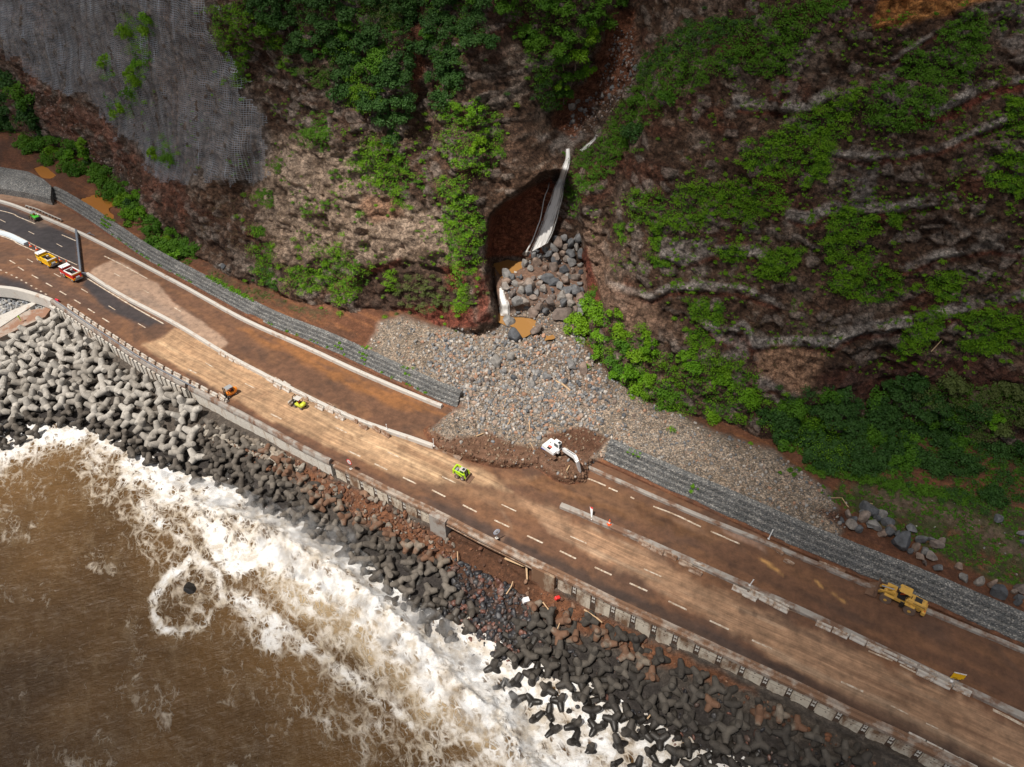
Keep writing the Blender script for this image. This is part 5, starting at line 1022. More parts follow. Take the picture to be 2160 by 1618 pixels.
for q in ([(1742,460),(1790,432),(1848,460),(1858,490),(1820,500),(1790,518),(1770,500),(1748,518)],[(1738,590),(1780,542),(1830,532),(1850,560),(1898,580),(1908,620),(1870,638),(1820,638),(1762,618),(1742,600)],[(1962,580),(2020,572),(2022,620),(1980,638),(1958,610)],[(1972,642),(1990,680),(1930,738),(1885,748),(1902,700)],[(1590,580),(1650,522),(1688,532),(1660,590),(1622,590)],[(1735,510),(1775,500),(1780,545),(1745,560)],[(1720,330),(1760,300),(1740,370),(1700,400)]): veg(q,'b',10,'yellow-green shrub dotting the brown layers of the right cliff',K_)
for q in ([(2042,690),(2002,662),(2100,652),(2165,680),(2165,718),(2060,700)],[(2012,720),(2100,702),(2128,730),(2080,748),(2032,738)],[(2072,372),(2165,362),(2165,418),(2092,398)],[(2122,202),(2165,212),(2165,298),(2122,280)],[(1870,450),(1905,455),(1900,480),(1872,475)],[(2100,330),(2165,320),(2165,350),(2110,350)]): veg(q,'b',10,'small yellow-green shrub near the right frame edge on the dark cliff',K_)
for q in ([(1447,642),(1498,632),(1500,668),(1470,678)],[(1512,632),(1528,642),(1520,688),(1506,680)],[(1452,692),(1493,692),(1493,728),(1462,728)],[(1375,480),(1400,470),(1395,530),(1378,520)],[(1370,540),(1400,545),(1420,560),(1380,565)],[(1515,530),(1560,520),(1570,550),(1530,555)],[(1610,540),(1630,530),(1640,570),(1615,580)]): veg(q,'b',9,'small bright shrub on the lower ledges of the right cliff',K_)
veg([(1218,682),(1242,642),(1290,652),(1330,690),(1360,702),(1400,742),(1450,740),(1500,738),(1558,760),(1598,790),(1618,850),(1616,898),(1545,890),(1480,872),(1430,868),(1360,840),(1322,818),(1282,788),(1262,742),(1232,722)],'b',15,'bright green tree in the dense wood at the foot of the right cliff beside the gravel fan',F_,dens=1.5,name='tree')
veg([(1237,622),(1260,612),(1262,648),(1228,652)],'m',9,'shrub at the red rock cleft right of the rock pile',K_)
veg([(1620,862),(1660,832),(1780,822),(1800,862),(1850,900),(1832,830),(1900,802),(1955,812),(1988,850),(2058,862),(2058,958),(2020,998),(1900,1008),(1800,988),(1720,985),(1642,935)],'d',17,'dark dense tree in the wood above the meadow on the right',F_,dens=1.5,name='tree')
veg([(1700,870),(1760,900),(1790,950),(1770,985),(1720,950),(1650,920)],'b',13,'bright tree in front of the dark wood above the meadow',F_,name='tree')
veg([(1932,832),(2000,802),(2080,812),(2165,802),(2165,898),(2120,898),(2062,928),(2022,862),(1952,852)],'y',15,'yellow-green tree at the right frame edge above the meadow',F_,dens=1.5,name='tree')
veg([(2042,960),(2165,932),(2165,1055),(2062,1065),(2002,1040)],'d',15,'dark tree at the right frame edge beside the meadow',F_,name='tree')
veg([(1660,990),(1740,985),(1900,1015),(2050,1045),(2030,1062),(1900,1030),(1760,1005)],'m',7,'low bush along the upper edge of the meadow',F_)
for q in ([(547,397),(575,402),(578,440),(556,430)],[(536,432),(545,500),(565,498),(560,480),(542,478)],[(546,512),(578,512),(588,560),(588,588),(562,600),(547,560)],[(612,562),(678,562),(688,600),(670,618),(632,610)]): veg(q,'b',11,'bright shrub beside the brown gully at the foot of the tan rock face',F_)
veg([(662,532),(720,522),(778,560),(778,600),(750,638),(702,628),(692,580)],'b',12,'bright green shrub at the foot of the tan rock face near the mud flat',F_)
veg([(575,575),(600,580),(598,612),(570,600)],'d',11,'dark shrub at the edge of the mud flat',F_)
veg([(817,582),(838,572),(838,618),(822,618)],'b',8,'small bright shrub on the dark rock left of the spur',K_)
veg([(835,600),(900,580),(1000,600),(1010,640),(930,660),(850,650)],'y',8,'thin olive bush on the dark red rock below the spur',K_,dens=.6)
veg([(960,605),(988,600),(985,665),(972,668)],'b',8,'hanging green creeper at the lower tip of the spur',K_)
for q in ([(585,350),(600,340),(610,360),(595,370)],[(700,365),(715,360),(720,375),(705,380)],[(640,440),(655,435),(660,450),(645,455)],[(690,430),(700,425),(705,440),(695,440)],[(760,450),(775,445),(778,460),(765,462)],[(880,380),(900,375),(905,400),(885,400)]): veg(q,'m',6,'small tuft on the tan rock face',K_,dens=.9)
r_=random.Random(5); placed=[];TR_COUNT=0
cands=[]
for poly,key,rad,label,group,dens,sc_,name in VEG:
    q=np.array(poly,float); x0,y0=q.min(0); x1,y1=q.max(0); loc=[]
    for _ in range(int(60+(x1-x0)*(y1-y0)/8)):
        x,y=r_.uniform(x0,x1),r_.uniform(y0,y1)
        if not inside(np.array([x]),np.array([y]),q)[0]: continue
        d=rad*1.18/math.sqrt(dens)
        if all((x-a)**2+((y-b)*1.1)**2>d*d for a,b in loc): loc.append((x,y))
    if not loc: c=q.mean(0); loc=[(c[0],c[1])]
    for x,y in loc:
        if rad>=13 and key in 'bm' and fbm(np.array(x/34.),np.array(y/26.),None,3,611)<-.30: continue
        x+=r_.gauss(0,rad*.25); y+=r_.gauss(0,rad*.2)
        P0=land_at(x,y); dist=float(np.dot(P0-np.array([0,0,CH]),[0,cT,-sT])); s=rad*r_.uniform(*sc_)*dist/FPX
        lb=label+', '+part_of(x,y,q); lb=lb if len(lb.replace('-',' ').split())<=16 else ' '.join(label.split()[:12])+', '+part_of(x,y,q)
        cands.append((s,x,y,P0,key,lb,group,name,rad))
print('plants',len(cands))
cands.sort(key=lambda c:-c[8]*c[0])
small=cands[300:]
for s,x,y,P0,key,label,group,name,rad in cands[:300]:
    root=empty('tree' if rad>=19 else 'shrub',tuple(P0-np.array([0,0,.35*s])),r_.uniform(0,6.28),label,'tree' if rad>=19 else 'shrub',group); root.scale=(s*1.25,s*1.25,s*1.25*r_.uniform(.8,1.1)); root.rotation_euler=(r_.uniform(.1,.45),r_.uniform(-.25,.25),r_.uniform(-.6,.6))
    for nm,me in (('crown',CR[key][r_.randrange(4)]),('trunk',TRK[r_.randrange(3)])):
        if nm=='crown' and r_.random()<.22: me=CR[{'b':'m','m':r_.choice('bd'),'d':'m','y':'b'}[key]][r_.randrange(4)]
        o=bpy.data.objects.new(nm,me); COL.objects.link(o); o.parent=root
        if nm=='crown': o.rotation_euler=(0,0,r_.uniform(0,6.28))
# ground cover and small plants as one leafy mass per tone
def leafmass(name,pts,size,key,label,cat,per=26,leaf=.2,up=.5):
    r=np.random.default_rng(len(pts)); n_=len(pts)*per; c=np.repeat(pts,per,0); s=np.repeat(size,per)[:,None]
    d=r.normal(size=(n_,3)); d/=np.linalg.norm(d,axis=1)[:,None]; d[:,2]=np.abs(d[:,2])*.8; p=c+d*s*r.uniform(.3,1,(n_,1))
    nrm=d+r.normal(size=(n_,3))*.6+np.array([0,-.2,up]); nrm/=np.linalg.norm(nrm,axis=1)[:,None]; t=np.cross(nrm,r.normal(size=(n_,3))); t/=np.linalg.norm(t,axis=1)[:,None]; b_=np.cross(nrm,t); q=leaf*r.uniform(.6,1.3,(n_,1))
    V=np.stack([p+t*q,p+b_*q*.6,p-t*q,p-b_*q*.6],1).reshape(-1,3); tone=np.repeat(np.clip(np.repeat(r.uniform(-.1,1,len(pts)),per)*.75+r.uniform(0,.35,n_),0,1),4)
    tag(npmesh(name,V,np.arange(len(V)).reshape(-1,4),LM[key],False,attrs={'tone':tone}),label,cat,kind='stuff')
for key in 'bdmy':
    k=[c for c in small if c[4]==key]
    if k:
        X_=np.array([c[1] for c in k]+[c[1]+r_.gauss(0,24) for c in k]); Y_=np.array([c[2] for c in k]+[c[2]+r_.gauss(0,20) for c in k]); Z_=np.array([c[0]*r_.uniform(.8,1.35) for c in k]+[c[0]*r_.uniform(.25,.7) for c in k]); leafmass('hillside_scrub',land_at(X_,Y_)+Z_[:,None]*np.array([-.15,-.38,.22]),Z_,key,{'b':'scattered small bright scrub over the cliffs','d':'scattered small dark scrub','m':'scattered small green scrub','y':'scattered small olive scrub'}[key],'scrub',130,.13)
def pts_in(poly,n_,seed,surf='land',m_=None):
    r=np.random.default_rng(seed); q=np.array(poly,float); x0,y0=q.min(0); x1,y1=q.max(0); X=r.uniform(x0,x1,n_*5); Y=r.uniform(y0,y1,n_*5); ok=inside(X,Y,q)
    if m_ is not None: ok&=m_(X,Y)
    return land_at(X[ok][:n_],Y[ok][:n_])
nz=lambda a,b,s:(lambda X,Y: fbm(X/a,Y/a,None,4,s)>b)
und=[]
for poly,key,rad,*_ in VEG:
    if rad>=13: und.append(pts_in(poly,int(len(poly)*0+abs(np.diff(np.array(poly),axis=0)).sum()*.5),int(rad)+len(und)))
leafmass('undergrowth',np.vstack(und),np.random.default_rng(1).uniform(.4,.9,sum(len(u) for u in und)),'m','low green undergrowth between the shrubs on the slopes','undergrowth',22,.17)
rc1=pts_in([(1230,450),(2165,120),(2165,800),(1600,780),(1300,640)],1100,71,m_=nz(60,.02,72)); rc2=pts_in([(1560,0),(2165,0),(2165,420),(1500,500),(1400,250)],700,73,m_=nz(50,.05,74)); rc3=pts_in([(560,120),(900,260),(950,560),(600,560)],330,75,m_=nz(40,.08,76))
rr_=np.vstack([rc1,rc2,rc3]); leafmass('cliff_tufts',rr_,np.random.default_rng(2).uniform(.2,.7,len(rr_)),'b','tiny green tufts dotted over the rock ledges','tufts',26,.13)
LM['w']=leafmat('dry_brush',(.10,.065,.035),(.22,.155,.09),(.16,.12,.06))
db=np.vstack([pts_in([(835,590),(900,570),(1000,590),(1012,650),(930,668),(850,655)],90,91),pts_in([(860,260),(915,270),(930,340),(880,330)],50,92),pts_in([(450,440),(560,400),(600,520),(520,560),(430,500)],110,93,m_=nz(30,.0,94)),pts_in([(1000,560),(1030,540),(1035,620),(1005,640)],24,95),pts_in([(1230,450),(2165,120),(2165,800),(1600,780),(1300,640)],420,96,m_=nz(45,.10,97)),pts_in([(560,120),(900,260),(950,560),(600,560)],200,98,m_=nz(36,.05,99)),pts_in([(1750,1020),(2165,1090),(2165,1230),(1950,1160)],160,90)])
leafmass('dry_brush',db,np.random.default_rng(8).uniform(.25,.85,len(db)),'w','dry brown brush and dead grass on the rock faces','brush',26,.10)
lf=pts_in([(330,150),(460,200),(560,330),(520,380),(420,370),(330,330),(280,200)],60,77,m_=nz(30,.1,78)); leafmass('netting_tufts',lf,np.random.default_rng(3).uniform(.3,.8,len(lf)),'b','tufts growing behind the rockfall netting','tufts',30,.14)
gp_=pts_in(GRASS,1900,81,m_=lambda X,Y: (fbm(X/26,Y/22,None,4,82)>-.25)); leafmass('meadow_grass',gp_,np.random.default_rng(4).uniform(.18,.5,len(gp_)),'m','rough green grass of the meadow on the right','grass',16,.14,.8)
gq=pts_in([(430,560),(520,600),(620,640),(700,655),(690,675),(560,640),(450,600)],240,83,m_=nz(20,-.05,84)); leafmass('mud_flat_weeds',gq,np.random.default_rng(5).uniform(.2,.5,len(gq)),'y','brown-green weeds flattened in mud behind the gabion wall','weeds',14,.14)
# green strips on the gabion walls
def on_gab(px0,px1,rows,n_,seed):
    r=np.random.default_rng(seed); out=[]
    for _ in range(n_):
        x=r.uniform(px0,px1); i=int(np.argmin(np.abs(gbx-x))); n_2=normals2(GB)[1][i]; k=r.choice(rows); o=GB[i]+n_2*(.5+.5*k+.2+ (1.2 if k==3 else 0)*r.random()); out.append((o[0],o[1],(k+1)*.86-.15))
    return np.array(out)
tops=np.vstack([on_gab(425,520,[3],110,1),on_gab(208,226,[1,2,3],60,2),on_gab(1308,1335,[3],40,3),on_gab(752,762,[1,2,3],24,4),on_gab(700,716,[1,2],14,5),on_gab(842,852,[2,3],12,6),on_gab(1448,1456,[1,2],14,7),on_gab(230,400,[0],26,8),on_gab(560,900,[0],22,9)])
leafmass('gabion_creeper',tops,np.random.default_rng(6).uniform(.25,.6,len(tops)),'b','bright green creeper strips growing on the gabion walls','creeper',26,.13)
# ================================================================ rockfall netting
m,n,b=newmat('wire_netting'); m_net=m; uv=coord(n,'UV')
b.inputs['Base Color'].default_value=(.40,.43,.48,1); b.inputs['Roughness'].default_value=.45; b.inputs['Metallic'].default_value=.2
sx=N(n,'ShaderNodeSeparateXYZ'); n.links.new(uv,sx.inputs[0])
def lines(o,freq,w): 
    fr_=math_(n,'FRACT',math_(n,'MULTIPLY',o,freq)); return math_(n,'LESS_THAN',fr_,w)
hor=lines(sx.outputs[1],1.9,.22); ver=lines(sx.outputs[0],1.7,.15); seam=math_(n,'LESS_THAN',math_(n,'FRACT',math_(n,'ADD',math_(n,'MULTIPLY',sx.outputs[0],.16),math_(n,'MULTIPLY',noise(n,uv,.05,3),.5))),.06)
msk=math_(n,'MAXIMUM',math_(n,'MAXIMUM',hor,ver),math_(n,'MULTIPLY',seam,.5))
msk=math_(n,'MULTIPLY',msk,ramp(n,noise(n,mapping(n,uv,(.25,.06,1)),1.0,4,.6),[(.32,.25),(.68,.9)]))
tr=N(n,'ShaderNodeBsdfTransparent'); mx=N(n,'ShaderNodeMixShader'); n.links.new(msk,mx.inputs[0]); n.links.new(tr.outputs[0],mx.inputs[1]); n.links.new(b.outputs[0],mx.inputs[2]); n.links.new(mx.outputs[0],n.nodes['Material Output'].inputs[0])
NX=np.arange(-380,600,5.); NY=np.arange(-290,400,5.); nxg,nyg=np.meshgrid(NX,NY); NP=land_at(nxg,nyg)
for _ in range(5): NP[1:-1,1:-1]=.2*(NP[1:-1,1:-1]+NP[:-2,1:-1]+NP[2:,1:-1]+NP[1:-1,:-2]+NP[1:-1,2:])
su=.906*NP[...,0]-.423*NP[...,1]; NP=NP+np.array([-.30,-.75,.25])*(.75+.45*np.sin(su*1.1+fbm(nxg/60,nyg/60,None,3,5)*4)[...,None])
netp=[(-400,-300),(455,-300),(470,-60),(458,60),(500,130),(560,245),(582,330),(560,380),(520,395),(480,385),(455,372),(400,385),(330,372),(300,330),(262,285),(228,240),(200,205),(150,200),(120,190),(90,172),(50,140),(28,108),(0,75),(-400,40)]
kn=pmask(nxg,nyg,netp,1,fbm(nxg/25,nyg/25,None,4,6),fbm(nxg/25,nyg/25,None,4,7),34)>.5
V,Fc,u_=compact(NP.reshape(-1,3),gridfaces(*nxg.shape,kn[:-1,:-1]&kn[1:,1:]),np.stack([su,NP[...,2]*1.15],-1).reshape(-1,2))
tag(npmesh('rockfall_netting',V,Fc,m_net,True,uv=u_),'grey wire rockfall netting draped over the left cliff','netting')
# ================================================================ waterfall, pools, streams
m,n,b=newmat('falling_water'); m_fall=m; uv=coord(n,'UV')
f=noise(n,mapping(n,uv,(13,1.3,1)),1.0,7,.7,.3); f2=noise(n,mapping(n,uv,(6,9,1)),1.0,5,.65)
sx=N(n,'ShaderNodeSeparateXYZ'); n.links.new(uv,sx.inputs[0]); edge=math_(n,'MULTIPLY',math_(n,'MULTIPLY',sx.outputs[0],math_(n,'SUBTRACT',1.0,sx.outputs[0])),4.0)
al=ramp(n,math_(n,'ADD',math_(n,'MULTIPLY',f,.9),math_(n,'ADD',math_(n,'MULTIPLY',edge,.30),math_(n,'MULTIPLY',f2,.45))),[(.70,0.),(.94,1.)])
n.links.new(mixc(n,(.66,.64,.62),(.93,.92,.91),f),b.inputs['Base Color']); b.inputs['Roughness'].default_value=.5
tr=N(n,'ShaderNodeBsdfTransparent'); mx=N(n,'ShaderNodeMixShader'); n.links.new(al,mx.inputs[0]); n.links.new(tr.outputs[0],mx.inputs[1]); n.links.new(b.outputs[0],mx.inputs[2]); n.links.new(mx.outputs[0],n.nodes['Material Output'].inputs[0])
def fall(name,left,right,label,lift=.6,n_=60,mat=None):
    l=resample(np.array(left,float),1); r=resample(np.array(right,float),1); t=np.linspace(0,1,n_); l=np.stack([np.interp(t,np.linspace(0,1,len(l)),l[:,k]) for k in (0,1)],-1); r=np.stack([np.interp(t,np.linspace(0,1,len(r)),r[:,k]) for k in (0,1)],-1)
    u=np.linspace(0,1,14); G_=l[:,None]*(1-u[None,:,None])+r[:,None]*u[None,:,None]; Pn=land_at(G_[...,0],G_[...,1])
    for _ in range(8): Pn[1:-1]=.25*Pn[:-2]+.5*Pn[1:-1]+.25*Pn[2:]
    Pn=Pn+np.array([-.1,-.8,.35])*lift; Pn[...,1]-=.25*fbm(G_[...,0]/5,G_[...,1]/30,None,3,3)
    uvv=np.stack([np.broadcast_to(u[None],Pn.shape[:2]),np.broadcast_to(t[:,None],Pn.shape[:2])],-1)
    return tag(npmesh(name,Pn.reshape(-1,3),gridfaces(n_,14),mat or m_fall,True,uv=uvv.reshape(-1,2)),label,'waterfall')
fall('waterfall',[(1201,318),(1187,360),(1170,400),(1152,445),(1136,490),(1122,530)],[(1210,316),(1206,350),(1194,400),(1184,440),(1172,480),(1158,510)],'tall white waterfall pouring down the red alcove into the rock pile',3.2)
m2=m_fall.copy(); m2.name='thin_water_thread'
for nd in m2.node_tree.nodes:
    if nd.type=='VALTORGB' and nd.color_ramp.elements[1].position>.93: nd.color_ramp.elements[0].position=.86; nd.color_ramp.elements[1].position=1.0
fall('water_thread',[(1160,385),(1148,420),(1140,460),(1125,500),(1110,530)],[(1163,385),(1152,420),(1144,460),(1130,500),(1116,530)],'thin thread of water left of the tall waterfall',2.5,50,m2)
fall('cascade',[(1053,606),(1053,625),(1054,640),(1054,664)],[(1064,606),(1066,622),(1076,640),(1076,667)],'short white cascade dropping into the lower brown pool',.9,30)
fall('stream_inflow',[(1258,284),(1240,302),(1225,318)],[(1266,288),(1250,308),(1232,322)],'small stream of white water feeding the waterfall from the right',.3,20,m2)
m,n,b=newmat('brown_pool_water'); m_pool=m; b.inputs['Base Color'].default_value=(.33,.17,.055,1); b.inputs['Roughness'].default_value=.12; bump(n,b,noise(n,geo(n),.8,3),.08,.05)
def pool(name,pts,z,label,col=None):
    q=resample(np.array(pts+[pts[0]],float),4)[:-1]; q=q+np.stack([vn(q[:,0]*.12,q[:,1]*.12,seed=3),vn(q[:,0]*.12,q[:,1]*.12,seed=4)],-1)*3
    W3=unp(q[:,0],q[:,1],z); me=bpy.data.meshes.new(name); me.from_pydata([tuple(v) for v in W3],[],[tuple(range(len(W3)))]); me.materials.append(col or m_pool); o=bpy.data.objects.new(name,me); COL.objects.link(o); return tag(o,kind='structure')
def grow(pts,k): c=np.mean(pts,0); return [tuple(c+(np.array(p)-c)*k) for p in pts]
pool('pool_water_upper',grow(POOL1,1.25),7.5,'');pool('pool_water_lower',grow(POOL2,1.25),2.15,''); m_pud=m_pool.copy(); m_pud.name='orange_puddle_water'; m_pud.node_tree.nodes['Principled BSDF'].inputs['Base Color'].default_value=(.42,.17,.035,1); m_pud.node_tree.nodes['Principled BSDF'].inputs['Roughness'].default_value=.3
pool('puddle_water',grow(PUD1,1.06),.32,'',m_pud); pool('puddle_water',grow(PUD2,1.05),.32,'',m_pud); pool('puddle_water_small',[(1150,706),(1166,708),(1170,716),(1152,718)],2.2,'')
# ================================================================ driftwood
m_wood=pmat('driftwood',(.50,.34,.20),.8,var=.25)
def stick(pts,r,label,surf='land',name='driftwood'):
    mb=MB(); Q=[ (Vector(land_at(x,y)) if surf=='land' else Vector(unp(x,y,float(shore_z(np.array(float(x)),np.array(float(y))))+.9)))+Vector((0,0,r+.12)) for x,y in pts]
    for a,b_ in zip(Q,Q[1:]): mb.cyl(a,b_,r,r*.7,7)
    return tag(mb.build(name,m_wood),label,'driftwood')
for pts,r,lab in (([(1172,806),(1186,813),(1203,826)],.22,'long bleached log lying on the gravel fan'),([(1061,866),(1063,858),(1068,842)],.10,'thin curved branch in the middle of the gravel fan'),([(1005,922),(1020,916)],.16,'short pale branch on the mud heap above the median end'),([(1066,905),(1074,893),(1076,885)],.16,'orange broken branch at the lower gravel edge'),([(1117,912),(1117,888)],.13,'upright orange stick near the excavator mud'),([(1195,995),(1201,984)],.16,'yellow split stick beside the excavator bucket'),([(1118,935),(1127,951)],.08,'thin twig left of the excavator'),([(1750,1052),(1775,1052),(1786,1068),(1790,1072)],.10,'curved pale branch at the meadow corner'),([(1822,1070),(1830,1063),(1840,1065)],.12,'orange bent branch above the stream boulders'),([(1773,1000),(1788,1013)],.12,'pale stick in the scrub above the meadow'),([(1960,740),(1985,715)],.1,'dead white branch on the dark cliff')): stick(pts,r,lab)
for pts,r,lab in (([(1068,1255),(1078,1240),(1082,1228)],.12,'pale curved branch among the muddy stones below the abutment'),([(1145,1272),(1155,1285),(1160,1292)],.12,'orange driftwood in the tetrapods below the abutment'),([(1232,1288),(1258,1305),(1270,1315)],.14,'brown driftwood pole against the long sea wall'),([(1175,1330),(1182,1312)],.10,'orange stick between dark tetrapods'),([(1365,1518),(1375,1505)],.12,'orange broken branch on a wet tetrapod'),([(1110,1190),(1112,1225)],.2,'dark post stuck in the mud below the bridge'),([(1065,1180),(1100,1195),(1132,1200)],.2,'dark driftwood trunk lying under the bridge edge'),([(965,1165),(966,1185)],.1,'thin orange stick in the mud by the pier')): stick(pts,r,lab,'shore')
# ================================================================ VEHICLES
def paint(name,c,rough=.35,**k): return pmat(name,c,rough,0,.08,**k)
MUDC=(.20,.11,.065)
m_tyre=pmat('tyre_rubber',(.035,.033,.032),.9,dirt=(.16,.10,.065),dlev=.5); m_tyreM=pmat('muddy_tyre',(.15,.10,.075),.9); m_blk=pmat('black_metal',(.02,.02,.022),.5); m_glass=pmat('dark_glass',(.02,.03,.035),.08); m_hi=pmat('orange_vest',(.95,.13,.02),.7); m_skin=pmat('skin',(.30,.17,.11),.6); m_helm=pmat('white_helmet',(.8,.8,.8),.4)
m_limeP=paint('lime_paint',(.42,.66,.02)); m_yelF=paint('forklift_yellow',(.55,.60,.05)); m_wht=paint('white_paint',(.80,.80,.80)); m_org=paint('orange_paint',(.85,.25,.02)); m_cat=paint('loader_yellow',(.62,.36,.07),dirt=MUDC,dlev=.62); m_red=paint('fire_red',(.62,.015,.012)); m_fyel=paint('fire_yellow',(.85,.50,.01)); m_grn=paint('loader_green',(.08,.50,.04)); m_blue=paint('trim_blue',(.03,.08,.55)); m_gry=paint('grey_panel',(.30,.31,.32)); m_amb=paint('amber_stripe',(.95,.45,.01)); m_mudm=pmat('mud_caked_steel',(.17,.095,.06),.9,var=.3)
def head(pxf,pxr,z=0): a,b_=unp(*pxr,z),unp(*pxf,z); return math.atan2(b_[1]-a[1],b_[0]-a[0])
def wheel(root,x,y,r,w,mt=None,rim=None,hub=.5):
    s=1 if y>0 else -1; o=MB(); o.cyl((x,y-w/2,r),(x,y+w/2,r),r,r,20); o.cyl((x,y-w/2*1.02,r),(x,y+w/2*1.02,r),r*.86,r*.86,20)
    for k in range(14):
        a=k*math.pi/7; o.box((x+math.cos(a)*r*.99,y,r+math.sin(a)*r*.99),(.06,w,.16 if r>.6 else .08),(0,-a,0))
    t=o.build('wheel',mt or m_tyre,root); MB().cyl((x,y+s*w*.40,r),(x,y+s*w*.54,r),r*hub,r*hub*.8,14).build('rim',rim or m_gry,t); return t
def driver(root_loc,rz,label,sit=True,vest=m_hi):
    """one continuous skinned figure, seated or standing; local +X is forward"""
    J={'pel':(0,0,.0),'ch':(.03,0,.36),'nk':(.04,0,.52),'hd':(.06,0,.66),'ls':(.02,.19,.46),'le':(.14,.25,.22),'lh':(.36,.15,.18),'rs':(.02,-.19,.46),'re':(.14,-.25,.22),'rh':(.36,-.15,.18)}
    if sit: J.update({'lk':(.42,.12,.02),'la':(.46,.12,-.38),'lf':(.60,.12,-.42),'rk':(.42,-.12,.02),'ra':(.46,-.12,-.38),'rf':(.60,-.12,-.42)})
    else: J.update({'lk':(.03,.10,-.42),'la':(-.02,.12,-.84),'lf':(.14,.13,-.88),'rk':(.05,-.10,-.42),'ra':(.02,-.12,-.84),'rf':(.18,-.13,-.88)})
    rad={'pel':.15,'ch':.16,'nk':.06,'hd':.10,'ls':.08,'rs':.08,'le':.05,'re':.05,'lh':.04,'rh':.04,'lk':.075,'rk':.075,'la':.05,'ra':.05,'lf':.045,'rf':.045}
    E_=[('pel','ch'),('ch','nk'),('nk','hd'),('ch','ls'),('ls','le'),('le','lh'),('ch','rs'),('rs','re'),('re','rh'),('pel','lk'),('lk','la'),('la','lf'),('pel','rk'),('rk','ra'),('ra','rf')]
    ks=list(J); me=bpy.data.meshes.new('person'); me.from_pydata([J[k] for k in ks],[(ks.index(a),ks.index(b)) for a,b in E_],[]); o=bpy.data.objects.new('person',me); COL.objects.link(o)
    md=o.modifiers.new('s','SKIN'); 
    for i,k in enumerate(ks): me.skin_vertices[0].data[i].radius=(rad[k],rad[k])
    me.skin_vertices[0].data[0].use_root=True; o.modifiers.new('u','SUBSURF').levels=1
    dg=bpy.context.evaluated_depsgraph_get(); res=bpy.data.meshes.new_from_object(o.evaluated_get(dg)); o.modifiers.clear(); o.data=res; res.materials.append(vest)
    for p_ in res.polygons: p_.use_smooth=True
    MB().ball((.06,0,.74),.13,(1.1,1,.75)).build('helmet',m_helm,o,True); o.location=root_loc; o.rotation_euler=(0,0,rz); tag(o,label,'person'); return o
def textobj(s,size,mat,parent,loc,rot,name='lettering'):
    cu=bpy.data.curves.new(name,'FONT'); cu.body=s; cu.size=size; cu.extrude=.004; cu.align_x='CENTER'; cu.align_y='CENTER'; o=bpy.data.objects.new(name,cu); COL.objects.link(o); dg=bpy.context.evaluated_depsgraph_get(); me=bpy.data.meshes.new_from_object(o.evaluated_get(dg)); bpy.data.objects.remove(o); me.materials.append(mat); o=bpy.data.objects.new(name,me); COL.objects.link(o); o.parent=parent; o.location=loc; o.rotation_euler=rot; return o
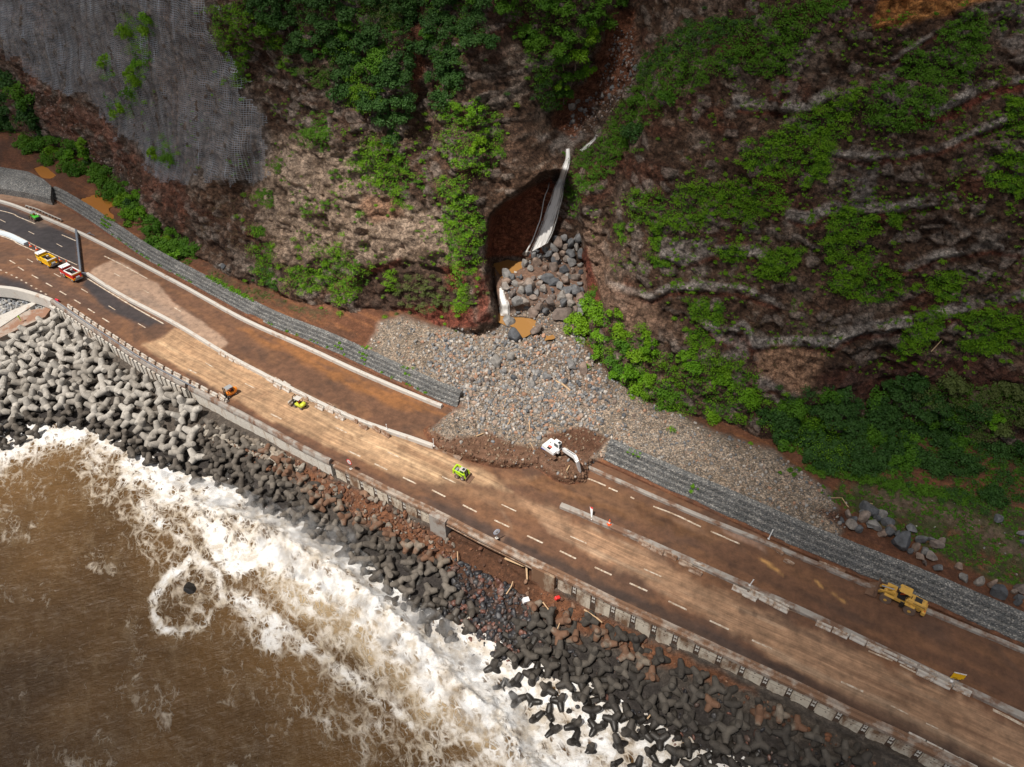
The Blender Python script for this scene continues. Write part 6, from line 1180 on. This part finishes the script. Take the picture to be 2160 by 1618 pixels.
# --- two fire tenders
def fire_tender(px,rz,body,rim_m,label,text):
    P0=unp(*px,0); r=empty('fire_truck',(P0[0],P0[1],.01),rz,label,'fire truck')
    MB().box((0,0,.75),(6.6,1.1,.35)).build('chassis',m_blk,r)
    cab=MB().box((2.1,0,1.55),(1.9,2.35,1.35),bev=.08).box((2.15,0,2.5),(1.7,2.25,.75),bev=.08,taper=(.9,.95)).build('cab',body,r)
    MB().box((2.15,0,2.93),(1.75,2.3,.10),bev=.03).build('cab_roof',m_wht,r)
    wd=MB().box((2.97,0,2.35),(.10,1.95,.55)).box((2.3,1.10,2.35),(.62,.09,.5)).box((2.3,-1.10,2.35),(.62,.09,.5)).box((1.6,1.10,2.35),(.5,.09,.5)).box((1.6,-1.10,2.35),(.5,.09,.5)); wd.build('window',m_glass,cab)
    MB().box((3.15,0,.85),(.35,2.4,.5),bev=.05).build('front_bumper',m_wht if body is m_red else m_fyel,r)
    MB().box((-1.2,1.12,1.65),(3.9,.10,1.5)).box((-1.2,-1.12,1.65),(3.9,.10,1.5)).box((.74,0,1.65),(.10,2.3,1.5)).box((-3.1,0,1.95),(.10,2.3,.9)).box((-1.2,0,1.0),(3.8,2.2,.12)).build('body',body,r)
    MB().box((-1.2,1.10,2.45),(3.9,.26,.14)).box((-1.2,-1.10,2.45),(3.9,.26,.14)).box((.70,0,2.45),(.2,2.0,.14)).build('body_rim',rim_m,r)
    MB().box((-2.95,0,2.5),(.50,2.44,.12)).build('rear_deck',m_gry if 0 else m_conc,r)
    ch=MB()
    for k in range(10): ch.box((-3.22,-1.08+k*.24,2.38),(.06,.15,.26),(R(20),0,0))
    ch.build('rear_chevrons',m_amb,r)
    MB().box((-1.2,1.18,1.0),(3.9,.06,.2)).box((-1.2,-1.18,1.0),(3.9,.06,.2)).build('side_stripe',m_amb,r)
    MB().box((.15,.4,1.75),(.9,1.0,1.0),bev=.05).cyl((-1.9,-.3,2.0),(-1.9,.5,2.0),.38,.38,14).box((-.8,-.4,1.6),(1.1,.7,.8)).build('equipment',m_blk,r)
    MB().box((.1,-.5,2.2),(.5,.5,.3)).box((-1.0,.65,1.8),(1.6,.4,.6),bev=.04).build('locker',m_conc,r)
    MB().cyl((-3.3,-.4,1.5),(-3.3,.5,1.5),.30,.30,14).box((-3.25,0,1.0),(.25,2.0,.4)).build('rear_pump',m_gry,r)
    MB().box((-3.28,.9,1.2),(.12,.3,.5)).box((-3.28,-.9,1.2),(.12,.3,.5)).build('tail_light',m_amb,r)
    MB().cyl((-3.32,-.75,1.75),(-3.42,-.75,1.75),.22,.22,14).build('hose_reel',m_red,r)
    for x in (1.85,-1.85):
        for y in (1.0,-1.0): wheel(r,x,y,.56,.38,m_tyre,m_conc)
    [MB().box((1.85,y,1.18),(1.4,.10,.16)).build('fender',m_gry,r) for y in (1.18,-1.18)]
    if text: textobj(text,.62,m_blk,r,(2.1,0,2.985),(0,0,R(-90)))
    MB().cyl((1.5,.85,2.98),(1.5,.85,3.1),.10,.10,10).build('beacon',m_blue,r); return r
hd=head((110,572),(160,603)); hd=head((129,585),(229,645))  # lane direction, pointing away from the debris
hdA=head((114,577),(171,609))
fire_tender((154.5,586.5),hdA,m_red,m_wht,'red fire truck with white cab roof standing in front of the median barrier','D46')
fire_tender((104,557.5),hdA,m_red,m_fyel,'yellow and red fire truck parked ahead of the red one',None)
# recolour of the yellow truck body parts
for o in bpy.data.objects:
    if o.parent and o.parent.get('label','').startswith('yellow and red fire truck') and o.name.split('.')[0] in ('body','cab','fender'): o.data.materials[0]=m_fyel
# --- forklifts
def forklift(px,rz,bodym,guardm,label,dlab,load=None,lime=False):
    P0=unp(*px,0); r=empty('forklift',(P0[0],P0[1],.01),rz,label,'forklift'); 
    MB().box((-.15,0,.75),(1.9,1.25,.6),bev=.10).box((-.95,0,1.05),(.75,1.3,.75),bev=.18).build('body',bodym,r)
    MB().ball((-1.15,0,1.12),.66,(.62,1.0,.62),3).build('counterweight',bodym,r,True)
    g=MB()
    for x in (.75,-.55):
        for y in (.55,-.55): g.cyl((x,y,.9),(x*.9,y*.95,2.25),.045,.045,8)
    g.build('guard_post',m_blk,r)
    MB().box((.1,0,2.3),(1.45,1.2,.09),bev=.03).build('guard_roof',guardm,r)
    MB().box((-.3,0,1.15),(.5,.5,.2)).box((-.5,0,1.4),(.12,.5,.45)).build('seat',m_blk,r)
    MB().cyl((.35,0,1.0),(.20,0,1.45),.03,.03,8).cyl((.2,0,1.45),(.19,0,1.49),.18,.18,14).build('steering_wheel',m_blk,r)
    ms=MB(); [ms.box((1.15,y,1.35),(.14,.10,2.5)) for y in (.38,-.38)]; [ms.box((1.15,0,z),(.10,.8,.10)) for z in (.4,1.6,2.55)]; ms.build('mast',m_blk,r)
    fk=MB(); [fk.box((1.75,y,.45),(1.1,.12,.06)) for y in (.3,-.3)]; fk.box((1.27,0,.7),(.06,.95,.5)); fk.build('fork',m_blk,r)
    for x,rr in ((.8,.36),(-.85,.30)):
        for y in (.58,-.58): wheel(r,x,y,rr,.26)
    c,s=math.cos(rz),math.sin(rz); d=driver((P0[0]-.25*c,P0[1]-.25*s,1.30),rz,dlab)
    if load:
        o=bpy.data.objects.new('barrier_block',blk['pale'].data); COL.objects.link(o); o.location=(P0[0]+1.85*c,P0[1]+1.85*s,.50); o.rotation_euler=(0,0,rz); tag(o,load,'concrete block')
    return r
h1=head((470,841),(497,826)); forklift((488,834),h1,m_org,m_gry,'orange forklift with grey roof carrying a barrier block to the sea wall','driver in orange vest seated in the orange forklift','pale barrier block carried on the forks of the orange forklift')
h2=head((612,849),(642,862)); forklift((633,858),h2,m_yelF,m_conc,'lime yellow forklift with pale roof carrying a barrier block toward the left','driver in orange vest seated in the lime yellow forklift','pale barrier block carried on the forks of the lime forklift')
# --- skid steer
P0=unp(975,1005,0); rz=head((1005,1013),(955,993)); r=empty('skid_steer_loader',(P0[0],P0[1],.01),rz,'lime green skid steer loader with mud in its front bucket on the tan carriageway','loader')
MB().box((-.25,0,.75),(2.2,1.0,.55),bev=.06).box((-1.15,0,1.15),(.6,1.0,.6),bev=.08).build('body',m_gry,r)
MB().box((.25,0,1.5),(1.15,.92,.95),bev=.05,taper=(.85,.95)).build('cab',m_limeP,r); MB().box((.25,0,2.03),(1.1,.98,.10),bev=.04).build('cab_roof',m_conc,r); MB().box((.42,0,2.09),(.5,.6,.03)).box((.85,0,1.55),(.06,.8,.6)).box((.25,.48,1.6),(.7,.04,.5)).box((.25,-.48,1.6),(.7,.04,.5)).build('window',m_glass,r)
am=MB()
for y in (.72,-.72): am.box((-.2,y,1.55),(2.4,.20,.24),(0,R(9),0)).box((-1.35,y,1.35),(.28,.22,.9)).box((1.05,y,1.05),(.22,.2,1.0),(0,R(-18),0)).box((-.3,y,1.05),(1.4,.16,.14),(0,R(25),0))
am.box((-1.45,0,1.75),(.25,1.5,.2)).build('lift_arm',m_limeP,r)
bk=MB(); bk.prism([(1.25,.08),(2.05,.05),(2.1,.1),(1.45,.2),(1.35,.75),(1.25,.75)],-.95,.95).build('bucket',m_mudm,r)
for x in (.5,-.65):
    for y in (.80,-.80): wheel(r,x,y,.42,.32,m_tyreM,m_conc)
# --- wheel loader
P0=unp(1905,1283,0); wr,wf_=unp(1911,1291,0),unp(1868,1270,0); rz=math.atan2(wf_[1]-wr[1],wf_[0]-wr[0]); mid=(wr+wf_)/2; n_=np.array([math.sin(rz),-math.cos(rz)])  # right-hand side in photograph is the near side
r=empty('wheel_loader',(mid[0]+n_[0]*1.05,mid[1]+n_[1]*1.05,.01),rz,'large yellow wheel loader with raised muddy bucket beside the right gabion wall','wheel loader')
MB().box((-2.1,0,1.75),(2.9,1.5,1.0),bev=.12).box((-2.2,0,2.35),(2.6,1.4,.35),bev=.1).box((-3.5,0,1.2),(.6,2.2,.8),bev=.1).build('engine_hood',m_cat,r)
MB().box((-1.0,0,1.0),(4.2,1.1,.6),bev=.05).box((1.3,0,1.1),(1.9,1.0,.8),bev=.05).build('chassis',m_cat,r)
MB().box((-2.3,0,2.55),(1.0,.9,.05)).box((-2.6,.72,2.1),(1.7,.06,.14)).box((-2.6,-.72,2.1),(1.7,.06,.14)).build('hood_vent',m_blk,r)
cb=MB()
for x in (.35,-.75):
    for y in (.62,-.62): cb.cyl((x,y,1.9),(x*.95,y*.95,3.3),.06,.06,8)
cb.box((-.2,0,1.9),(1.4,1.35,.3)).build('cab_frame',m_blk,r); MB().box((-.25,0,3.38),(1.7,1.6,.14),bev=.05).box((.62,.45,3.38),(.2,.3,.1)).box((.62,-.45,3.38),(.2,.3,.1)).build('cab_roof',m_cat,r)
m_gl2=newmat('cab_glass'); bb_=m_gl2[2]; bb_.inputs['Transmission Weight'].default_value=1; bb_.inputs['Roughness'].default_value=.05; bb_.inputs['Base Color'].default_value=(.25,.30,.32,1)
MB().box((.38,0,2.6),(.02,1.2,1.2)).box((-.78,0,2.6),(.02,1.2,1.2)).build('cab_glass',m_gl2[0],r); MB().box((-.4,0,2.15),(.5,.55,.2)).box((-.65,0,2.5),(.14,.5,.6)).build('seat',m_blk,r)
ar=MB()
for y in (.55,-.55): ar.box((2.0,y,1.75),(1.9,.22,.42),(0,R(22),0)).box((3.0,y,1.1),(.8,.22,.35),(0,R(35),0)).cyl((1.2,y*.8,1.5),(2.4,y*.8,1.7),.11,.11,10)
ar.box((2.2,0,1.75),(.5,1.1,.3)).box((1.55,0,2.1),(1.4,.25,.3),(0,R(8),0)).box((1.1,0,1.8),(.5,1.1,.7)).build('lift_arm',m_cat,r)
MB().cyl((1.2,0,2.35),(2.9,0,1.9),.10,.10,10).build('tilt_cylinder',m_steel,r)
MB().prism([(3.15,.25),(4.55,.12),(4.62,.2),(3.55,.55),(3.30,1.05),(3.55,1.75),(3.45,1.8),(3.1,1.2),(3.0,.6)],-1.5,1.5).build('bucket',m_mudm,r)
[MB().box((x,y,1.73),(1.45,.5,.08)).build('fender',m_cat,r) for x in (1.5,-1.5) for y in (1.12,-1.12)]
ld_=MB(); [ld_.box((-.5,-1.0,z),(.6,.3,.05)) for z in (.7,1.1,1.5)]; [ld_.box((-.5,1.0,z),(.6,.3,.05)) for z in (.7,1.1,1.5)]; ld_.build('step',m_blk,r)
for x in (1.75,-1.75):
    for y in (1.12,-1.12): wheel(r,x,y,.82,.62,m_tyreM,m_cat,.38)
MB().cyl((-1.3,.3,2.4),(-1.3,.3,3.0),.07,.07,8).build('exhaust_pipe',m_blk,r); MB().box((-3.6,.75,1.6),(.1,.25,.2)).box((-3.6,-.75,1.6),(.1,.25,.2)).build('tail_light',m_red,r)
q=r.location; driver((q[0]-.3*math.cos(rz),q[1]-.3*math.sin(rz),q[2]+2.25),rz,'driver in orange vest seated in the yellow wheel loader')
# --- green loader
P0=unp(76,463,0); rz=head((60,452),(90,470)); r=empty('green_loader',(P0[0],P0[1],.01),rz,'small green loader with muddy bucket clearing the black asphalt at far left','loader')
MB().box((-.9,0,1.05),(1.9,1.4,.8),bev=.15).box((.9,0,.8),(1.2,.8,.5)).build('body',m_grn,r); MB().box((.0,0,2.35),(1.3,1.3,.1),bev=.04).build('cab_roof',m_gry,r)
g=MB(); [g.cyl((x,y,1.3),(x*.9,y,2.3),.05,.05,8) for x in (.55,-.55) for y in (.55,-.55)]; g.build('cab_frame',m_grn,r); MB().box((-1.85,0,.95),(.3,1.3,.7),bev=.1).build('radiator_grille',m_blk,r)
g=MB(); [g.box((1.5,y,1.1),(1.4,.14,.2),(0,R(25),0)) for y in (.35,-.35)]; g.build('lift_arm',m_grn,r); MB().prism([(2.0,.08),(2.8,.05),(2.2,.3),(2.1,.8),(2.0,.8)],-.95,.95).build('bucket',m_mudm,r)
for x in (.85,-.95):
    for y in (.78,-.78): wheel(r,x,y,.5,.36,m_tyreM,m_tan)
driver((P0[0]-.1*math.cos(rz),P0[1]-.1*math.sin(rz),1.45),rz,'driver in orange vest seated in the small green loader')
# --- excavator
zt=float(land_at(1168,957)[2])+.40; print('zt',zt); dz_=zt-1.15; P0=unp(1166,955,zt); tz=head((1180,972),(1146,945)); 
ex_=empty('excavator',(P0[0],P0[1],zt),0,'white excavator with blue trim digging at the edge of the mud heap','excavator')
def rot2(v,a): return (v[0]*math.cos(a)-v[1]*math.sin(a),v[0]*math.sin(a)+v[1]*math.cos(a))
def trk(y):
    mb=MB(); mb.prism([(-1.75,.25),(-1.5,.0),(1.5,.0),(1.75,.25),(1.8,.5),(1.55,.78),(-1.55,.78),(-1.8,.5)],y-.25,y+.25)
    for k in range(18): mb.box((-1.6+k*.19,y,.80),(.10,.52,.05))
    o=mb.build('track',m_mudm,ex_); o.rotation_euler=(0,0,tz); return o
trk(1.0); trk(-1.0); o=MB().box((0,0,.5),(2.0,1.5,.45),bev=.05).build('undercarriage',m_mudm,ex_); o.rotation_euler=(0,0,tz)
o=MB().box((-2.0,0,.35),(.12,2.4,.6)).box((-1.6,.5,.4),(.8,.12,.15)).box((-1.6,-.5,.4),(.8,.12,.15)).build('dozer_blade',m_mudm,ex_); o.rotation_euler=(0,0,tz)
bz=head((1213,968),(1176,944),1.5)
up=empty('upper_body',(0,0,0)); 
def U(mb,name,mat,par=None,sm=False):
    o=mb.build(name,mat,ex_ if par is None else par,sm); 
    if par is None: o.rotation_euler=(0,0,bz)
    return o
bpy.data.objects.remove(up)
hs_=MB(); hs_.prism([(-1.75,1.02),(-1.45,1.0),(1.2,1.0),(1.2,1.55),(-1.2,1.9),(-1.65,1.8)],-1.25,1.25); U(hs_,'house',m_wht)
U(MB().box((-1.35,0,1.02),(1.0,2.56,.16),bev=.05),'counterweight_trim',m_blue)
cbx=U(MB().box((.45,.72,1.95),(1.5,.98,1.25),bev=.08,taper=(.85,.92)).box((.4,.72,2.62),(1.35,.95,.08),bev=.03),'cab',m_wht)
U(MB().box((.85,.72,2.67),(.45,.55,.03)).box((1.17,.72,2.0),(.10,.75,.8),(0,R(-4),0)).box((.5,.22,2.05),(.9,.05,.7)).box((.5,1.22,2.05),(.9,.05,.7)),'window',m_glass)
rl=MB(); [rl.box((-.25+.0*k,-.35-.12*k,1.86),(.7,.05,.05)) for k in range(4)]; rl.box((-.6,-.55,1.86),(.05,.5,.05)).box((.1,-.55,1.86),(.05,.5,.05)); U(rl,'engine_grille',paint('rail_red',(.75,.08,.03)))
U(MB().box((-.3,-.95,1.72),(.9,.4,.18)).cyl((-.8,.2,1.9),(-.8,.2,2.15),.07,.07,8),'engine_cover',m_blk)
# boom from base to elbow to tip, solved from the photograph at plausible heights
def wl(px,py,z): p=unp(px,py,z); return Vector((p[0]-P0[0],p[1]-P0[1],p[2]-zt))
b0=wl(1189,948,2.6+dz_); b1=wl(1212,963,4.4+dz_); b2=wl(1217,972,4.5+dz_); s2=wl(1223,994,2.3); b3=wl(1225,1000,1.6)
def beam(a,b_,w,h,h2=None):
    d=(b_-a); L_=d.length; q=d.to_track_quat('X','Z').to_euler(); mb=MB(); h2=h2 or h
    mb.prism([(0,-h/2),(L_,-h2/2),(L_,h2/2),(0,h/2)],-w/2,w/2); M_=Matrix.Translation(a)@q.to_matrix().to_4x4(); bmesh.ops.transform(mb.bm,matrix=M_,verts=mb.bm.verts); return mb
beam(b0,b1,.55,.6,.75).build('boom',m_wht,ex_); beam(b1,b2,.55,.75,.6).build('boom_elbow',m_wht,ex_); beam(b2,s2,.46,.6,.34).build('dipper_arm',m_wht,ex_)
sd=(b1-b0).cross(Vector((0,0,1))).normalized(); MB().cyl(b0-sd*.4+Vector((0,0,-.5)),b1-sd*.35+Vector((0,0,-.5)),.10,.08,10).build('boom_cylinder',m_wht,ex_); MB().cyl(b0+(b1-b0)*.3+Vector((0,0,.38)),b1+Vector((0,0,.45)),.08,.08,10).build('dipper_cylinder',m_steel,ex_)
U(MB().box((1.25,-.1,1.35),(.6,.5,.9),bev=.08),'boom_mount',m_wht); MB().cyl(s2,b3,.16,.12,10).build('bucket_linkage',m_wht,ex_)
bk=MB(); bk.prism([(-.1,.35),(.45,.1),(.5,-.5),(.1,-.75),(-.55,-.6),(-.6,-.5),(0,-.5),(.2,-.3),(.15,0)],-.5,.5); o=bk.build('bucket',m_mudm,ex_); o.location=b3; o.rotation_euler=(0,0,bz-R(25))
c_=rot2((.25,.72),bz); driver((P0[0]+c_[0],P0[1]+c_[1],zt+1.55),bz,'driver in orange vest seated in the white excavator cab')
# ================================================================ SIGNS, CONES, POSTS
m_rf=pmat('sign_red',(.72,.03,.03),.4); m_cone=pmat('cone_orange',(.90,.13,.03),.5)
def sign_round(px,base_z,h,label,face,ring,rz,glyph=None):
    P0=unp(*px,base_z); r=empty('road_sign',(P0[0],P0[1],base_z),rz,label,'road sign'); MB().cyl((0,0,0),(0,0,h),.05,.05,10).build('post',m_steel,r); MB().box((0,0,.03),(.5,.5,.06)).build('foot',m_conc,r)
    MB().cyl((.06,0,h),(.09,0,h),.62,.62,28).build('sign_face',ring,r); MB().cyl((.09,0,h),(.10,0,h),.46,.46,28).build('sign_field',face,r)
    if glyph: textobj(glyph,.6,m_blk,r,(.105,0,h),(R(90),0,R(90)))
    return r
sign_round((740,989),.9,1.9,'round red-rimmed white speed sign standing on the sea wall coping',m_wht,m_rf,R(-125),'50')
sb_=sign_round((1047.5,1135),.9,1.7,'small round white sign with dark centre on the coping above the bridge opening',m_wht,pmat('sign_pale_blue',(.62,.68,.85),.4),R(-60),None); MB().cyl((.10,.05,1.62),(.112,.05,1.62),.13,.13,14).build('sign_symbol',m_blk,sb_)
P0=unp(2013,1437,.6); r=empty('direction_board',(P0[0],P0[1],.6),R(-105),'yellow board sign with white top strip on the right median','road sign')
MB().cyl((0,-.35,0),(0,-.35,2.0),.05,.05,8).cyl((0,.35,0),(0,.35,2.0),.05,.05,8).build('post',m_steel,r); MB().box((.06,0,1.55),(.04,1.6,1.05)).box((.06,-.15,.85),(.04,1.4,.22)).build('sign_face',paint('sign_yellow',(.85,.48,.0)),r); MB().box((.06,0,2.18),(.045,1.6,.2)).build('top_strip',m_wht,r)
tx=textobj('N1',.14,m_blk,r,(.09,0,2.18),(R(90),0,R(90))); MB().box((.12,-.3,1.0),(.03,.6,.05)).build('arrow',m_blk,r); MB().ball((.25,-.5,.25),.22).build('lamp',m_wht,r,True)
P0=unp(1248,1091,.7); r=empty('fallen_sign',(P0[0],P0[1],.7),R(20),'bent red and white warning sign leaning on the right median','road sign'); mb=MB(); mb.prism([(-.1,0),(.1,0),(.55,1.6),(.05,1.9)],-.03,.03); o=mb.build('sign_face',m_wht,r); o.rotation_euler=(R(-35),0,0); mb=MB(); mb.prism([(.42,1.3),(.55,1.6),(.05,1.9),(.15,1.6)],-.05,-.035); o=mb.build('red_band',m_rf,r); o.rotation_euler=(R(-35),0,0); MB().box((.1,.2,.1),(1.6,.12,.1),(0,R(-20),R(60))).build('post',m_wht,r)
def cone(px,z,label):
    P0=unp(*px,z); r=empty('traffic_cone',(P0[0],P0[1],z),random.random(),label,'traffic cone'); MB().box((0,0,.03),(.5,.5,.06)).cyl((0,0,.06),(0,0,1.0),.22,.05,16).build('cone_body',m_cone,r); MB().cyl((0,0,.32),(0,0,.52),.178,.138,16).cyl((0,0,.66),(0,0,.84),.108,.07,16).build('white_band',m_wht,r); r.scale=(1.3,1.3,1.3); return r
for px,lab in (((65,519.5),'first orange traffic cone in line just right of the blue-white island'),((78,526.5),'second orange cone from the blue-white island, beside white debris'),((128,551),'orange cone behind the yellow fire truck'),((143,557),'orange cone at the front corner of the red fire truck')): cone(px,.01,lab)
cone((1285,1106),.75,'orange and white traffic cone standing on the right median barrier')
def post(px,z,h,label,lean=(0,0),r_=.07):
    P0=unp(*px,z); o=MB().cyl((0,0,0),(0,0,h),r_,r_*.9,8).box((0,0,.05),(.3,.3,.1)).box((0,0,h-.1),(.2,.06,.2)).build('marker_post',m_wht); o.location=tuple(P0); o.rotation_euler=(lean[0],lean[1],0); tag(o,label,'post')
post((990,866),1.2,3.3,'tall thin white post at the right end of the left gabion wall',(0,R(-4))); post((915,941),.8,2.0,'thin white post at the broken end of the left median'); post((1621,1137),.4,2.2,'leaning white post at the foot of the right gabion wall',(R(-8),R(10)),.09); post((1581,1235),.7,1.6,'short white post on the right median',(0,R(12)),.09); post((816,905),.9,1.3,'small grey post on the left median near the blue barrel')
o=MB().cyl((-.5,0,.3),(.5,0,.3),.3,.3,14).cyl((-.2,0,.3),(-.1,0,.3),.33,.33,14).cyl((.15,0,.3),(.25,0,.3),.33,.33,14).build('blue_barrel',m_blue); P0=unp(838,917,.2); o.location=(P0[0],P0[1],.01); o.rotation_euler=(0,0,R(-30)); tag(o,'blue barrel lying against the left median','barrel')
o=MB().cyl((-1.2,0,.2),(1.2,0,.3),.06,.06,8).box((1.2,0,.3),(.5,1.0,.05)).build('toppled_sign',m_steel); P0=unp(194,496,.3); o.location=(P0[0],P0[1],.3); o.rotation_euler=(0,0,R(150)); tag(o,'toppled steel sign frame lying behind the upper barrier near the gate','road sign')
P0=unp(44,676,-1.7); p_=driver((P0[0],P0[1],-1.7+.9),R(200),'person in lime vest standing on the concrete strip beside the boulders',False,m_limeP)
o=MB().box((0,0,.3),(.9,.6,.6),bev=.1).build('red_bag',m_rf); P0=unp(1174,1264,-4.2); o.location=(P0[0],P0[1],-4.1); o.rotation_euler=(.2,.3,.5); tag(o,'red plastic bag in the mud below the abutment','bag')
o=MB().box((0,0,0),(1.0,.8,.9),bev=.05).build('white_crate',m_wht); P0=unp(1109,1269,-4.6); o.location=(P0[0],P0[1],-4.2); o.rotation_euler=(.3,.2,.4); tag(o,'white plastic crate among the tetrapods below the bridge','crate')
# ================================================================ CLOUDS (out of view, shaped to shade the cliffs and darken the corners)
# one lumpy cloud bank with a ragged opening cut to the lit area; its edges thin out
CZ=270.0; shx=CZ/sv.z*sv.x; shy=CZ/sv.z*sv.y
LIT=[(-420,400),(60,410),(300,540),(560,600),(780,585),(980,560),(1160,560),(1260,660),(1300,800),(1400,1000),(1340,1180),(1330,1330),(1450,1450),(1480,1600),(1150,1680),(850,1600),(700,1420),(420,1260),(150,1130),(-420,1060)]
lw=unp([p[0] for p in LIT],[p[1] for p in LIT],0)[:,:2]+np.array([shx,shy])
cx=np.arange(-520,460,12.); cy=np.arange(-460,560,12.); CX,CY=np.meshgrid(cx,cy)
dd=polydist(CX,CY,lw,True); ins=inside(CX,CY,lw); dd=np.where(ins,-dd,dd)+13*fbm(CX/55,CY/55,None,4,501)
den=sst(-12,26,dd)*(.80+.2*fbm(CX/60,CY/60,None,3,503)); 
edge=np.minimum.reduce([CX-cx[0],cx[-1]-CX,CY-cy[0],cy[-1]-CY]); den*=sst(0,60,edge)
nr_,nc_=CX.shape; th=4+16*den*(1+.5*fbm(CX/35,CY/35,None,4,507)); topz=CZ+th; botz=CZ-th*.35
V=np.concatenate([np.stack([CX,CY,topz],-1).reshape(-1,3),np.stack([CX,CY,botz],-1).reshape(-1,3)]); k_=(den>.02); kf=(k_[:-1,:-1]|k_[1:,1:]|k_[1:,:-1]|k_[:-1,1:]); F=gridfaces(nr_,nc_,kf); F=np.vstack([F,F[:,::-1]+nr_*nc_]); V,F,dn=compact(V,F,np.r_[den.ravel(),den.ravel()])
m,n,b=newmat('cloud_vapour'); b.inputs['Base Color'].default_value=(.9,.9,.9,1); at=N(n,'ShaderNodeAttribute',attribute_name='vapour').outputs['Fac']
tl=N(n,'ShaderNodeBsdfTranslucent'); tl.inputs['Color'].default_value=(.34,.33,.31,1); tr=N(n,'ShaderNodeBsdfTransparent'); mx=N(n,'ShaderNodeMixShader'); n.links.new(math_(n,'MULTIPLY',at,.72),mx.inputs[0]); n.links.new(tr.outputs[0],mx.inputs[1]); n.links.new(tl.outputs[0],mx.inputs[2]); n.links.new(mx.outputs[0],n.nodes['Material Output'].inputs[0])
tag(npmesh('cloud',V,F,m,True,attrs={'vapour':dn}),kind='structure')
# ================================================================ spray thrown up where the swell breaks
CRL=[(330,1000),(400,1025),(470,1055),(560,1105),(640,1150),(700,1190),(770,1250),(840,1315),(920,1385),(990,1455),(1060,1530),(1130,1600)]
cr=resample(unp([p[0] for p in CRL],[p[1] for p in CRL],SEA+1)[:,:2],1.2); _,nn_=normals2(cr); n1_=len(cr); K=18; ang=np.linspace(0,2*math.pi,K,endpoint=False)
Rr=(2.2+1.6*(fbm(np.arange(n1_)/7.,np.zeros(n1_),None,3,601)*.5+.5)*2)[:,None]*np.interp(np.arange(n1_),[0,10,n1_*.35,n1_-14,n1_-1],[.25,.5,1.25,.85,.3])[:,None]
Rr=Rr*(1+.25*fbm(np.arange(n1_)[:,None]/4.+0*ang[None],np.cos(ang)[None]*1.3+0*Rr,None,3,603))
V=np.zeros((n1_,K,3)); V[...,0]=cr[:,None,0]+nn_[:,None,0]*np.cos(ang)[None]*Rr*1.5; V[...,1]=cr[:,None,1]+nn_[:,None,1]*np.cos(ang)[None]*Rr*1.5; V[...,2]=SEA+1.0+np.maximum(np.sin(ang)[None],-.35)*Rr*1.05
i=np.arange(n1_*K).reshape(n1_,K); a=i[:-1]; b_=i[1:]; F=[tuple(f) for f in np.stack([a,np.roll(a,-1,1),np.roll(b_,-1,1),b_],-1).reshape(-1,4)]+[tuple(i[0][::-1]),tuple(i[-1])]
me=bpy.data.meshes.new('sea_spray'); me.from_pydata(V.reshape(-1,3).tolist(),[],F); bm=bmesh.new(); bm.from_mesh(me); bmesh.ops.recalc_face_normals(bm,faces=bm.faces); bm.to_mesh(me); bm.free()
m=bpy.data.materials.new('spray_mist'); m.use_nodes=True; n=m.node_tree; n.nodes.remove(n.nodes['Principled BSDF']); vs=N(n,'ShaderNodeVolumePrincipled'); vs.inputs['Color'].default_value=(.88,.88,.89,1); vs.inputs['Anisotropy'].default_value=.2
p=geo(n); f=noise(n,p,.42,5,.65,.4); sx=N(n,'ShaderNodeSeparateXYZ'); n.links.new(p,sx.inputs[0]); hf=N(n,'ShaderNodeMapRange'); n.links.new(sx.outputs[2],hf.inputs['Value']); hf.inputs['From Min'].default_value=SEA+5; hf.inputs['From Max'].default_value=SEA
dn_=math_(n,'MULTIPLY',ramp(n,f,[(.48,0.),(.70,1.)]),math_(n,'MULTIPLY',hf.outputs[0],1.0)); n.links.new(dn_,vs.inputs['Density']); n.links.new(vs.outputs[0],n.nodes['Material Output'].inputs['Volume'])
me.materials.append(m); o=bpy.data.objects.new('sea_spray',me); COL.objects.link(o); tag(o,'white spray cloud over the breaking surf along the breakwater','spray',kind='stuff')
